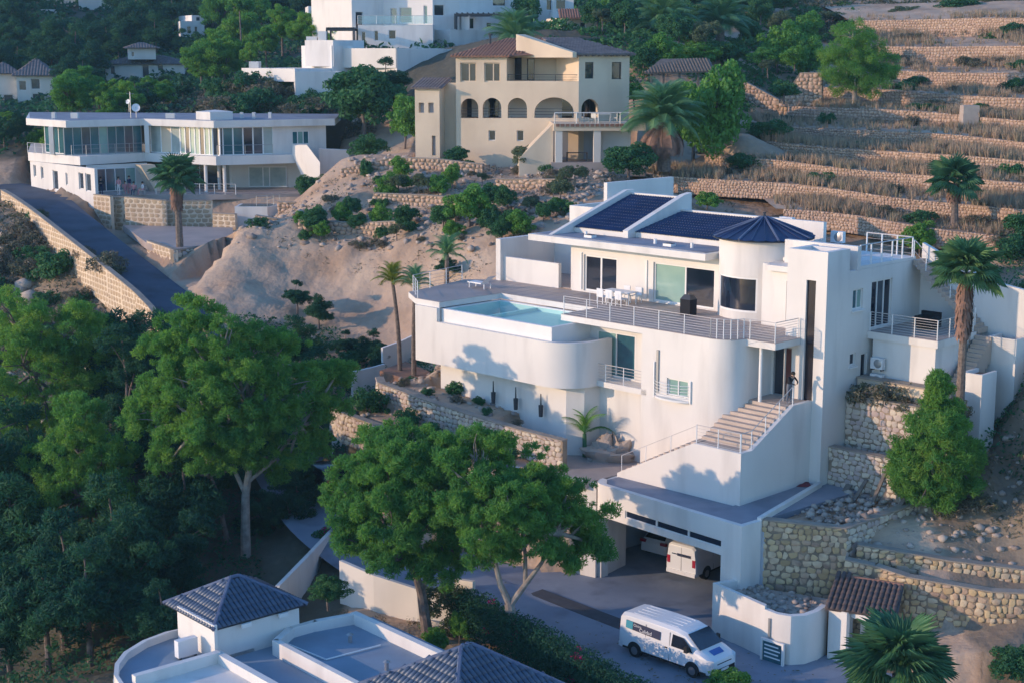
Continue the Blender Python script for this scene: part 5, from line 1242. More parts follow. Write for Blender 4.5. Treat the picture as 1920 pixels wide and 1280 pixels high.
# ================================================================== people
def person(label,loc,rot,pose='stand',shirt='cloth_black',legs='cloth_grey',hair_m='hair',group=None,H=1.72):
    t=thing('person',label,'person',loc,group)
    s=H/1.72
    J={'pel':(0,0,.95),'wst':(0,0,1.10),'chs':(0,0,1.34),'nk':(0,0,1.47),'hd0':(0,-.01,1.54),'hd':(0,-.02,1.63),
       'hl':(.09,0,.90),'kl':(.10,-.02,.49),'al':(.10,0,.08),'tl':(.10,-.16,.035),'hr':(-.09,0,.90),'kr':(-.11,-.03,.49),'ar':(-.12,.03,.08),'tr':(-.12,-.13,.035),
       'sl':(.19,0,1.40),'el':(.25,.02,1.13),'wl':(.24,-.12,.90),'gl':(.23,-.19,.85),'sr':(-.19,0,1.40),'er':(-.26,.02,1.13),'wr':(-.22,-.14,.93),'gr':(-.21,-.2,.90)}
    if pose=='lean':
        J.update(chs=(.03,-.10,1.30),nk=(.05,-.16,1.41),hd0=(.06,-.19,1.47),hd=(.06,-.22,1.55),sl=(.23,-.08,1.36),sr=(-.15,-.12,1.36),el=(.30,-.28,1.15),wl=(.16,-.44,1.08),gl=(.08,-.50,1.08),er=(-.20,-.30,1.14),wr=(-.04,-.46,1.06),gr=(.03,-.51,1.05))
    if pose=='cross':
        J.update(el=(.27,-.06,1.12),wl=(.05,-.22,1.16),gl=(-.04,-.23,1.18),er=(-.27,-.06,1.12),wr=(-.05,-.24,1.14),gr=(.04,-.25,1.13))
    if pose=='sit':
        dz=-.47
        for k_ in list(J):
            if k_ in ('kl','kr','al','ar','tl','tr'): continue
            J[k_]=(J[k_][0],J[k_][1],J[k_][2]+dz)
        J.update(kl=(.12,-.42,.50),kr=(-.12,-.42,.50),al=(.12,-.44,.09),ar=(-.12,-.46,.09),tl=(.12,-.60,.04),tr=(-.12,-.62,.04))
        J.update(wl=(.20,-.30,.62),gl=(.18,-.38,.60),wr=(-.20,-.30,.62),gr=(-.18,-.38,.60))
    rad={'pel':.15,'wst':.125,'chs':.15,'nk':.055,'hd0':.07,'hd':.105,'hl':.095,'kl':.06,'al':.042,'tl':.035,'hr':.095,'kr':.06,'ar':.042,'tr':.035,'sl':.06,'el':.042,'wl':.03,'gl':.035,'sr':.06,'er':.042,'wr':.03,'gr':.035}
    E_=[('pel','wst'),('wst','chs'),('chs','nk'),('nk','hd0'),('hd0','hd'),('pel','hl'),('hl','kl'),('kl','al'),('al','tl'),('pel','hr'),('hr','kr'),('kr','ar'),('ar','tr'),('chs','sl'),('sl','el'),('el','wl'),('wl','gl'),('chs','sr'),('sr','er'),('er','wr'),('wr','gr')]
    ks=list(J); me=bpy.data.meshes.new('tmp'); me.from_pydata([J[k_] for k_ in ks],[(ks.index(a),ks.index(b)) for a,b in E_],[])
    ob=bpy.data.objects.new('tmp',me); COL.objects.link(ob); md=ob.modifiers.new('s','SKIN')
    for i,k_ in enumerate(ks):
        v=me.skin_vertices[0].data[i]; v.radius=(rad[k_],rad[k_]*(.75 if k_ in('pel','wst','chs') else 1)); v.use_root=(k_=='pel')
    md.use_smooth_shade=True; su=ob.modifiers.new('u','SUBSURF'); su.levels=1; su.render_levels=1
    dg=bpy.context.evaluated_depsgraph_get(); bm_=bpy.data.meshes.new_from_object(ob.evaluated_get(dg)); bpy.data.objects.remove(ob)
    for mm in ('skin',shirt,legs): bm_.materials.append(M_[mm])
    hip_=J['pel'][2]+.04
    for pl in bm_.polygons:
        c=pl.center
        dk_=min(ks,key=lambda k_:(Vector(J[k_])-c).length)
        if dk_ in('pel','hl','hr','kl','kr','al','ar','tl','tr'): pl.material_index=2
        elif dk_ in('hd','hd0','nk','gl','gr'): pl.material_index=0
        elif dk_ in ('wl','wr') and pose!='lean': pl.material_index=0
        else: pl.material_index=1
    b=bpy.data.objects.new('body',bm_); COL.objects.link(b); b.parent=t
    # hair cap, nose, eyes
    hd=Vector(J['hd']); k=MB()
    vs=[];fs=[];n=10
    for i in range(5):
        ph=i*math.pi*0.58/4
        for j in range(n):
            th=2*math.pi*j/n; vs.append((hd.x+.118*math.sin(ph)*math.cos(th),hd.y+.02+.125*math.sin(ph)*math.sin(th),hd.z+.01+.125*math.cos(ph)))
    for i in range(4):
        for j in range(n): fs.append((i*n+j,(i+1)*n+j,(i+1)*n+(j+1)%n,i*n+(j+1)%n))
    me2=bpy.data.meshes.new('hair'); me2.from_pydata(vs,[],fs); me2.materials.append(M_[hair_m]); me2.shade_smooth(); link('hair',me2,t)
    fc=[(hd.x+dx,hd.y-.105,hd.z+dz) for dx,dz in ((-.038,0),(.038,0))]
    me3=bpy.data.meshes.new('face'); V=[];Fq=[]
    for (x,y,z) in fc: a=len(V); V+=[(x-.014,y,z-.008),(x+.014,y,z-.008),(x+.014,y,z+.008),(x-.014,y,z+.008)]; Fq.append((a,a+1,a+2,a+3))
    a=len(V); V+=[(hd.x-.015,hd.y-.1,hd.z-.03),(hd.x+.015,hd.y-.1,hd.z-.03),(hd.x,hd.y-.1,hd.z+.015),(hd.x,hd.y-.13,hd.z-.028)]; Fq+=[(a,a+1,a+3),(a+1,a+2,a+3),(a+2,a,a+3)]
    a=len(V); V+=[(hd.x-.028,hd.y-.104,hd.z-.055),(hd.x+.028,hd.y-.104,hd.z-.055),(hd.x+.028,hd.y-.104,hd.z-.045),(hd.x-.028,hd.y-.104,hd.z-.045)]; Fq.append((a,a+1,a+2,a+3))
    me3.from_pydata(V,[],Fq); me3.materials.append(M_['hair']); link('face',me3,t)
    t.rotation_euler=(0,0,rot); t.scale=(s,s,s); return t
person('person in a black jacket and grey trousers leaning on the handrail at the front door',FM.w(-2.75,7.45,9.41),R(25),'lean','cloth_black','cloth_grey')

# ================================================================== left villa
LV=thing('villa','long flat-roofed white villa with glazed upper floor at the top of the steep road','house',atD(250,362,150))
def wp(px,d): return atD(px,300,d)[:2]
A0=wp(53,155.5);A1=wp(127,150);A2=wp(272,154.5);A3=wp(403,149.5);A4=wp(629,154.5);A5=wp(640,166);A6=wp(60,171)
zt,zf=20.35,19.7
def pr(name,poly,z0,z1,m=W,par=LV): k=MB(); k.prism([tuple(p) for p in poly],z0,z1); return k.build(name,m,par)
pr('roof_slab',[A0,A1,A2,A3,A4,A5,A6],zf,zt)
pr('flat_roof',[(p[0]*.995,p[1]+.5) for p in (A0,A1,A2,A3,A4)]+[A5,A6],zt+.005,zt+.02,'grey_roof')
zs1,zs0=17.0,16.15
B0=wp(53,155.5);B1=wp(150,149);B2=wp(272,154.5);B3=wp(405,149);B4=wp(572,152.5)
pr('floor_slab',[B0,B1,B2,B3,B4,wp(590,166),wp(60,171)],zs0,zs1)
def seg_frame(p,q): 
    return Fr(p,math.degrees(math.atan2(q[1]-p[1],q[0]-p[0]))),math.hypot(q[0]-p[0],q[1]-p[1])
# glazed upper floor: mullioned panes along each face
def glaze(p,q,z0,z1,n,glass,off=.6,mm='white_metal',name='glazing',mw=.05,par=LV):
    f,L=seg_frame(p,q); k=MB(f); 
    k.box(0,L,off,off+.1,z0,z0+.08); k.box(0,L,off,off+.1,z1-.08,z1); k.box(0.0,.04,off+.02,off+.08,z0+.08,z1-.08); w=k.build(name+'_frame',mm,par)
    for i in range(n+1): k=MB(f); k.box(L*i/n-mw,L*i/n+mw,off-.02,off+.1,z0+.08,z1-.08); k.build('mullion',mm,w)
    for i in range(n): k=MB(f); k.box(L*i/n+mw,L*(i+1)/n-mw,off+.03,off+.06,z0+.08,z1-.08); k.build('pane',glass[i%len(glass)],w)
    return w
glaze(wp(78,154.5),wp(130,150.8),zs1,zf,2,['glass_teal'],.5)
glaze(A1,A2,zs1,zf,9,['glass_teal','glass_teal','glass_grey','glass_teal','glass_pale'],.7,mm='grey_metal',mw=.035)
glaze(A2,wp(330,152.2),zs1,zf,3,['curtain','cream_render','curtain'],.9)
glaze(wp(330,152.2),A3,zs1,zf,8,['glass_pale','glass_grey','glass_pale'],.7,mw=.07)
glaze(A3,wp(516,151.8),zs1,zf,6,['glass_grey','glass_teal','glass_teal','glass_dark','glass_grey','curtain'],.7,mw=.06)
f,L=seg_frame(wp(516,151.8),wp(616,154.2)); k=MB(f); k.wall('b',.6,.3,0,L,zs0,zf,[(L*.36,L*.68,17.9,19.2)]); k.box(L-.3,L,.9,10,zs0,zf); k.build('upper_wall',W,LV); window(LV,f,'b',.65,L*.36,L*.68,17.9,19.2,['glass_teal','glass_pale','glass_teal'],mull=(.33,.66),fw=.08)
for px,d in ((98,151.8),(277,154.2)): pr('column',[ (wp(px,d)[0]-.22,d),(wp(px,d)[0]+.22,d),(wp(px,d)[0]+.22,d+.4),(wp(px,d)[0]-.22,d+.4)],zs1,zf)
# lower storey
L0=wp(56,155.5);L1=wp(176,145.2); f,L=seg_frame(L0,L1)
hs=[(L*.05,L*.09,14.6,15.8),(L*.17,L*.21,14.5,15.7),(L*.36,L*.44,13.6,15.5),(L*.56,L*.59,14.2,15.4),(L*.76,L*.83,14.0,15.6),(L*.86,L*.94,13.9,15.6)]
k=MB(f); k.wall('b',0,.3,0,L,12.0,16.13,hs); k.build('lower_wall',W,LV)
for h_ in hs: window(LV,f,'b',.1,*h_,'glass_grey',fw=.08)
f,L=seg_frame(wp(176,147.5),wp(290,151)); k=MB(f); k.box(0,L,2.0,2.2,12.5,16.13); k.build('inner_wall','pale_render',LV); window(LV,f,'b',1.9,L*.1,L*.8,13.55,15.8,['glass_grey','glass_teal','glass_teal','glass_pale'],mull=(.28,.5,.75),fw=.08,d=.08,name='sliding_door')
k=MB(f); k.add([(L*.74,-.3,16.1),(L*.98,-.3,16.1),(L*1.22,-.3,12.6),(L*1.05,-.3,12.6),(L*.74,1.2,16.1),(L*.98,1.2,16.1),(L*1.22,1.2,12.6),(L*1.05,1.2,12.6)],[(3,2,1,0),(4,5,6,7),(1,2,6,5),(0,4,7,3),(0,1,5,4),(2,3,7,6)]); k.build('sloping_buttress','cream_render',LV)
f,L=seg_frame(wp(300,154),wp(560,154)); k=MB(f); k.box(0,L*.48,4,4.2,12.5,16.13); k.box(L*.48,L,1.2,1.4,12.5,16.13); k.build('inner_wall','pale_render',LV)
window(LV,f,'b',1.1,L*.62,L*.90,13.55,15.6,['curtain','curtain','curtain'],mull=(.38,.55),fw=.1,d=.08,name='sliding_door'); window(LV,f,'b',3.9,L*.05,L*.4,13.55,15.7,['glass_dark','glass_dark'],mull=(.5,),fw=.08,d=.08,name='sliding_door')
for px,d in ((385,150.2),(420,150.4),(410,153)):
    k=MB(); k.cyl(wp(px,d)[0],d,12.4,16.15,.17,10); k.build('column',W,LV)
pr('terrace_floor',[wp(170,147),wp(400,147.5),wp(560,148.5),wp(600,160),wp(170,160)],13.0,13.5,'deck_tile')
k=MB(); p0=atD(548,275,151.5);p1=atD(628,345,148); 
k.add([(atD(548,272,152))+(),(atD(575,272,150)),(atD(600,305,149)),(atD(572,305,151)),atD(548,290,152),atD(575,300,150),atD(600,345,149),atD(572,345,151)],[(0,1,2,3),(7,6,5,4),(1,5,6,2),(0,3,7,4),(0,4,5,1),(3,2,6,7)],raw=True); k.build('stair_wall',W,LV)
k=MB(); k.prism([wp(598,151),wp(655,152.5),wp(655,153.5),wp(598,152)],13,[17.6,17.4,17.4,17.6]); k.build('garden_wall',W,LV)
for px,w_,z1 in ((104,.35,20.95),(143,.7,20.9),(322,.9,20.85),(455,.3,20.95),(478,.3,20.95),(508,.3,20.95)):
    x=wp(px,155)[0]; pr('chimney',[(x-w_/2,155),(x+w_/2,155),(x+w_/2,155.5),(x-w_/2,155.5)],zt+.02,z1)
x0=wp(369,152)[0];x1=wp(397,151)[0]; pr('roof_room',[(x0,152.4),(x1,151),(x1+1.9,152.6),(x0+1,157)],zt+.02,21.15)
def dish(label,loc,r,rot):
    t=thing('satellite_dish',label,'satellite dish',loc); k=MB(); k.tube([loc,(loc[0],loc[1],loc[2]+.9)],.04,6); k.build('mast','grey_metal',t)
    k=MB(); n=16; c=Vector((loc[0],loc[1]-.1,loc[2]+1.0)); d=Vector((math.sin(rot),-math.cos(rot),.35)).normalized(); x=d.cross(Vector((0,0,1))).normalized(); y=x.cross(d)
    vs=[tuple(c)]+[tuple(c+x*math.cos(2*math.pi*i/n)*r+y*math.sin(2*math.pi*i/n)*r+d*.12) for i in range(n)]; k.add(vs,[(0,1+i,1+(i+1)%n) for i in range(n)],raw=True); k.build('dish','plastic_white',t)
    k=MB(); k.tube([tuple(c),tuple(c+d*.5)],.015,5); k.build('feed_arm','grey_metal',t); return t
a_=atD(256,222,156); dish('round grey satellite dish on the roof of the long left villa',(a_[0],156,zt),.42,0.2)
a_=atD(243,222,156); dish('small white satellite dish near the aerial mast on the left villa roof',(a_[0],156,zt+.6),.25,-.5)
k=MB(); k.tube([(a_[0]+.1,156.2,zt),(a_[0]+.1,156.2,zt+2.6)],.05,6); k.tube([(a_[0]-.3,156.2,zt+2.4),(a_[0]+.5,156.2,zt+2.4)],.02,5); solo('aerial_mast',k,'grey_metal','thin aerial mast standing on the left villa roof beside the dishes','mast')
railing(LV,[(*wp(53,154.6),zs1),(*wp(95,151.6),zs1)],1.0,2,1.4)
railing(LV,[(*wp(135,149.9),zs1),(*wp(270,154.0),zs1)],1.0,2,1.6,m='grey_metal')
railing(LV,[(*wp(408,149.8),zs1),(*wp(512,151.4),zs1)],1.0,1,2.2,m='grey_metal')
railing(LV,[(*wp(290,147.8),13.5),(*wp(400,147.8),13.5),(*wp(440,147.2),13.5)],1.0,3,1.4)
# hot tub deck with railing in front
tb=thing('plunge_pool','small raised white plunge pool with blue surround below the left villa','pool',atD(470,390,146))
k=MB(); a=atD(440,392,141.8); b=atD(522,400,141.8); k.prism([(a[0],a[1]),(b[0]-1,b[1]),(b[0],b[1]+1.6),(b[0]-1,b[1]+3),(a[0],a[1]+3)],10.8,12.9); k.build('basin',W,tb)
k=MB(); k.prism([(a[0]+.3,a[1]+.3),(b[0]-1.1,b[1]+.3),(b[0]-.4,b[1]+1.6),(b[0]-1.1,b[1]+2.7),(a[0]+.3,a[1]+2.7)],12.9,12.93); k.build('water','glass_teal',tb)
railing(tb,[(a[0]+2,a[1]+.1,12.9),(b[0]-1,b[1]+.1,12.9),(b[0]-.1,b[1]+1.6,12.9)],1.0,3,1.1,m='grey_metal')
# parapet walls of the steep road and of the villa's terrace, built of square beige blocks
def block_wall(label,pts,nparts=0,size=.42,cat='wall',cap=True,thick=.35,seed=1,m='stone_block'):
    return stone_wall(label,pts,size,m,nparts,thick,cat,None,cap,'block_wall',None,.014,'cream_render',True,seed)
def road_at(y): 
    k=min(range(len(RD)),key=lambda i:abs(RD[i][0].y-y)); return k
k0,k1=road_at(110),road_at(149.5)
pts=[(RL[k].x-.45,RL[k].y-.3,RL[k].z-2.2,RL[k].z+.85) for k in range(k0,k1,3)]
block_wall('long low beige block parapet along the outer left edge of the steep road',pts[::-1])
pts=[]
for px,d,ztop,zb in ((172,145.0,13.7,12.2),(203,143.2,13.7,9.8)): x=atD(px,300,d)[0]; pts.append((x,d,zb,ztop))
block_wall('beige block wall under the white end wall of the left villa, left of the first pier',pts)
pts=[]
for px,d,zt_,zb in ((230,142.6,13.7,9.8),(300,141.3,13.5,9.8),(308,141.3,13.5,9.8)): x=atD(px,300,d)[0]; pts.append((x,d,zb,zt_))
block_wall('tall beige block terrace wall behind the lone fan palm',pts)
pts=[]
for px,d,zt_,zb in ((308,142.8,13.3,9.8),(395,143.2,13.3,9.6)): x=atD(px,300,d)[0]; pts.append((x,d,zb,zt_))
block_wall('shaded block wall recess just right of the lone fan palm',pts)
pts=[]
for px,d,zt_,zb in ((395,141.5,12.3,9.6),(437,140.5,12.3,9.6)): x=atD(px,300,d)[0]; pts.append((x,d,zb,zt_))
block_wall('short beige block pier wall below the plunge pool',pts)
pts=[(atD(203,300,144.6)[0],144.6,9.5,13.5),(atD(231,300,144.2)[0],144.2,9.5,13.5)]
block_wall('dark recessed block wall between the two terrace walls of the left villa',pts)
# terrace with the lone palm and its walls next to the road
pts=[]
for px,py,d,hh in ((275,452,128.5,3.5),(326,470,124.0,4.5)): x,y,z=atD(px,py,d); pts.append((x,y,z-hh,z))
block_wall('beige block wall rising from the steep road under the lone palm',pts)
pts=[]
for px,py,d,hh in ((326,470,124.0,4.5),(438,462,130,1.4)): x,y,z=atD(px,py,d); pts.append((x,y,z-hh,z))
stone_wall('grey triangular stone wall between the steep road and the bare cut bank',pts,.4,'stone_pale',0,seed=3)
za=atD(326,468,124.0)[2]
k=MB(); k.prism([atD(276,455,128.3)[:2],atD(327,470,124.3)[:2],atD(437,462,130)[:2],atD(437,440,140)[:2],atD(230,420,142)[:2]],za-.6,za-.03); tag(k.build('palm_terrace','deck_tile'),kind='structure')
pts=[]
for px,py,d,hh in ((478,405,129,2.6),(520,412,128.5,2.4),(570,410,129,1.8),(660,402,130,1.5)): x,y,z=atD(px,py,d); pts.append((x,y,z-hh,z))
stone_wall('curved pale stone garden wall on top of the bare cut bank',pts,.35,'stone_hill',0,seed=4)
pts=[]
for px,py,d,hh in ((520,380,140,1.6),(600,382,139,1.6),(690,380,136,1.6)): x,y,z=atD(px,py,d); pts.append((x,y,z-hh,z))
stone_wall('rough stone wall below the bushes right of the left villa',pts,.35,'stone_hill',0,seed=5)
# people on the villa terrace
def tp(px,d): x=atD(px,362,d)[0]; return (x,d,13.52)
person('person in black with arms folded standing on the left villa terrace',tp(190,146.5),R(0),'cross','cloth_black','cloth_navy')
person('person in a pink top and white skirt standing on the left villa terrace',tp(223,146.6),R(-20),'stand','cloth_pink','cloth_white')
person('person in pink seated left of the dark-haired standing guest on the terrace',tp(235,147.6),R(30),'sit','cloth_pink','cloth_pink')
person('person in a dark top standing in the middle of the terrace group',tp(243,147.9),R(-30),'stand','cloth_navy','cloth_pink')
person('person in pale pink seated at the middle of the terrace table',tp(251,146.8),R(0),'sit','cloth_pink','cloth_navy')
person('person in white and pink seated at the right end of the terrace group',tp(268,146.9),R(-60),'sit','cloth_white','cloth_pink')
ch=thing('chair','grey terrace chair under the leftmost seated guest at the left villa','chair',tp(235,147.6),'chairs under the seated guests on the left villa terrace')
def chair_parts(t,m,fr):
    z=t.location[2]; k=MB(fr); k.box(-.24,.24,-.28,.24,z+.40,z+.45); k.build('seat',m,t)
    k=MB(fr); k.box(-.24,.24,.2,.25,z+.45,z+.9); k.build('backrest',m,t)
    for a in (-.21,.21):
        for b in (-.25,.21): k=MB(fr); k.box(a-.02,a+.02,b-.02,b+.02,z,z+.40); k.build('leg',m,t)
q=tp(235,147.6); chair_parts(ch,'grey_metal',Fr((q[0],q[1]),0))
for px,d,lb in ((251,146.8,'grey terrace chair under the middle seated guest at the left villa'),(268,146.9,'grey terrace chair under the rightmost seated guest at the left villa')):
    dup(ch,tp(px,d),0,lb)
# deck furniture of the main villa
tbl=thing('table','small white rectangular table on the villa deck between the two sliding doors','table',FM.w(-16.6,10.3,12.6))
k=MB(FM); k.box(-17.6,-15.6,9.9,10.7,13.30,13.35); k.build('tabletop','plastic_white',tbl)
for a in (-17.5,-15.75):
    for b in (9.95,10.6): k=MB(FM); k.box(a,a+.05,b,b+.05,12.6,13.3); k.build('leg','plastic_white',tbl)
def dchair(a,b,rot,label,first=None):
    if first is None:
        t=thing('chair',label,'chair',FM.w(a,b,12.6),'white chairs around the deck table'); chair_parts(t,'plastic_white',Fr(FM.w(a,b,0)[:2],0)); t.rotation_euler=(0,0,rot); return t
    return dup(first,FM.w(a,b,12.6),rot,label)
c0=dchair(-17.3,9.5,R(135),'white chair at the near side of the deck table, leftmost')
dchair(-16.6,9.5,R(135),'white chair at the near side of the deck table, in the middle',c0)
dchair(-15.9,9.5,R(135),'white chair at the near side of the deck table, rightmost',c0)
dchair(-17.0,11.1,R(-45),'white chair between the deck table and the house wall, left one',c0)
dchair(-16.1,11.1,R(-45),'white chair between the deck table and the house wall, right one',c0)
bb=thing('barbecue','black covered barbecue standing on the deck by the turret window','barbecue',FM.w(-11.3,9.9,12.6))
k=MB(FM); k.prism([(-11.65,9.6),(-10.95,9.6),(-10.95,10.2),(-11.65,10.2)],12.62,13.5); k.build('cover','cloth_black',bb)
k=MB(FM); k.add([(-11.65,9.6,13.505),(-10.95,9.6,13.505),(-10.95,10.2,13.505),(-11.65,10.2,13.505),(-11.5,9.75,13.75),(-11.1,9.75,13.75),(-11.1,10.05,13.75),(-11.5,10.05,13.75)],[(4,5,6,7),(0,1,5,4),(1,2,6,5),(2,3,7,6),(3,0,4,7)]); k.build('hood','dark_metal',bb)
sf=thing('sofa','dark outdoor armchair on the right side balcony','armchair',FM.w(.3,15.2,12.64))
k=MB(FM); k.box(-.2,.9,14.9,15.6,12.75,13.1); k.build('seat','cloth_black',sf); k=MB(FM); k.box(-.2,.9,15.6,15.8,12.75,13.5); k.build('backrest','cloth_black',sf)
for a in (-.2,.78): k=MB(FM); k.box(a,a+.12,14.9,15.6,13.1,13.3); k.build('armrest','cloth_black',sf)
# sun lounger by the pool end
sl_=thing('sun_lounger','white sun lounger at the far left end of the pool deck','sun lounger',FM.w(-26.6,8.6,12.6))
k=MB(FM); k.box(-27.4,-26.2,8.3,8.95,12.9,12.98); k.build('frame','plastic_white',sl_); k=MB(FM); k.add([(-26.2,8.3,12.98),(-25.5,8.3,13.45),(-25.5,8.95,13.45),(-26.2,8.95,12.98)],[(0,1,2,3),(3,2,1,0)]); k.build('backrest','plastic_white',sl_)
for a in (-27.3,-26.0):
    for b in (8.33,8.88): k=MB(FM); k.box(a,a+.05,b,b+.05,12.6,12.9); k.build('leg','plastic_white',sl_)
rl=thing('pool_fence','white railing with clear posts around the far left corner of the pool deck','railing',FM.w(-28.4,7,12.6))
railing(rl,[FM.w(-26.4,3.3,12.6),FM.w(-28.5,4.8,12.6),FM.w(-29.7,10,12.6)],1.0,4,1.6)
# spiky black ornaments at the pool base wall
for i,(px,py) in enumerate(((925,752),(967,764),(1014,777))):
    o_=FM.onb(px,py,3.7); t=thing('garden_torch',['black torch stake','black torch stake','black torch stake'][i]+[' at the left of the three against the pool base wall',' in the middle of the three against the pool base wall',' at the right of the three against the pool base wall'][i],'garden torch',FM.w(o_[0],3.7,o_[2]))
    k=MB(FM); k.cyl(o_[0],3.7,o_[2]-.1,o_[2]+.55,.11,8,.14); k.build('base','dark_metal',t); k=MB(FM); k.cyl(o_[0],3.7,o_[2]+.55,o_[2]+1.2,.05,6,.03); k.build('stem','dark_metal',t)
# old planks leaning on the wall over the rubble terrace
for i,(px,py,h_,w_,lb) in enumerate(((1573,925,.55,.35,'short squat plank stub leaning at the left end of the plank wall'),(1593,938,1.0,.2,'second plank from the stair tower leaning on the stone wall'),(1627,948,1.75,.17,'tallest old plank leaning on the shaded stone wall'),(1677,955,1.0,.2,'plank farthest right leaning on the shaded stone wall'))):
    P_=atZ(px,py,4.95); k=MB(FM); a,b,_z=FM.uv(*P_); k.add([(a,b,4.8),(a+w_,b,4.8),(a+w_,b+.12,4.8),(a,b+.12,4.8),(a,9.05,4.8+h_),(a+w_,9.05,4.8+h_),(a+w_,9.16,4.8+h_),(a,9.16,4.8+h_)],[(0,3,2,1),(4,5,6,7),(0,1,5,4),(1,2,6,5),(2,3,7,6),(3,0,4,7)]); solo('plank',k,'wood_old',lb,'plank')
# crumpled red tarpaulin on the garage roof walk
k=MB(); c_=atZ(1490,907,5.13); vs=[];n=9
for i in range(n):
    for j in range(6): vs.append((c_[0]-.8+1.6*i/(n-1),c_[1]-.5+1.0*j/5,5.14+.16*random.random()*(1 if 0<i<n-1 and 0<j<5 else 0)))
k.add(vs,[(i*6+j,(i+1)*6+j,(i+1)*6+j+1,i*6+j+1) for i in range(n-1) for j in range(5)],raw=True); solo('red_cloth',k,'cloth_red','crumpled dark red cloth lying on the grey walk at the foot of the stair tower','cloth')
# mark: white garden walls left of the pool and around the street
def plain_wall(label,pts,m=W,thick=.22,name='garden_wall'):
    t=thing(name,label,'wall',(pts[0][0],pts[0][1],pts[0][2]))
    for i in range(len(pts)-1):
        x0,y0,b0,t0=pts[i];x1,y1,b1,t1=pts[i+1]; ln=math.hypot(x1-x0,y1-y0); nb=(-(y1-y0)/ln*thick,(x1-x0)/ln*thick)
        k=MB(); k.prism([(x0,y0),(x1,y1),(x1+nb[0],y1+nb[1]),(x0+nb[0],y0+nb[1])],[b0,b1,b1,b0],[t0,t1,t1,t0]); k.build('wall_section',m,t)
    return t
plain_wall('stepped white garden wall left of the two slender palms',WD([(661,697,100,2.5),(700,688,101,2.5),(722,682,101.5,2.5)]))
plain_wall('upper white garden wall section beside the slender palms',WD([(718,652,102,2.6),(752,640,103,3),(790,622,104,3)]))
plain_wall('low white retaining wall beside the black car',WD([(622,820,93.5,1.8),(680,833,91.5,2.2),(740,842,90,2.4)]))
plain_wall('cream garden wall with climbing plants between the two foreground pine trunks',WD([(636,1050,74,2.6),(700,1078,72.5,2.6),(782,1104,71.2,3),(886,1118,70.2,3.2)]),'pale_render')
plain_wall('long diagonal white wall descending beside the tall pale pine trunk',WD([(524,1098,72,2.2),(585,1035,78,2.2),(632,985,84,2)]))
plain_wall('white retaining wall of the upper court between the pines and the garage',[(*FM.w(-17.6,-.6,0)[:2],-.4,5.2),(*FM.w(-9.95,.9,0)[:2],-.4,5.05)])
plain_wall('yellowish end pillar where the cream garden wall meets the dark hedge',WD([(852,1085,70.6,2.8),(886,1090,70,3)]),'pale_render')
# ================================================================== beige villa with arches
BV=thing('villa','sand-coloured two-storey villa with five arches, brown tiled roofs and a small side tower','house',atD(960,300,140))
FB=Fr(atD(823,300,138.5)[:2],-12)   # left-hand front face
C='cream_render'
def bB(name,m,fn,par=BV,fr=FB): k=MB(fr); fn(k); return k.build(name,m,par)
def bz(px,py,b=0): a,_,z=FB.onb(px,py,b); return a,z
aL,_=bz(855,180); aM,_=bz(1085,180,-.0)
zu=bz(900,152)[1]; zt_=bz(900,108)[1]; za0=bz(900,222)[1]; zb=bz(900,320)[1]
RBf=Fr(FB.w(aM,0,0)[:2],28); 
def rz(px,py): a,_,z=RBf.onb(px,py,0); return a,z
aR=rz(1180,150)[0]
# front wall with arched openings
archs=[(864,897,185,222),(905,940,184,222),(950,988,184,222),(1002,1076,183,222)]
def arch_wall(fr,solve,a0,a1,z0,z1,arcs,extra,t,name,par):
    holes=list(extra); sp=[]
    for (p0,p1,pt,pb) in arcs:
        x0,_=solve(p0,pb);x1,_=solve(p1,pb); ztp=solve((p0+p1)/2,pt)[1]; zbt=solve((p0+p1)/2,pb)[1]; holes.append((x0,x1,zbt,ztp)); sp.append((x0,x1,zbt,ztp))
    k=MB(fr); k.wall('b',0,t,a0,a1,z0,z1,holes)
    for (x0,x1,zbt,ztp) in sp:
        r=(x1-x0)/2; rz_=min(r,(ztp-zbt)*.75); zs=ztp-rz_; n=8
        for s in (-1,1):
            pts=[((x0+x1)/2+s*r,ztp-.001)]+[((x0+x1)/2+s*r*math.cos(math.pi/2*i/n),zs+rz_*math.sin(math.pi/2*i/n)-.001) for i in range(n+1)]
            m_=len(pts); vs=[(x,0.001,z) for x,z in pts]+[(x,t,z) for x,z in pts]
            k.add(vs,[tuple(range(m_)) if s>0 else tuple(range(m_-1,-1,-1)),tuple(range(m_,2*m_))[::-1 if s>0 else 1]]+[(i,(i+1)%m_,m_+(i+1)%m_,m_+i) for i in range(m_)])
    return k.build(name,C,par),sp
upper=[]
for (p0,p1) in ((863,893),(908,938)): upper.append((bz(p0,150)[0],bz(p1,150)[0],bz(p0,154)[1],bz(p0,118)[1]))
low=[]
for (p0,p1,q0,q1) in ((916,929,245,264),(969,982,245,265)): low.append((bz(p0,q0)[0],bz(p1,q0)[0],bz(p0,q1)[1],bz(p0,q0)[1]))
_,sp=arch_wall(FB,bz,aL,bz(950,150)[0],zb,zt_,archs[:2],[u for u in upper]+low[:1],.45,'front_wall',BV)
_,sp2=arch_wall(FB,bz,bz(950,150)[0]-.001 if False else bz(950,150)[0],aM,zb,zu,[archs[3]]+[(952,988,184,222)],low[1:],.45,'front_wall',BV)
for u in upper: window(BV,FB,'b',.15,*u,['glass_dark','glass_dark'],mull=(.55,),frame=C,fw=.1)
for u in low: window(BV,FB,'b',.15,*u,'glass_dark',fw=.06)
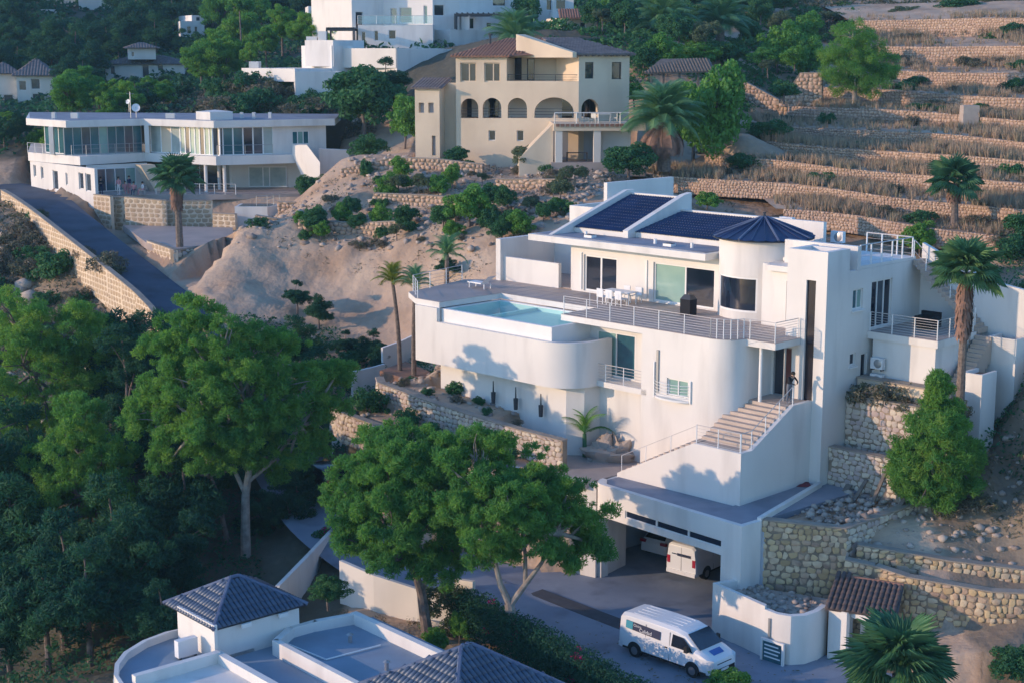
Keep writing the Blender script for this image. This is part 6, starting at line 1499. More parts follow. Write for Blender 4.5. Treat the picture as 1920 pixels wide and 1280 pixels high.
bB('loggia_back','pale_render',lambda k:k.box(aL+.3,aM,2.6,2.8,zb,zu-.2)); bB('loggia_floor','terracotta',lambda k:k.box(aL+.4,aM,.45,2.6,za0-.2,za0-.02)); bB('loggia_ceiling',C,lambda k:k.box(aL+.4,aM,.45,2.6,zu-.35,zu-.1))
for px in (872,922,1060): a=bz(px,200,2.5)[0]; bB('loggia_door','glass_dark',lambda k:k.box(a-.3,a+.6,2.5,2.59,za0,za0+2.1))
k=MB(FB)
for zz in (.35,.6,.85): k.tube([(aL+.4,.2,za0+zz),(aM-.2,.2,za0+zz)],.02,5)
k.build('loggia_rail','dark_metal',BV)
# right-facing wing
ra=[(1090,1122,186,222)]; rw=[(rz(1097,150)[0],rz(1113,150)[0],rz(1100,148)[1],rz(1100,117)[1]),(rz(1147,150)[0],rz(1165,150)[0],rz(1155,149)[1],rz(1155,117)[1])]
arch_wall(RBf,rz,0.0,aR,zb,rz(1100,104)[1],ra,rw,.45,'wing_wall',BV)
for u in rw: window(BV,RBf,'b',.12,*u,'glass_dark',fw=.06,frame='dark_metal')
a_,z_=rz(1104,220); k=MB(RBf); k.box(a_-.8,a_+.8,1.2,1.3,z_,z_+2.2); k.build('wing_door','glass_dark',BV)
# set-back upper wall behind the balcony
bk=[(bz(988,150,3.5)[0],bz(1002,150,3.5)[0],zu,zu+1.9),(bz(1053,150,3.5)[0],bz(1066,150,3.5)[0],zu,zu+1.9),(bz(916+48,150,3.5)[0],bz(978,150,3.5)[0],zu,zu+2.0)]
bB('balcony_wall',C,lambda k:k.wall('b',3.5,.4,bz(950,150,3.5)[0],aM+1.5,zu-.5,zt_+.3,bk))
for u in bk: window(BV,FB,'b',3.6,*u,'glass_dark',fw=.06,frame='dark_metal',name='door')
bB('balcony_floor',C,lambda k:k.box(bz(950,150)[0],aM-.1,.46,3.5,zu-.3,zu-.01))
a0=bz(952,150)[0]; railing(BV,[FB.w(a0,.2,zu),FB.w(aM,.2,zu)],.55,2,2.2,m='dark_metal',r=.02)
bB('side_wall',C,lambda k:(k.box(aL,aL+.4,.45,12,zb,zt_-.1),k.box(bz(950,150)[0]-.4,bz(950,150)[0],.45,3.5,zu,zt_-.1)))
kk=MB(RBf); kk.box(aR-.4,aR,.45,9,zb,rz(1100,104)[1]); kk.box(-.0,.4,.45,4,zu,rz(1100,104)[1]); kk.build('side_wall',C,BV)
bB('core','interior_mid',lambda k:k.box(aL+.5,aM-.5,5,11,zb,zt_-.3))
# roofs: real tile rows
def roofq(par,pts,m='terracotta',n=0): return tile_roof(par,pts,m,tw=.3,tl=.55,nparts=n,rise=.08,base_m=m)
zr=zt_+.12; zp=bz(960,83,6)[1]; 
e0=FB.w(aL-.4,-.4,zr);e1=FB.w(bz(950,150)[0]+.3,-.4,zr);e2=FB.w(bz(950,150)[0]+3.5,3.0,zr+.15);p1=FB.w(aM-1,6.2,zr+1.55);p0=FB.w(aL+3.2,6.2,zr+1.45)
def planar(a,b,c,d): # project d on plane of a,b,c
    A,B,C_,D_=map(Vector,(a,b,c,d)); n=(B-A).cross(C_-A).normalized(); D_.z-= (D_-A).dot(n)/n.z; return tuple(D_)
roofq(BV,[e0,e1,p1,planar(e0,e1,p1,p0)])
k=MB(FB); k.add([(bz(950,150)[0]+.3,-.4,zr),(aM+.6,3.0,zr+.25),(aM-1,6.2,zr+1.55)],[(0,1,2)]); k.build('roof_infill','terracotta',BV)
roofq(BV,[FB.w(aL-.4,9,zr),e0,planar(FB.w(aL-.4,9,zr),e0,FB.w(aL+3.2,6.2,zr+1.45),p0)] )
zq=rz(1100,104)[1]+.1
r0=RBf.w(-.5,-.45,zq);r1=RBf.w(aR+.4,-.45,zq);r2=RBf.w(aR-2.2,5,zq+1.35);r3=RBf.w(-.8,5,zq+1.35)
roofq(BV,[r0,r1,planar(r0,r1,r3,r2),r3],'grey_tile')
s0=RBf.w(aR+.4,9,zq); roofq(BV,[r1,s0,planar(r1,s0,r2,r2)],'terracotta')
kk=MB(RBf); kk.add([(-.5,-.45,zq-.3),(-.9,-.45,zq-.3),(-3.6,4.8,zq-.3),(-2.6,5.0,zq-.3),(-.5,-.45,zq+.15),(-.9,-.45,zq+.15),(-3.6,4.8,zq+1.7),(-2.6,5.0,zq+1.7)],[(0,1,2,3),(7,6,5,4),(0,4,5,1),(1,5,6,2),(2,6,7,3),(3,7,4,0)]); kk.build('gable_parapet',C,BV)
kk=MB(RBf)
for i in range(9): a=.1+(aR-.2)*i/8; kk.box(a-.07,a+.07,-.42,0,zq-.2,zq-.05)
kk.build('rafter_ends','wood_old',BV)
kk=MB(FB)
for i in range(9): a=aL+(bz(950,150)[0]-aL)*i/8; kk.box(a-.07,a+.07,-.38,0,zr-.16,zr-.03)
kk.build('rafter_ends','wood_old',BV)
k=MB(FB); k.cyl(aL+2.2,4,zt_,zt_+1.9,.1,6); k.cyl(aL+2.2,4,zt_+1.9,zt_+2.1,.22,6); k.build('flue','dark_metal',BV)
# side tower
tz=bz(800,165,-.8)[1]; t0=bz(778,200,-.8)[0]; t1=bz(824,200,-.8)[0]
nn=[]
for (p0_,p1_) in ((785,795),(803,813)): nn.append((bz(p0_,200,-.8)[0],bz(p1_,200,-.8)[0],bz(p0_,212,-.8)[1],bz(p0_,193,-.8)[1]))
nn.append((bz(809,200,-.8)[0],bz(816,200,-.8)[0],bz(809,292,-.8)[1],bz(809,255,-.8)[1]))
bB('tower_wall',C,lambda k:(k.wall('b',-.8,.4,t0,t1,zb,tz,nn),k.box(t1-.4,t1,-.4,5,zb,tz+.0),k.box(t0,t0+.4,-.4,5,zb,tz)))
bB('niche_back','interior_mid',lambda k:k.box(t0+.4,t1-.4,-.35,-.3,zb,tz))
q0=FB.w(t0-.3,-1.1,tz);q1=FB.w(t1+.3,-1.1,tz); roofq(BV,[q0,q1,FB.w(aL+.2,2.6,tz+.75) if False else FB.w(t1+.3,2.6,tz+.75),FB.w(t0-.3,2.6,tz+.75)],'grey_tile')
bB('link_wall',C,lambda k:k.box(t1,aL,1.0,1.4,zb,tz+.4)); 
# raised terrace on columns at the right
tx0=rz(1040,240)
tr=thing('terrace','column-carried covered terrace with a crowded roof deck right of the arched villa','terrace',atD(1110,300,133))
TF=Fr(atD(1040,300,132)[:2],3); 
def tz_(px,py,b=0): a,_,z=TF.onb(px,py,b); return a,z
zc1=tz_(1100,230)[1]; zc0=tz_(1100,246)[1]; zg=tz_(1100,305)[1]; aw=tz_(1178,240)[0]
def tb_(name,m,fn): k=MB(TF); fn(k); return k.build(name,m,tr)
tb_('roof_slab',C,lambda k:k.box(-.1,aw+1.5,0,5,zc0,zc1-.1)); tb_('tile_edge','terracotta',lambda k:[k.box(.1+i*.42,.38+i*.42,-.12,.0,zc1-.35,zc1-.12) for i in range(int(aw/.42))])
for px in (1048,1120): a=tz_(px,280)[0]; tb_('column','pale_render',lambda k:k.box(a-.3,a+.3,.1,.7,zg-1,zc0))
tb_('back_wall','interior_mid',lambda k:k.box(0,aw,4,4.2,zg-1,zc0)); a=tz_(1155,280)[0]; tb_('side_panel','pale_render',lambda k:k.box(a-1.2,a+1.4,1.2,1.4,zg-1,zc0))
tb_('floor','deck_tile',lambda k:k.box(-.3,aw+1.5,0,4,zg-1.2,zg))
railing(tr,[TF.w(0,.2,zc1-.1),TF.w(aw+1.2,.2,zc1-.1)],.9,1,1.8,m='pale_render',r=.05)
tb_('sloping_side',C,lambda k:k.add([(-3,.5,zg-1.5),(-.1,.5,zg-1.5),(-.1,.5,zc0+.6),(-3,3,zg-1.5),(-.1,3,zg-1.5),(-.1,3,zc0+.6),(-3.0,.5,zg+.3),(-3,3,zg+.3)],[(0,1,2,6),(3,7,5,4),(6,2,5,7),(0,6,7,3),(1,4,5,2)]))
def simple_table(label,fr,a,b,z,m,w=1.2,d=.8,cat='table'):
    t=thing('table',label,cat,fr.w(a,b,z)); k=MB(fr); k.box(a-w/2,a+w/2,b-d/2,b+d/2,z+.70,z+.75); k.build('tabletop',m,t)
    for x in (-1,1):
        for y in (-1,1): k=MB(fr); k.box(a+x*(w/2-.05)-.03,a+x*(w/2-.05)+.03,b+y*(d/2-.05)-.03,b+y*(d/2-.05)+.03,z,z+.7); k.build('leg',m,t)
    return t
simple_table('wooden table under the covered terrace of the arched villa',TF,tz_(1085,290)[0],1.5,zg,'wood_old',1.8)
simple_table('pale table on the roof deck of the arched villa terrace',TF,tz_(1135,230)[0],2.0,zc1-.1,'pale_render',1.4)
for i,px in enumerate((1088,1102,1118,1160)):
    q=TF.w(tz_(px,230)[0],1.2,zc1-.1)
    if i==0: cc=thing('chair','dark chair on the roof deck of the arched villa, leftmost','chair',q,'chairs on the roof deck of the arched villa'); chair_parts(cc,'grey_metal',Fr(q[:2],0))
    else: dup(cc,q,i*1.3,['','dark chair on the roof deck, second from the left','dark chair on the roof deck, third from the left','dark chair on the roof deck nearest the date palm'][i])

# ================================================================== white villa at the top
WV=thing('villa','big white modern villa high on the hill at the top centre, cut by the frame','house',atD(760,120,190))
def w_(px,py,d): return atD(px,py,d)
def wz(py,d): return atD(960,py,d)[2]
def wx(px,d): return atD(px,100,d)[0]
def wblock(name,px0,px1,d,dep,py_top,py_bot,m=W,skew=0,holes=(),par=WV,glass='glass_dark'):
    f=Fr((wx(px0,d),d),math.degrees(math.atan2(skew,wx(px1,d+skew)-wx(px0,d)))); L=math.hypot(wx(px1,d+skew)-wx(px0,d),skew)
    z1=wz(py_top,d);z0=wz(py_bot,d); hs=[]
    for (p0,p1,y0,y1) in holes: hs.append((L*(p0-px0)/(px1-px0),L*(p1-px0)/(px1-px0),wz(y1,d),wz(y0,d)))
    k=MB(f); k.wall('b',0,.4,0,L,z0,z1,hs); k.box(0,.4,.4,dep,z0,z1); k.box(L-.4,L,.4,dep,z0,z1); k.box(.4,L-.4,.4,dep,z1-.3,z1-.02); k.build(name,m,par)
    for h_,hh in zip(hs,holes): window(par,f,'b',.12,*h_,glass,frame='white_trim',fw=.07)
    return f,L,z0,z1
wblock('upper_wall',661,720,192,9,-30,97,skew=3,holes=[(668,682,22,55)])
f,L,z0,z1=wblock('middle_wall',720,812,195,9,-30,97,skew=-3,holes=[(733,745,16,46),(750,773,15,44),(795,802,12,46)],glass='glass_teal')
wblock('right_wing',812,862,192,10,-30,92,skew=2,holes=[(815,834,9,30)])
wblock('far_wing',862,990,194,10,-34,30,skew=8,holes=[(923,948,-10,10)])
wblock('low_wing',845,990,189,8,56,95,skew=7)
wblock('low_wing_upper',880,990,193,8,24,58,skew=6,holes=[(867+14,876+14,34,55),(912,922,42,52)])
wblock('balcony_storey',672,812,187,6,47,95,skew=0,holes=[(678,686,60,80),(702,710,58,77),(729,743,57,74)])
wblock('terrace_wall',676,744,180,8,92,140,skew=-5); wblock('terrace_wall',742,858,175,12,91,128,'pale_render',skew=10)
wblock('garden_wall',572,625,180,6,76,125,skew=-2); wblock('garden_wall',622,662,178,6,86,135,skew=2)
wblock('long_wall',452,552,180,8,128,152,skew=-6); wblock('long_wall',552,640,173,8,135,190,skew=1); 
wblock('end_block',446,458,181,1,140,165); wblock('chimney_block',466,484,182,2,116,132)
k=MB(); a=w_(572,70,182);b=w_(592,70,182); k.box(a[0],b[0],183,184,a[2]-1,wz(69,183)); k.box(wx(597,183),wx(612,183),183,184,wz(80,183),wz(59,183)); k.build('wall_pier',W,WV)
def pergola(label,px0,px1,d,dep,pyt,pyb,m='dark_metal',slats=14):
    t=thing('pergola',label,'pergola',(wx(px0,d),d,wz(pyb,d))); x0,x1=wx(px0,d),wx(px1,d); zt=wz(pyt,d); zb=wz(pyb,d)
    for x in (x0+.1,x1-.1):
        for y in (d,d+dep): k=MB(); k.box(x-.1,x+.1,y-.1,y+.1,zb,zt); k.build('post',m,t)
    for y in (d,d+dep): k=MB(); k.box(x0,x1,y-.1,y+.1,zt,zt+.25); k.build('beam',m,t)
    for i in range(slats): x=x0+(x1-x0)*(i+.5)/slats; k=MB(); k.box(x-.08,x+.08,d-.2,d+dep+.2,zt+.26,zt+.38); k.build('slat',m,t)
    return t
pergola('dark steel pergola over the right terrace of the hilltop villa',852,990,188.2,5,30,55)
pergola('dark pergola over the left terrace of the hilltop villa',612,666,184,4,58,88)
railing(WV,[(wx(672,186.8),186.8,wz(46,187)),(wx(812,186.8),186.8,wz(46,187))],1.0,1,2,glass='clear_glass')
for i,(px,py) in enumerate(((668,92),(680,92))):
    b_=w_(px,py,184); plant('shrub',['round dark potted bush on the hilltop villa terrace, left one','round dark potted bush on the hilltop villa terrace, right one'][i],(b_[0],184,wz(93,184)),.9,'bush',name='potted_bush')
# orange house, distant houses
OH=thing('house','small apricot house with a tiled roof right of the hilltop villa','house',atD(1085,75,180))
wblock('front_wall',1053,1118,182,7,34,80,C,skew=1,holes=[(1087,1098,42,60)],par=OH)
x0,x1=wx(1048,182),wx(1122,182); z=wz(34,182); roofq(OH,[(x0,181.3,z),(x1,181.3,z),(x1,186,z+1.1),(x0,186,z+1.1)])
WH=thing('house','white house fragment with a domed chimney behind the date palm at the top edge','house',atD(1030,50,200))
wblock('front_wall',1000,1075,200,6,-20,62,W,par=WH,holes=[(1024,1034,0,20),(1040,1060,0,18)]); k=MB(); x=wx(1038,197); k.cyl(x,197,wz(60,197),wz(22,197),1.0,14,.5); k.cyl(x,197,wz(22,197),wz(-5,197),.3,10); k.build('dome_chimney',W,WH)
def villa_far(label,px0,px1,d,py_e,py_b,pyr,wins,m='pale_render',roof='grey_tile',dep=8,skew=1):
    t=thing('house',label,'house',(wx((px0+px1)/2,d),d,wz(py_b,d)))
    f,L,z0,z1=wblock('front_wall',px0,px1,d,dep,py_e,py_b,m,skew=skew,holes=wins,par=t,glass='glass_grey')
    if roof:
        zr=wz(pyr,d+dep/2); o=.6; A=(-o,-o,z1);B=(L+o,-o,z1);C2=(L+o,dep+o,z1);D2=(-o,dep+o,z1); r=min(L,dep)*.45; E=(r,dep/2,zr);G=(L-r,dep/2,zr)
        if r>=L/2: E=(L/2-.1,dep/2,zr);G=(L/2+.1,dep/2,zr)
        tile_roof(t,[f.w(*A),f.w(*B),f.w(*G),f.w(*E)],roof,tw=.4,tl=.7,nparts=0,base_m=roof)
        tile_roof(t,[f.w(*B),f.w(*C2),f.w(*G)],roof,tw=.4,tl=.7,nparts=0,base_m=roof); tile_roof(t,[f.w(*D2),f.w(*A),f.w(*E)],roof,tw=.4,tl=.7,nparts=0,base_m=roof)
    return t,f,L,z0,z1
villa_far('cream villa with a hipped slate roof and arched porch at the far left edge',28,96,215,142,205,112,[(32,46,152,170),(55,72,148,168),(0+40,62,180,203)][:2]+[(56,74,176,198)])
villa_far('low left wing of the cream villa at the far left edge',-20,28,216,138,208,118,[(2,20,178,203)])
villa_far('pale villa with a central turret among pines at upper left',196,345,235,120,165,105,[(205,214,124,140),(265,278,122,146),(294,305,122,134)])
villa_far('small turret storey on top of the pale villa among pines',240,292,233,90,112,80,[(246,252,97,107)],dep=5)
villa_far('tiny white chapel-like house in the dark wood at upper centre left',340,385,260,40,70,0,[(352,360,50,64),(366,372,50,62)],m=W,roof=None)
villa_far('small white upper block of the tiny house in the dark wood',362,386,262,29,50,0,[(370,378,32,40)],m=W,roof=None)
villa_far('pale blue modern block cut by the top edge at upper left, left half',93,146,300,-30,22,0,[],m='pale_render',roof=None)
villa_far('pale blue modern block cut by the top edge at upper left, right half',152,212,298,-30,30,0,[],m='pale_render',roof=None)
villa_far('white terrace strip below the pale blue block at upper left',75,112,290,18,34,0,[],m=W,roof=None)
villa_far('white domed house peeping over the trees left of the hilltop villa',580,650,230,12,40,0,[(590,600,20,28)],m=W,roof=None)
k=MB(); x=wx(625,229); k.cyl(x,231,wz(12,230),wz(2,230),2.6,16,.6); k.cyl(x,231,wz(2,230),wz(-2,230),.4,8); solo('dome_roof',k,W,'white conical dome on the house left of the hilltop villa','roof')
villa_far('beige building cut by the top right edge above the terraced hill, left part',1370,1460,222,-30,26,0,[],m=C,roof=None)
villa_far('beige building cut by the top right edge above the terraced hill, right part',1530,1600,226,-30,8,0,[],m=C,roof=None)
gz=thing('gazebo','old open shed with a sloping thatched roof right of the arched villa','shed',atD(1265,165,150))
x0,x1=wx(1208,150),wx(1340,150); z=wz(137,150); roofq(gz,[(x0,149.5,z),(x1,149.5,z+.2),(x1,154,z+1.3),(x0+2,154,z+1.3)],'wood_old')
for px in (1222,1245,1275,1310): k=MB(); x=wx(px,150); k.box(x-.1,x+.1,149.9,150.1,wz(185,150),z+.05); k.build('post','wood_old',gz)
k=MB(); k.box(x0,x1,149.8,149.9,wz(185,150)-1,wz(172,150)); k.build('low_wall','pale_render',gz)

# ================================================================== stepped hillside: stone walls with earth treads
for i,pts in enumerate(rowsW):
    hh=1.35 if i<6 else 1.75
    if i>=8: hh=2.2
    stone_wall(['lowest','second','third','fourth','fifth','sixth','seventh','eighth','ninth','topmost'][i]+' dry stone terrace wall counted up the stepped hillside',[(x,y,z-hh,z) for x,y,z in pts],.22 if i<5 else .29,'stone_hill',0,.5,'wall',None,False,'terrace_wall',None,.06,'hill_core',seed=i*7)
for i,pts in enumerate(rowsW):
    nx=rowsW[i+1] if i+1<len(rowsW) else [(x*1.12,y+18,z+2.5) for x,y,z in pts]
    # tread from the top of this wall back to the foot of the next
    V=[];Fc=[]; hh=(1.35 if i+1<6 else 1.75) if i+1<8 else 2.2
    n=60
    def samp(ps,t):
        u=t*(len(ps)-1); k_=min(int(u),len(ps)-2); f=u-k_; a,b=ps[k_],ps[k_+1]; return tuple(a[j]+(b[j]-a[j])*f for j in range(3))
    m_=7
    xa=min(pts[0][0],nx[0][0]) ; xb=max(pts[-1][0],nx[-1][0])
    def byx(ps,x):
        if x<=ps[0][0]: return (x,ps[0][1]-(x-ps[0][0])*.3,ps[0][2])
        for a,b in zip(ps,ps[1:]):
            if a[0]<=x<=b[0]: f=(x-a[0])/(b[0]-a[0]); return tuple(a[j]+(b[j]-a[j])*f for j in range(3))
        return (x,ps[-1][1],ps[-1][2])
    xs0=pts[0][0]-.5
    for q in range(n+1):
        x=xs0+(xb-xs0)*q/n; a=byx(pts,x); b=byx(nx,x); zb=b[2]-hh*.92 if i+1<len(rowsW) else b[2]
        for r_ in range(m_+1):
            t=r_/m_; V.append((x,a[1]+.25+(b[1]+.4-a[1]-.25)*t,a[2]-.02+(zb-a[2])*t+.12*mnoise.noise(Vector((x*.6,t*4+i*9,i)))*(1 if 0<r_<m_ else 0)))
    for q in range(n):
        for r_ in range(m_): a=q*(m_+1)+r_; Fc.append((a,a+m_+1,a+m_+2,a+1))
    k=MB(); k.add(V,Fc,raw=True); tag(k.build('terrace_ground','hillside_soil',None,True),kind='structure')
# dry grass tufts along the treads
g=np.random.default_rng(5); Vg=[];Rg=[]
for i,pts in enumerate(rowsW):
    n=2000 if i<7 else 1100
    nx=rowsW[i+1] if i+1<len(rowsW) else [(x,y+12,z+2) for x,y,z in pts]
    for _ in range(n):
        t=g.random(); a=samp(pts,t); b=byx(nx,a[0]); u=1-g.random()**1.6 if g.random()<.8 else g.random()
        dens=mnoise.noise(Vector((a[0]*.22,i*3.1,0.5)))
        if dens<-.05 and g.random()<.75: continue
        zb=b[2]-(1.35 if i+1<6 else 1.75)*.92; c=np.array([a[0],a[1]+(b[1]-.15-a[1])*u,a[2]+(zb-a[2])*u]); H_=g.uniform(.35,1.05)*(1+.5*dens)
        for _b in range(9):
            an=g.uniform(0,6.28); d=np.array([math.cos(an),math.sin(an),0])*.22*g.random(); w=.045; o=c+d; s=np.array([math.sin(an),-math.cos(an),0])*w
            Vg.append([o-s,o+s,o+d*1.3+np.array([0,0,H_*g.uniform(.6,1)])])
            Rg.append(0)
Vg=np.array(Vg); nb_=len(Vg); rn=np.repeat(g.random(nb_//9+1),9)[:nb_]
me=np_mesh('dry_grass',Vg.reshape(-1,3),tris=np.arange(nb_*3).reshape(-1,3),rnd=np.repeat(rn,3),material='dry_grass'); tag(link('dry_grass',me),'dry straw-coloured grass growing on the stepped hillside terraces','grass',kind='stuff')
# small stone hut on the fourth terrace
k=MB(); q=atD(1825,222,138); k.box(q[0]-.9,q[0]+.5,q[1],q[1]+1.2,q[2]-1,q[2]+1.1); solo('stone_hut',k,'stone_pale','small square concrete block hut on the terraced hillside under a round bush','hut')
# ================================================================== near pines, crowns surveyed lobe by lobe
def near_pine(label,base_px,d,lobes_px,trunks_px,n,leaf='pine_leaf',seed=1,pr=.55,dy=3.0,bark='bark_pale',tr=.28,squash=.8,name='pine_tree'):
    """lobes_px: (px,py,radius px,depth offset m); trunk polylines: (px,py,depth offset, radius)"""
    b=atD(*base_px,d); L=Vector(b); lob=[]
    for (px,py,r,o) in lobes_px:
        p=Vector(atD(px,py,d+o))-L; rr=r*(d+o)/F; lob.append((p.x,p.y,p.z,rr,rr,rr*squash))
    tk=[]
    for pl in trunks_px:
        tk.append(([tuple(Vector(atD(px,py,d+o))-L) for px,py,o,_ in pl],[r for *_,r in pl]))
    return make_tree(name,label,b,lob,leaf=leaf,n=n,pr=pr,lw=.052,ll=.25,trunks=tk,tr=tr,bark=bark,seed=seed,under=.75,flat=.85,dens=1.05,twigs=5)
# pine with forked pale trunk, right-hand half of the foreground crown
near_pine('tall umbrella pine with a forked pale trunk in the centre foreground, beside the dark hedge',(962,1235),67,
 [(880,850,62,2),(950,870,66,2),(905,920,66,0),(960,940,60,-1),(1000,905,50,1),(1062,930,48,1),(1040,985,58,0),(1095,975,50,1),(1110,1020,32,1),(980,1010,52,-1),(905,985,60,-1.5),(1050,1040,38,0),(920,1045,48,-1),(870,960,50,0),(840,900,50,2),(1010,960,50,2)],
 [[(962,1250,0,.30),(958,1150,0,.24),(955,1130,0,.23)],[(957,1135,0,.18),(938,1095,0,.14),(925,1040,0,.10),(905,985,-1,.06)],[(955,1135,0,.17),(985,1095,0,.13),(1015,1055,0,.09),(1045,1000,0,.06)],[(985,1095,0,.11),(985,1040,.5,.09),(975,960,1,.05)]],95000,seed=11)
near_pine('broad green pine with a dark straight trunk left of the forked pine',(803,1235),68.5,
 [(720,850,55,3),(780,840,60,3),(830,850,55,2),(680,900,55,2),(740,910,66,0),(800,920,60,0),(660,960,50,1),(720,980,62,-1),(790,990,60,-1),(640,930,30,2),(680,1020,45,0),(740,1050,55,-1),(800,1060,50,-1),(850,1040,48,0),(660,1005,38,1),(770,870,60,1),(860,1000,45,0),(830,960,50,1)],
 [[(805,1245,0,.32),(800,1180,0,.28),(790,1110,0,.22),(770,1050,0,.14)],[(790,1110,0,.15),(810,1050,0,.11),(830,980,1,.06)],[(780,1080,0,.13),(740,1010,0,.09),(700,950,1,.05)]],105000,seed=12,bark='bark')
near_pine('very tall pine with a long bare pale trunk left of the central trees',(462,1090),82,
 [(372,590,45,1),(340,620,48,1),(410,640,62,0),(330,680,60,1),(470,650,60,1),(520,660,50,2),(300,740,55,0),(370,720,68,-1),(450,730,70,-1),(530,720,60,0),(590,720,55,2),(630,700,28,2),(290,800,48,0),(350,810,62,-1),(420,800,66,-2),(490,800,60,-1),(560,780,60,0),(610,780,42,1),(320,870,42,0),(390,870,52,-1),(450,860,42,-1),(545,850,45,0),(590,830,35,1),(265,770,28,1),(500,880,40,1)],
 [[(462,1100,0,.34),(460,1000,0,.27),(460,930,0,.23),(470,860,0,.17),(462,760,0,.10)],[(460,925,0,.14),(430,860,0,.10),(380,800,-1,.05)],[(462,905,0,.12),(505,870,0,.09),(560,800,0,.05)]],150000,seed=13)
near_pine('slender darker pine trunk standing just left of the tall pale pine',(440,1085),84,[(395,905,40,2),(430,880,38,3),(360,890,35,3)],[[(445,1090,0,.22),(425,1010,0,.18),(405,920,0,.12),(395,890,0,.07)]],16000,seed=14,leaf='pine_leaf_dark',bark='bark')
near_pine('spreading pine crown cut by the left edge, upper of the left group',(40,850),96,
 [(20,590,60,1),(80,620,65,0),(150,610,45,0),(40,680,75,-1),(120,690,65,0),(190,660,50,1),(10,750,60,-1),(90,770,60,-1),(170,740,55,0),(200,720,42,1),(150,800,50,0),(30,810,50,0),(215,625,38,2)],
 [[(40,900,0,.3),(50,800,0,.2),(60,700,0,.1)]],95000,seed=15,bark='bark')
near_pine('lower left pine with yellowish shoots and bare branches in shade below the left group',(180,1150),84,
 [(150,770,45,1),(140,830,58,0),(90,860,55,1),(190,870,60,0),(60,940,60,0),(140,930,66,-1),(210,950,60,0),(30,1000,45,1),(100,1010,60,-1),(180,1030,60,-1),(250,1000,50,1),(60,1080,50,0),(230,1080,45,1),(140,1090,50,0)],
 [[(185,1160,0,.26),(190,1050,0,.2),(180,930,0,.12)],[(190,1040,0,.12),(240,990,0,.08),(260,940,0,.04)]],95000,seed=16,bark='bark')
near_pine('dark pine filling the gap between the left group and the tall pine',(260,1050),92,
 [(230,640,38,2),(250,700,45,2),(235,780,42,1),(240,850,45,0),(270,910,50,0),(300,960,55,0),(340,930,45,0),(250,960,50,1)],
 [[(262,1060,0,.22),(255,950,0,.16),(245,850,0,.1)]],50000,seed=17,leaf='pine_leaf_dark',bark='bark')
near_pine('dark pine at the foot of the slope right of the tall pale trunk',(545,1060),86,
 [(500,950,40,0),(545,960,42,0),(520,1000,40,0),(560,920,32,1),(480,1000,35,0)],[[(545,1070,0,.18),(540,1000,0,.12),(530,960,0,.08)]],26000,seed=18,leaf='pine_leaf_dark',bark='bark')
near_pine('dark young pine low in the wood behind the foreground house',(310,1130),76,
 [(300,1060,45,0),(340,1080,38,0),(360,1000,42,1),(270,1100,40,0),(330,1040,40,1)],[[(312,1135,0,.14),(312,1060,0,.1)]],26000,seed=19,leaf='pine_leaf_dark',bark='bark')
near_pine('dense bright young pine on the right below the fan palm with a skirt',(1765,985),72.3,
 [(1760,712,14,0),(1762,738,22,0),(1748,768,28,0),(1778,772,26,0),(1735,805,34,0),(1785,808,32,0),(1762,800,36,-1),(1720,845,34,0),(1768,848,44,-1),(1808,842,28,0),(1703,885,32,0),(1750,892,46,-1),(1800,890,36,0),(1822,868,18,0),(1690,862,16,0),(1735,932,36,0),(1783,930,36,0),(1705,915,24,1)],
 [[(1765,980,0,.12),(1765,880,0,.09),(1762,780,0,.04)]],60000,seed=20,leaf='pine_leaf',bark='bark')
near_pine('isolated bushy pine standing on the upper terraced hillside',(1602,200),150,
 [(1600,65,32,0),(1585,100,38,0),(1625,95,36,0),(1570,135,36,0),(1610,135,44,-1),(1645,125,30,0),(1580,165,30,0),(1620,165,34,0),(1555,110,22,1),(1660,140,20,1)],
 [[(1602,206,0,.28),(1603,160,0,.2),(1600,100,0,.1)]],45000,seed=21,pr=.8)
# dark undergrowth wood at the lower left, pines one can tell apart
i=0
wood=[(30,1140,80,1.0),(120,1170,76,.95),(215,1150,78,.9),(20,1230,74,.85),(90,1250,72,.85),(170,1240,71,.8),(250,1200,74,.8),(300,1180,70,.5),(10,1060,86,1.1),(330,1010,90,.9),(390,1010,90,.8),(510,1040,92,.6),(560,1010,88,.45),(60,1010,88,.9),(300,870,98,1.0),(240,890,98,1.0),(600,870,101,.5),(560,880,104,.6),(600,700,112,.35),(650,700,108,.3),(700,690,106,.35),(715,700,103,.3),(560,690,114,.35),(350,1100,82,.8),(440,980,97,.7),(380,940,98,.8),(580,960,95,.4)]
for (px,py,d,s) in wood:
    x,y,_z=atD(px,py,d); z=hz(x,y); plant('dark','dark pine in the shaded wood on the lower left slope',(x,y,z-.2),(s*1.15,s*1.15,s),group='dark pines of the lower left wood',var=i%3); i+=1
# ground scrub on the rocky left slope
for k_ in range(70):
    px=random.uniform(-30,330); py=random.uniform(410,700)
    if px>60+ (py-380)*1.05-25: continue
    x,y,z=hit(px,py); kd='scrub' if random.random()<.6 else 'shrub'
    plant(kd,'grey-green scrub on the rocky slope left of the steep road',(x,y,z-.1),random.uniform(.8,2.0),'shrub','scrub on the rocky slope left of the steep road',var=k_%2)
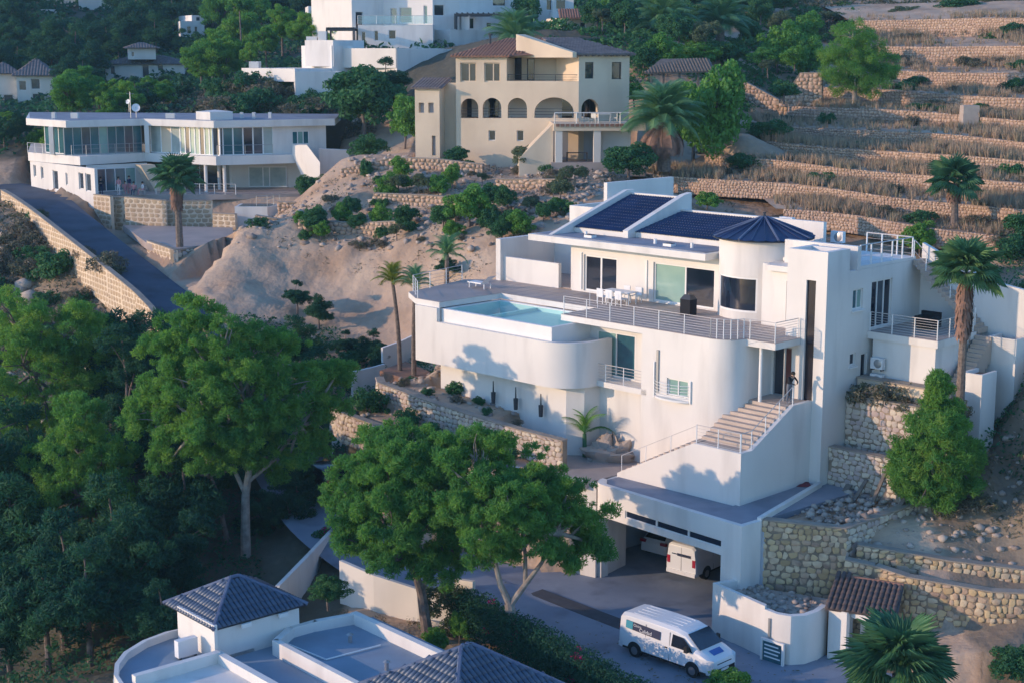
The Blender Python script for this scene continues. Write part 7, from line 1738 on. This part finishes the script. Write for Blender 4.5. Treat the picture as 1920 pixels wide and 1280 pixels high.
# far wood on the back hill
far=[]
gg=random.Random(3)
for row,(d,py) in enumerate([(175,215),(186,205),(200,190),(215,170),(232,150),(250,125),(268,100),(288,80),(310,55),(335,30),(365,5)]):
    px=-40+row*13%40
    while px<(330 if row<2 else 450 if row<4 else 480 if row<6 else 640):
        d_=d+gg.uniform(-5,5); X=(px-960)/F*d_*1.0; z=hz(X,d_)
        far.append((X,d_,z,gg.uniform(.55,1.0)*(1+row*.05),row)); px+=gg.uniform(23,38)*180/d*(1+row*.02)
HB=[(-30,112,100,214,212),(180,360,84,152,231),(328,398,28,64,258),(70,220,-10,34,292),(440,556,118,190,178),(560,670,55,165,180),(572,652,2,45,228)]
i=0
for (x,y,z,s,row) in far:
    u=960+F*x/(y*_c-(z-HCAM)*_s)
    dd=y*_c-(z-HCAM)*_s; v=640-F*(y*_s+(z-HCAM)*_c)/dd; vt=v-8*s*F/dd
    # keep the houses of the wood in sight, as they are in the clearing
    skip=False
    for (u0,u1,v0,v1,dh) in HB:
        if y<dh and u0-12<u<u1+12 and vt<v1:
            if v<v1+6: skip=True
            else: s=min(s,(v-v1+gg.uniform(-4,14))*dd/F/8)
        elif y>=dh-1 and y<dh+9 and u0<u<u1: skip=True
    if skip or s<.16: continue
    lit=(row<3 and gg.random()<.75) or (row<6 and u>380)  # sunlit pines get the bright leaf, shaded ones the darker copy
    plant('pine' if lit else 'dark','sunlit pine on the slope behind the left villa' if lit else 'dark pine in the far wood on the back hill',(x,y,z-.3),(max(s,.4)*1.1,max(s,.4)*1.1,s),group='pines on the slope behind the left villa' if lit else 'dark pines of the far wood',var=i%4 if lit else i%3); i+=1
def tree_at(kind,label,px,py,hpx,natural_h,cat='tree',name=None,var=0,d=None,group=None,w=1.0,leaf=None):
    if d is None: x,y,z=hit(px,py)
    else: x,y,z=atD(px,py,d)
    D_=math.hypot(x,y); s=hpx*y/F/natural_h
    return plant(kind,label,(x,y,z-.08*s),(s*w,s*w,s),cat,group,name,var,leaf=leaf)
tree_at('tallpine','tall thin pine with a small round crown and bare trunk against the dark wood',452,112,115,8.2,d=225)
for j,(px,py,h_,d,w_2) in enumerate(((530,100,90,205,1.1),(575,105,80,200,1.2),(500,125,75,200,1.1),(610,95,85,205,1.1),(630,110,60,196,1.1),(470,135,55,196,1.0))):
    tree_at('pine','green pine below the domed house left of the hilltop villa',px,py,h_,8,d=d,group='pines between the dark wood and the hilltop villa',var=j%4,w=w_2)
T=[ # kind,label,px,py,hpx,natural,d,w,var
('round','large dense dark round tree left of the arched villa',678,240,135,3,158,1.25,0),
('dark','feathery dark tree behind the large round tree',725,215,95,8,166,1.3,1),
('bright','tall yellow-green shrub tree beside the small tower of the arched villa',758,245,105,3,152,.75,0),
('round','round bush below the low white wall left of the arched villa',695,288,58,3,146,1.2,1),
('round','round bush at the foot of the arched villa side tower',858,315,38,3,136,1.4,0),
('olive','pale green almond tree in front of the arched villa',985,342,62,3,134,1.15,0),
('round','dark rounded bush in front of the covered terrace',1025,348,44,3,133,1.2,1),
('round','big round dark bush beside the date palm',1178,362,78,3,126,1.35,0),
('bright','very large leafy green tree right of the date palm',1345,300,185,3,132,.72,1),
('bright','second large leafy tree just left of the very large one',1300,290,150,3,136,.8,0),
('bright','bright yellow-green tree at the top centre right',1460,105,90,3,172,.95,1),
('bright','bright leafy tree cut by the terraces at the top',1520,110,95,3,170,.8,0),
('dark','dark conifer behind the big date palm at the top',1165,110,120,8,185,1.2,0),
('dark','dark conifer at the top edge between the palms',1230,60,90,8,200,1.2,2),
('round','dark tree beside the apricot house',990,70,75,3,196,.8,1),
('bright','round green bush on the lower left end of the terraces',1325,385,38,3,118,1.5,0),
('round','dark shadowed bush right of the isolated hillside pine',1690,165,45,3,158,2.0,0),
('bright','bright round bush above the small block hut on the terraces',1845,218,38,3,139,2.0,1),
('bright','round bush on the upper terraces above the isolated pine',1745,80,42,3,178,1.7,0),
('round','dark round bush on the uppermost terraces at the right',1865,82,35,3,178,1.8,1),
('bright','bright round tree left of the fan palm on the lowest terrace',1727,455,72,3,108,1.15,0),
('round','dark bush behind the blue roof on the lowest terrace',1385,415,20,3,112,2,0),
('round','dark bush cut by the right edge beside the lowest terraces',1915,470,70,3,104,1.2,1),
('round','large shaded bush cut by the right edge below the white wall',1905,700,130,3,88,.9,0),
('olive','grey-green bush at the right edge beside the young pine',1880,880,110,3,79,1.3,1),
('round','shaded bush right of the young pine at the right edge',1915,800,90,3,82,1.1,1),
('olive','low grey-green bush right of the young pine foot',1850,960,80,3,76,1.4,0),
('round','small dark bush in the rock garden under the left villa',592,428,38,3,124,1.3,0),
('round','dark orange tree in the middle of the rock garden',763,435,45,3,121,1.2,1),
('olive','silvery bush in the rock garden above the orange tree',785,382,44,3,128,.8,0),
('bright','lively green shrub tree left of the silvery bush',725,385,52,3,129,.9,1),
('round','dark green shrub right of the left villa terrace',580,380,46,3,146,1.3,0),
('olive','spiky grey-green bushes beside the stair of the left villa',640,372,55,3,143,1.5,1),
('round','dark shrub at the foot of the left villa stair',615,378,40,3,142,1.3,1),
('round','slim dark tree in the rock garden left of the lively shrub',687,352,45,3,136,.6,0),
('bright','tall leafy tree at the centre of the rock garden',880,445,85,3,117,1.0,0),
('round','dark leafy tree beside the tall one in the rock garden',915,452,62,3,116,.8,1),
('round','dark citrus tree in the upper rock garden',920,395,50,3,122,1.1,0),
('round','dark citrus tree with a bare stem behind the white garden wall',950,405,52,3,120,.8,1),
('olive','thin almond tree right of the citrus trees',995,418,48,3,118,1.0,1),
('bright','small yellowish shrub by the white garden wall',1045,392,20,3,118,1.8,0),
('dark','small conifer behind the left end of the pool terrace',838,470,45,8,112,1.5,0),
('round','dark shrub mass below the bare cut bank, upper',705,640,38,3,107,1.4,0),
('round','dark shrub mass below the bare cut bank, lower',660,668,42,3,106,1.6,1),
('round','leafy bush in front of the foreground van bonnet',1368,1300,70,3,62,1.5,0),
('round','dark leafy bush at the bottom right corner',1895,1290,85,3,63,1.3,1),
('round','green garden bush behind the cream wall, left of the dark trunk',735,1165,60,3,66,1.2,0),
('round','dark garden bush left of the cream wall',615,1135,60,3,68,1.4,1),
('bright','yellow-green bush between the two foreground trunks',820,1170,60,3,67,.9,1),
('bright','second yellow-green bush right of the dark foreground trunk',860,1150,70,3,68.5,.7,0),
('round','dark small bush above the flat foreground roof',690,1190,35,3,64,1.2,0),
('round','wide dark bush in the terraced bed by the black car',715,800,42,3,94,2.0,1),
('round','dark low shrub by the stepped white garden wall',697,745,22,3,98,2.0,0),
]
T+=[('bright','leafy tree left of the two date palms at the top edge',1145,70,70,3,190,.9,1),
('round','dark tree between the two date palms',1295,95,80,3,186,1.1,0),
('dark','dark conifer far right of the date palms at the top edge',1400,60,100,8,205,1.3,1),
('dark','dark conifer in the middle behind the date palms',1300,50,100,8,210,1.4,0),
('round','dense dark bush below the left date palm',1210,135,45,3,165,1.8,1),
('round','dense bush below the right date palm',1360,125,45,3,165,2.0,0),
('bright','bright green bush below the right date palm',1300,130,42,3,163,2.2,1),
('bright','leafy green bush at the foot of the bright top tree',1430,130,42,3,162,1.7,0),
('olive','grey-green agave-like shrub under the bright top tree',1440,142,30,3,158,1.3,0),
('bright','lower bright shrub beside the golden wall end',1490,128,38,3,160,1.4,1),
('round','shadowed bush at the left ends of the middle terraces',1440,240,50,3,137,1.7,0),
('round','shadowed bush at the left ends of the lower terraces',1400,290,40,3,130,1.7,1),
('round','bush above the left ends of the upper terraces',1470,190,40,3,146,1.5,1),
('round','low green bush cut by the top edge above the topmost terrace',1800,12,38,3,198,2.4,0),
('olive','greyish bush on the crest at the top right',1880,20,40,3,200,2.2,1),
('olive','greyish bush on the crest above the topmost terrace',1700,22,30,3,200,2.6,0),
('olive','greyish bush on the crest left of the topmost terrace',1560,40,34,3,200,2.0,1),
('bright','green shrub mass at the foot of the large dark round tree',1190,200,45,3,150,1.5,0),
]
LEAFS={'leafy bush in front of the foreground van bonnet':'bright_leaf'}
for (kd,lb,px,py,hp,nat,d,w_2,v) in T:
    x,y,z=atD(px,py,d); zz=hz(x,y); 
    if abs(zz-z)<3.0: z=zz if zz<z+.8 else z+.3
    s=hp*d/F/nat
    plant(kd,lb,(x,y,z-.05),(s*w_2,s*w_2,s),'tree' if hp*d/F>2.2 else 'bush',None,None,v,leaf='bright_leaf' if 'van bonnet' in lb else None)
gP=random.Random(17)
for k_ in range(34):
    px=gP.uniform(560,1080); py=gP.uniform(335,462)
    if px<690 and py<395: continue
    x,y,z=hit(px,py)
    if y>139 or y<108: continue
    plant(('round','bright','olive')[k_%3],'small planted shrub tree on the rock garden terraces',(x,y,z-.05),gP.uniform(.35,.75),'bush','planted shrub trees of the rock garden',var=k_%2)
for k_ in range(26):
    px=gP.uniform(1000,1560); py=gP.uniform(25,150); 
    if 1050<px<1200 and py>70: continue
    x,y,z=hit(px,py,158)
    plant(('round','bright','olive','round')[k_%4],'rounded bush in the thicket around the date palms at the top',(x,y,z-.05),gP.uniform(.8,1.5),'bush','bushes around the date palms at the top',var=k_%2)
# small shrubs spread on rock garden, banks and terraces
sm=[(770,758,20,93,'shrub','spiky dark agave-like shrub in the gravel bed'),(860,780,22,89,'shrub','dark cushion shrub in the lower gravel bed'),(985,805,10,86,'shrub','tiny round shrub in the gravel bed near the torches'),(895,795,14,87,'shrub','small shrub right of the cushion shrub'),
(1450,345,12,117,'scrub','tuft bush on the lowest terrace')]
for (px,py,hp,d,kd,lb) in sm:
    x,y,z=atD(px,py,d); s=hp*d/F/.95; plant(kd,lb,(x,y,hz(x,y)-.05),s,'shrub')
for k_ in range(60):
    px=random.uniform(480,1080); py=random.uniform(300,470)
    if px<700 and py<380: continue
    x,y,z=hit(px,py); 
    if y>141 or y<106: continue
    plant('scrub' if k_%3 else 'shrub','low tuft of scrub among the rocks of the rock garden',(x,y,z-.05),random.uniform(.35,.9),'shrub','scrub tufts of the rock garden',var=k_%2)
for k_ in range(46):
    px=random.uniform(1640,1940); py=random.uniform(620,1000) if k_%2 else random.uniform(440,640)
    if px<1890 and py<740: continue
    x,y,z=hit(px,py); 
    if px<1700 and py>900: continue
    plant('scrub' if k_%3 else 'shrub','dry scrub on the bank along the right edge',(x,y,z-.05),random.uniform(.8,1.8),'shrub','dry scrub of the right bank',var=k_%2)
gS=random.Random(8)
for k_ in range(70):
    r_=gS.randrange(9); pts=rowsW[r_]; t=gS.random(); a=samp(pts,t); nx=rowsW[r_+1]; b=byx(nx,a[0]); u=gS.uniform(.3,.95); zb=b[2]-1.3
    plant('scrub' if k_%4 else 'shrub','grey scrub at the foot of a terrace wall on the stepped hillside',(a[0],a[1]+(b[1]-a[1])*u,a[2]+(zb-a[2])*u-.1),(gS.uniform(.7,1.6),)*2+(gS.uniform(.5,1.1),),'shrub','scrub at the feet of the hillside terrace walls',var=k_%2)
for k_ in range(30):
    px=random.uniform(395,640); py=random.uniform(165,225); x,y,z=hit(px,py,160)
    plant('scrub' if k_%2 else 'shrub','dry brown scrub on the mound behind the left villa',(x,y,z-.1),random.uniform(1.5,2.8),'shrub','dry scrub on the mound behind the left villa',var=k_%2)
# hedge along the near side of the street
hb=thing('hedge','long dark clipped hedge with pink blossoms along the near side of the street','hedge',atZ(1000,1180,0))
A_=[(868,1100),(930,1130),(1000,1165),(1067,1205),(1120,1235),(1175,1268),(1240,1300)]
pf=[]
for i in range(len(A_)-1):
    for t in np.linspace(0,1,7)[:-1]:
        px=A_[i][0]+(A_[i+1][0]-A_[i][0])*t; py=A_[i][1]+(A_[i+1][1]-A_[i][1])*t; q=atZ(px,py,1.7)
        for zz in (1.55,1.0,.4): 
            for dy in (0,-1.0): pf.append((q[0]-hb.location[0]-.2,q[1]+dy-.3-hb.location[1],zz,random.uniform(.45,.7)))
V_,q,rn=leaf_cloud(pf,42000,.07,.14,seed=4); link('leaves',np_mesh('leaves',V_,quads=q,rnd=rn,material='pine_leaf_dark'),hb)
pk=[pf[random.randrange(len(pf))] for _ in range(14)]; V_,q,rn=leaf_cloud([(a,b,c+.3,.2) for a,b,c,_ in pk],500,.08,.12,seed=6); link('blossoms',np_mesh('blossoms',V_,quads=q,rnd=rn,material='flower_pink'),hb)
# climbing plants on the cream wall, pink bougainvillea at the wall corner
bg_=thing('bougainvillea','pink flowering bougainvillea spilling over the white wall end by the street','shrub',atD(632,1010,83))
pf=[(random.uniform(-1.0,1.2),random.uniform(-.5,.5),random.uniform(-1.6,.9),.45) for _ in range(14)]
V_,q,rn=leaf_cloud(pf,5000,.08,.15,seed=9); link('leaves',np_mesh('leaves',V_,quads=q,rnd=rn,material='shrub_leaf'),bg_)
V_,q,rn=leaf_cloud(pf[:5],900,.09,.12,seed=10); link('blossoms',np_mesh('blossoms',V_,quads=q,rnd=rn,material='flower_pink'),bg_)
cl_=thing('climber','thin climbing plant trained over the cream garden wall','climber',atD(845,1150,70))
pf=[(random.uniform(-1.3,.9),random.uniform(-.5,-.1),random.uniform(-.8,1.4),.3) for _ in range(34)]
V_,q,rn=leaf_cloud(pf,5200,.07,.13,seed=12); link('leaves',np_mesh('leaves',V_,quads=q,rnd=rn,material='olive_leaf'),cl_)
# low growth on the soil
wl=[(-75,62),(-17,62),(-12.5,75),(-15,88),(-19,98),(-26,108),(-32,112),(-45,112),(-75,112)]
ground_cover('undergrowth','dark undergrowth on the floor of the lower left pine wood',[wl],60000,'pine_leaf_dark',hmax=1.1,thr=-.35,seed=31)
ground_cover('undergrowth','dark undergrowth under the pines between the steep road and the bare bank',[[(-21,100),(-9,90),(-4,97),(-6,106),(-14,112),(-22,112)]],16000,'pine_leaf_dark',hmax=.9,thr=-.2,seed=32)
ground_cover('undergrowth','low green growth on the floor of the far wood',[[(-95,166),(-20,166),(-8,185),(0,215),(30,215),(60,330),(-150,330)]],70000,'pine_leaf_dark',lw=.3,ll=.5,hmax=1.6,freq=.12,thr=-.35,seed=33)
ground_cover('undergrowth','green growth on the slope around the date palms at the top',[[(5,160),(33,150),(31,185),(45,200),(45,225),(-4,215),(2,175)]],45000,'shrub_leaf',lw=.2,ll=.4,hmax=1.2,freq=.2,thr=-.05,seed=34)
ground_cover('dry_scrub','dry scrub and grass on the mound behind the left villa',[[(-42,160),(-14,160),(-14,175),(-48,185)]],26000,'dry_scrub',lw=.12,ll=.4,hmax=1.0,freq=.25,thr=-.3,seed=35)
ground_cover('undergrowth','dark scrub on the bank along the right edge',[[(24.5,72.5),(60,66),(60,108),(34,108),(30,98),(26,90),(22.5,80)]],45000,'shrub_leaf',hmax=1.5,freq=.3,thr=-.3,seed=36)
ground_cover('dry_scrub','dry tufts on the bank above the lower right walls',[[(16.5,71.2),(30,69.5),(30,82),(24,82),(21,74)]],9000,'dry_scrub',lw=.05,ll=.25,hmax=.5,freq=.6,thr=.0,seed=37)
ground_cover('dry_scrub','grey-green scrub covering the rocky slope left of the steep road',[[(-75,112),(-30,112),(-31,122),(-38,132),(-50,148),(-58,158),(-80,158)]],40000,'dry_scrub',lw=.10,ll=.3,hmax=.9,freq=.3,thr=-.25,seed=38)
ground_cover('dry_scrub','sparse dry tufts on the rock garden',[[(-20,124),(-5,110),(12,108),(18,122),(14,134),(-8,136),(-22,142)]],14000,'dry_scrub',lw=.06,ll=.25,hmax=.4,freq=.5,thr=.12,seed=39)
ground_cover('dry_scrub','sparse dry tufts and leaves on the garden behind the foreground roofs',[[(-9,62),(2,62),(-1,70),(-9,73)]],6000,'dry_scrub',lw=.05,ll=.18,hmax=.3,freq=.8,thr=.0,seed=40)
ground_cover('dry_scrub','dry scrub on the crest above the topmost hillside wall',[[(38,192.5),(90,186),(120,190),(120,240),(36,240)]],30000,'dry_scrub',lw=.15,ll=.5,hmax=1.1,freq=.2,thr=-.3,seed=41)
# ================================================================== palms
def palm_px(label,bx,by,tx,ty,d,**kw):
    b=atD(bx,by,d); t=atD(tx,ty,d); return make_palm(label,b,t[2]-b[2],lean=(t[0]-b[0],0),**kw)
palm_px('lone fan palm with a shaggy trunk on the terrace beside the steep road',337,462,330,335,126,kind='fan',L=2.1,n=38,tr=.24,skirt=1.9,seed=1,minel=-.6)
palm_px('tall fan palm with a brown skirt of dead leaves right of the villa',1797,810,1812,512,75,kind='fan',L=1.85,n=44,tr=.18,skirt=3.0,seed=2,minel=-.45)
palm_px('fan palm on the lowest terrace at the right',1788,465,1790,345,108,kind='fan',L=2.1,n=34,tr=.24,skirt=.8,seed=3,minel=-.5)
palm_px('big fan palm filling the bottom right foreground',1688,1420,1686,1262,57,kind='fan',L=2.45,n=46,tr=.3,seed=4,minel=-.4)
palm_px('huge date palm with a hanging dead skirt right of the arched villa',1245,315,1243,230,128,kind='feather',L=4.3,n=70,tr=.45,seed=5,minel=-.35,dead=26,nlf=34)
palm_px('date palm at the top centre right, left one',1240,110,1240,45,178,kind='feather',L=5.0,n=60,tr=.45,seed=6,minel=-.3,nlf=34)
palm_px('date palm at the top centre right, right one',1350,90,1352,50,180,kind='feather',L=4.6,n=56,tr=.45,seed=7,minel=-.3,nlf=34)
palm_px('low palm crown above the roof of the arched villa',965,110,965,76,168,kind='feather',L=4.2,n=44,tr=.4,seed=8,minel=-.1,nlf=30)
palm_px('slender palm on the gravel bed, left one of the pair',750,697,736,530,98,kind='feather',L=1.7,n=20,tr=.12,leaf='palm_yellow',seed=9,minel=-.2)
palm_px('slender palm on the gravel bed, right one of the pair',776,694,778,535,96.5,kind='feather',L=1.7,n=20,tr=.13,seed=10,minel=-.2)
palm_px('short palm rising behind the left end of the pool',838,556,838,478,99.5,kind='feather',L=1.9,n=20,tr=.14,seed=11,minel=-.4)
palm_px('young upright palm with yellow leaf sheaths before the shaded villa wall',1096,905,1096,812,82.5,kind='feather',L=2.1,n=10,tr=.12,leaf='bright_leaf',tr_m='palm_leaf',seed=12,minel=.0)
# ================================================================== rocks, rubble and boulders
g=np.random.default_rng(21)
def rock_field(name,label,pts,smin,smax,m='rock',kind='stuff',flat=.7):
    Vs=[];Qs=[];Rn=[];k=0
    ico=np.array([(0,0,1),(.89,0,.45),(.28,.85,.45),(-.72,.53,.45),(-.72,-.53,.45),(.28,-.85,.45),(.72,.53,-.45),(-.28,.85,-.45),(-.89,0,-.45),(-.28,-.85,-.45),(.72,-.53,-.45),(0,0,-1)])
    T_=np.array([(0,1,2),(0,2,3),(0,3,4),(0,4,5),(0,5,1),(1,6,2),(2,7,3),(3,8,4),(4,9,5),(5,10,1),(6,7,2),(7,8,3),(8,9,4),(9,10,5),(10,6,1),(11,7,6),(11,8,7),(11,9,8),(11,10,9),(11,6,10)])
    for p in pts:
        s=smin+(smax-smin)*g.random()**3; an=g.uniform(0,6.28); ca,sa=math.cos(an),math.sin(an)
        w=ico*(1+g.uniform(-.28,.28,(12,1)))*np.array([s*g.uniform(.7,1.4),s*g.uniform(.7,1.2),s*flat]); w=w@np.array([[ca,sa,0],[-sa,ca,0],[0,0,1]])
        Vs.append(w+np.array(p)+np.array([0,0,s*.15]));Qs.append(T_+k);Rn.append(np.full(12,g.random()));k+=12
    me=np_mesh(name,np.concatenate(Vs),tris=np.concatenate(Qs),rnd=np.concatenate(Rn),material=m); return tag(link(name,me),label,'rocks',kind=kind)
pts=[]
for _ in range(2600):
    px=g.uniform(440,1250);py=g.uniform(285,470)
    if px<680 and py<375: continue
    D_=atD(px,py,120); 
    pts.append((px,py))
P_=[]
for px,py in pts:
    d=g.uniform(106,141); X=(px-960)/F*d; P_.append((X,d))
P_=np.array(P_); H_=height(P_); ok=[]
for (x,y),z in zip(P_,H_):
    dd=y*_c-(z-HCAM)*_s; v=640-F*(y*_s+(z-HCAM)*_c)/dd
    if 285<v<470: ok.append((x,y,z))
rock_field('rock_scatter','loose pale rocks strewn over the rock garden below the arched villa',ok,.07,.42)
P_=np.column_stack([g.uniform(-62,-22,900),g.uniform(100,150,900)]); H_=height(P_)
ok=[(x,y,z) for (x,y),z in zip(P_,H_) if x< -24.5-(y-108)*.62-1.5 and x>-70]
rock_field('rock_scatter','grey rocks on the scrubby slope left of the steep road',ok,.15,.9)
P_=np.array([FM.w(a,b,0)[:2] for a,b in zip(g.uniform(.2,3.3,260),g.uniform(3.6,9.0,260))]); rock_field('rubble','grey rubble heaped on the small terrace right of the stair block',[(x,y,4.9+g.random()*.15) for x,y in P_],.05,.26)
P_=np.array([FM.w(a,b,0)[:2] for a,b in zip(g.uniform(-.2,4.0,150),g.uniform(-1.0,1.4,150))]); rock_field('rubble','broken stone and timber lying in the curved white planter',[(x,y,1.97) for x,y in P_],.05,.24)
P_=np.column_stack([g.uniform(16,30,500),g.uniform(69,80,500)]); rock_field('rock_scatter','small stones on the bank above the lower right walls',[(x,y,z) for (x,y),z in zip(P_,height(P_))],.05,.28)
P_=np.column_stack([g.uniform(-11,3,500),g.uniform(82,97,500)]); rock_field('rock_scatter','gravel and rocks in the beds below the pool wall',[(x,y,z) for (x,y),z in zip(P_,height(P_))],.05,.3)
# stone edging walls of the gravel beds below the pool
def W4(pts): return [(*FM.w(a,b,0)[:2],z0,z1) for a,b,z0,z1 in pts]
stone_wall('low curved stone edging of the upper gravel bed under the pool wall',W4([(-29.5,2.6,5.9,7.45),(-28,1.5,5.9,7.5),(-24,1.2,5.7,7.25),(-20,1.15,5.5,7.0),(-16,1.3,5.2,6.75),(-13,1.6,5.0,6.6)]),.26,'stone_pale',300,seed=8)
stone_wall('lower stone edging wall of the gravel beds above the black car',W4([(-30.5,-.2,4.4,6.1),(-28,-1.3,4.3,6.1),(-23,-1.5,4.0,5.85),(-18.5,-1.4,3.6,5.6),(-15,-1.2,3.4,5.4)]),.28,'stone_pale',200,seed=9)
for (a,b,z,sc,kd,lb) in ((-27,2.7,7.4,.5,'scrub','dry tuft in the upper gravel bed at its left end'),(-24.5,2.2,7.2,.45,'shrub','green tuft in the upper gravel bed left of the torches'),(-22.5,2.6,7.05,.5,'scrub','brown tuft in the upper gravel bed before the left torch'),(-19.5,2.3,6.9,.4,'shrub','green tuft in the upper gravel bed before the middle torch'),(-17,2.4,6.7,.4,'scrub','pale tuft in the upper gravel bed at its right end'),(-27.5,0,6.05,1.3,'shrub','large dark shrub in the lower gravel bed at its left end'),(-24,.2,5.9,.9,'shrub','spreading dark shrub in the lower gravel bed'),(-21.3,-.2,5.7,.8,'shrub','round dark shrub in the middle of the lower gravel bed'),(-18,.3,5.5,.6,'scrub','grey shrub near the right end of the lower gravel bed'),(-15.8,.4,5.4,.55,'shrub','small green shrub at the right end of the lower gravel bed')):
    plant(kd,lb,FM.w(a,b,z-.05),sc,'shrub')
k=MB(); k.prism([atD(712,702,98)[:2],atD(760,722,95.5)[:2],atD(815,738,93.5)[:2],atD(815,690,97)[:2],atD(760,678,101)[:2]],4,atD(760,700,97)[2]); solo('palm_bed',k,'soil_red','reddish earth bed round the feet of the two slender palms','flower bed')
for j,(pp,lb) in enumerate(((((560,452,125,1.0),(660,448,124,1.0),(740,455,122,1.1),(830,470,119,1.2),(925,492,115,1.2)),'lowest broken stone wall across the rock garden, above the bare cut bank'),
  (((700,405,128,1.0),(800,412,126,1.0),(860,420,124,1.0)),'middle short stone wall in the rock garden behind the orange tree'),
  (((640,352,137,1.0),(740,345,136,1.3),(820,352,134.5,1.4),(905,362,133,1.2)),'upper rough stone wall in the rock garden under the arched villa'),
  (((930,372,128,1.0),(1010,385,126,1.0),(1075,392,124,1.0)),'short stone wall left of the white garden walls'),
  (((1290,155,160,2.4),(1400,152,158,2.4),(1462,150,156,2.2)),'old stone wall under the date palms right of the open shed'),
  (((1462,150,154,2.2),(1500,138,153,2.6),(1542,138,152,2.6)),'golden sunlit wall end left of the isolated hillside pine'))):
    pts=[]
    for px,py,d,hh in pp: x,y,z=atD(px,py,d); zz=hz(x,y); z=zz+hh*.75 if abs(zz+hh*.75-z)<2.5 else z; pts.append((x,y,z-hh-.6,z))
    stone_wall(lb,pts,.36,'stone_hill',0,seed=40+j)
# big mossy boulder beside the shaded wall
k=MB(); c=Vector(atZ(1148,850,5.3)); n=30
vs=[];fs=[]
for i in range(16):
    ph=math.pi*i/30
    for j in range(n):
        th=2*math.pi*j/n; r=1.0+.45*mnoise.fractal(Vector((math.cos(th)*1.6,math.sin(th)*1.6,i*.25)),.7,2.2,4)
        vs.append((c.x+1.6*r*math.sin(ph+.05)*math.cos(th),c.y+1.0*r*math.sin(ph+.05)*math.sin(th),c.z-.5+1.3*r*math.cos(ph)))
for i in range(15):
    for j in range(n): fs.append((i*n+j,(i+1)*n+j,(i+1)*n+(j+1)%n,i*n+(j+1)%n))
k.add(vs,fs,raw=True); solo('boulder',k,'rock','big rough boulder leaning against the shaded villa wall','boulder')

# leaf litter on the street and pipes on the foreground roof
P_=np.array([FM.w(a,b,0)[:2] for a,b in zip(g.uniform(-16,6,900),g.uniform(-9,-2,900))]); zz=np.full(len(P_),0.03)
def litter(name,label,P_,zf,m,s0,s1,seed):
    q_=np.random.default_rng(seed); n=len(P_); an=q_.uniform(0,6.28,n); s=q_.uniform(s0,s1,n); t=np.stack([np.cos(an),np.sin(an),q_.uniform(-.2,.2,n)],1)*s[:,None]; b=np.stack([-np.sin(an),np.cos(an),q_.uniform(-.2,.2,n)],1)*(s*.5)[:,None]; c=np.column_stack([P_,zf])
    V_=np.stack([c-t,c-b,c+t,c+b],1); tag(link(name,np_mesh(name,V_.reshape(-1,3),quads=np.arange(4*n).reshape(-1,4),rnd=np.repeat(q_.random(n),4),material=m)),label,'litter',kind='stuff')
keep=g.random(len(P_))<np.clip((-P_[:,1]+70)/8+.25,0.05,1)
litter('leaf_litter','dead leaves blown over the street and drive',P_[keep],zz[keep]+.06,'dry_scrub',.04,.11,3)
pv=thing('roof_pipe','thin white pipe running across the foreground flat roof to the lit tower','pipe',FF.w(3,3.2,2.55))
k=MB(FF); k.tube([(.4,3.0,2.56),(3.2,3.3,2.56),(3.4,5.9,2.56)],.035,6); k.build('pipe','white_metal',pv)
for i,(a,b,lb) in enumerate(((2.2,5.2,'small grey vent cowl on the shaded foreground flat roof, nearer the tower'),(5.6,4.6,'small grey vent cowl on the shaded foreground flat roof, nearer the second tiled roof'))):
    t=thing('roof_vent',lb,'vent',FF.w(a,b,2.5)); k=MB(FF); k.cyl(a,b,2.49,2.85,.09,10); k.build('stack','grey_metal',t); k=MB(FF); k.cyl(a,b,2.85,2.93,.16,10,.05); k.build('cowl','grey_metal',t)
for i,(a,b,lb) in enumerate(((-20.2,11.6,'small square skylight box on the flat roof strip before the left blue roof'),(-14.2,11.7,'small square skylight box on the flat roof strip before the right blue roof'))):
    t=thing('roof_box',lb,'roof box',FM.w(a,b,16.02)); k=MB(FM); k.box(a-.3,a+.3,b-.22,b+.22,16.02,16.17); k.build('curb','white_trim',t); k=MB(FM); k.box(a-.26,a+.26,b-.18,b+.18,16.17,16.2); k.build('pane','glass_grey',t)
# air between camera and hill
HAZE=0.00020
if HAZE:
    k=MB(); k.box(-262,262,-12,500,-40,float(GH.max())+12)
    hm=bpy.data.materials.new('air'); hm.use_nodes=True; t=hm.node_tree; t.nodes.clear(); o=nd(t,'ShaderNodeOutputMaterial'); v=nd(t,'ShaderNodeVolumePrincipled')
    v.inputs['Color'].default_value=(0.45,0.80,1.0,1); v.inputs['Density'].default_value=HAZE; v.inputs['Anisotropy'].default_value=0.0
    t.links.new(v.outputs[0],o.inputs['Volume']); hz_o=k.build('haze',hm); tag(hz_o,kind='stuff')
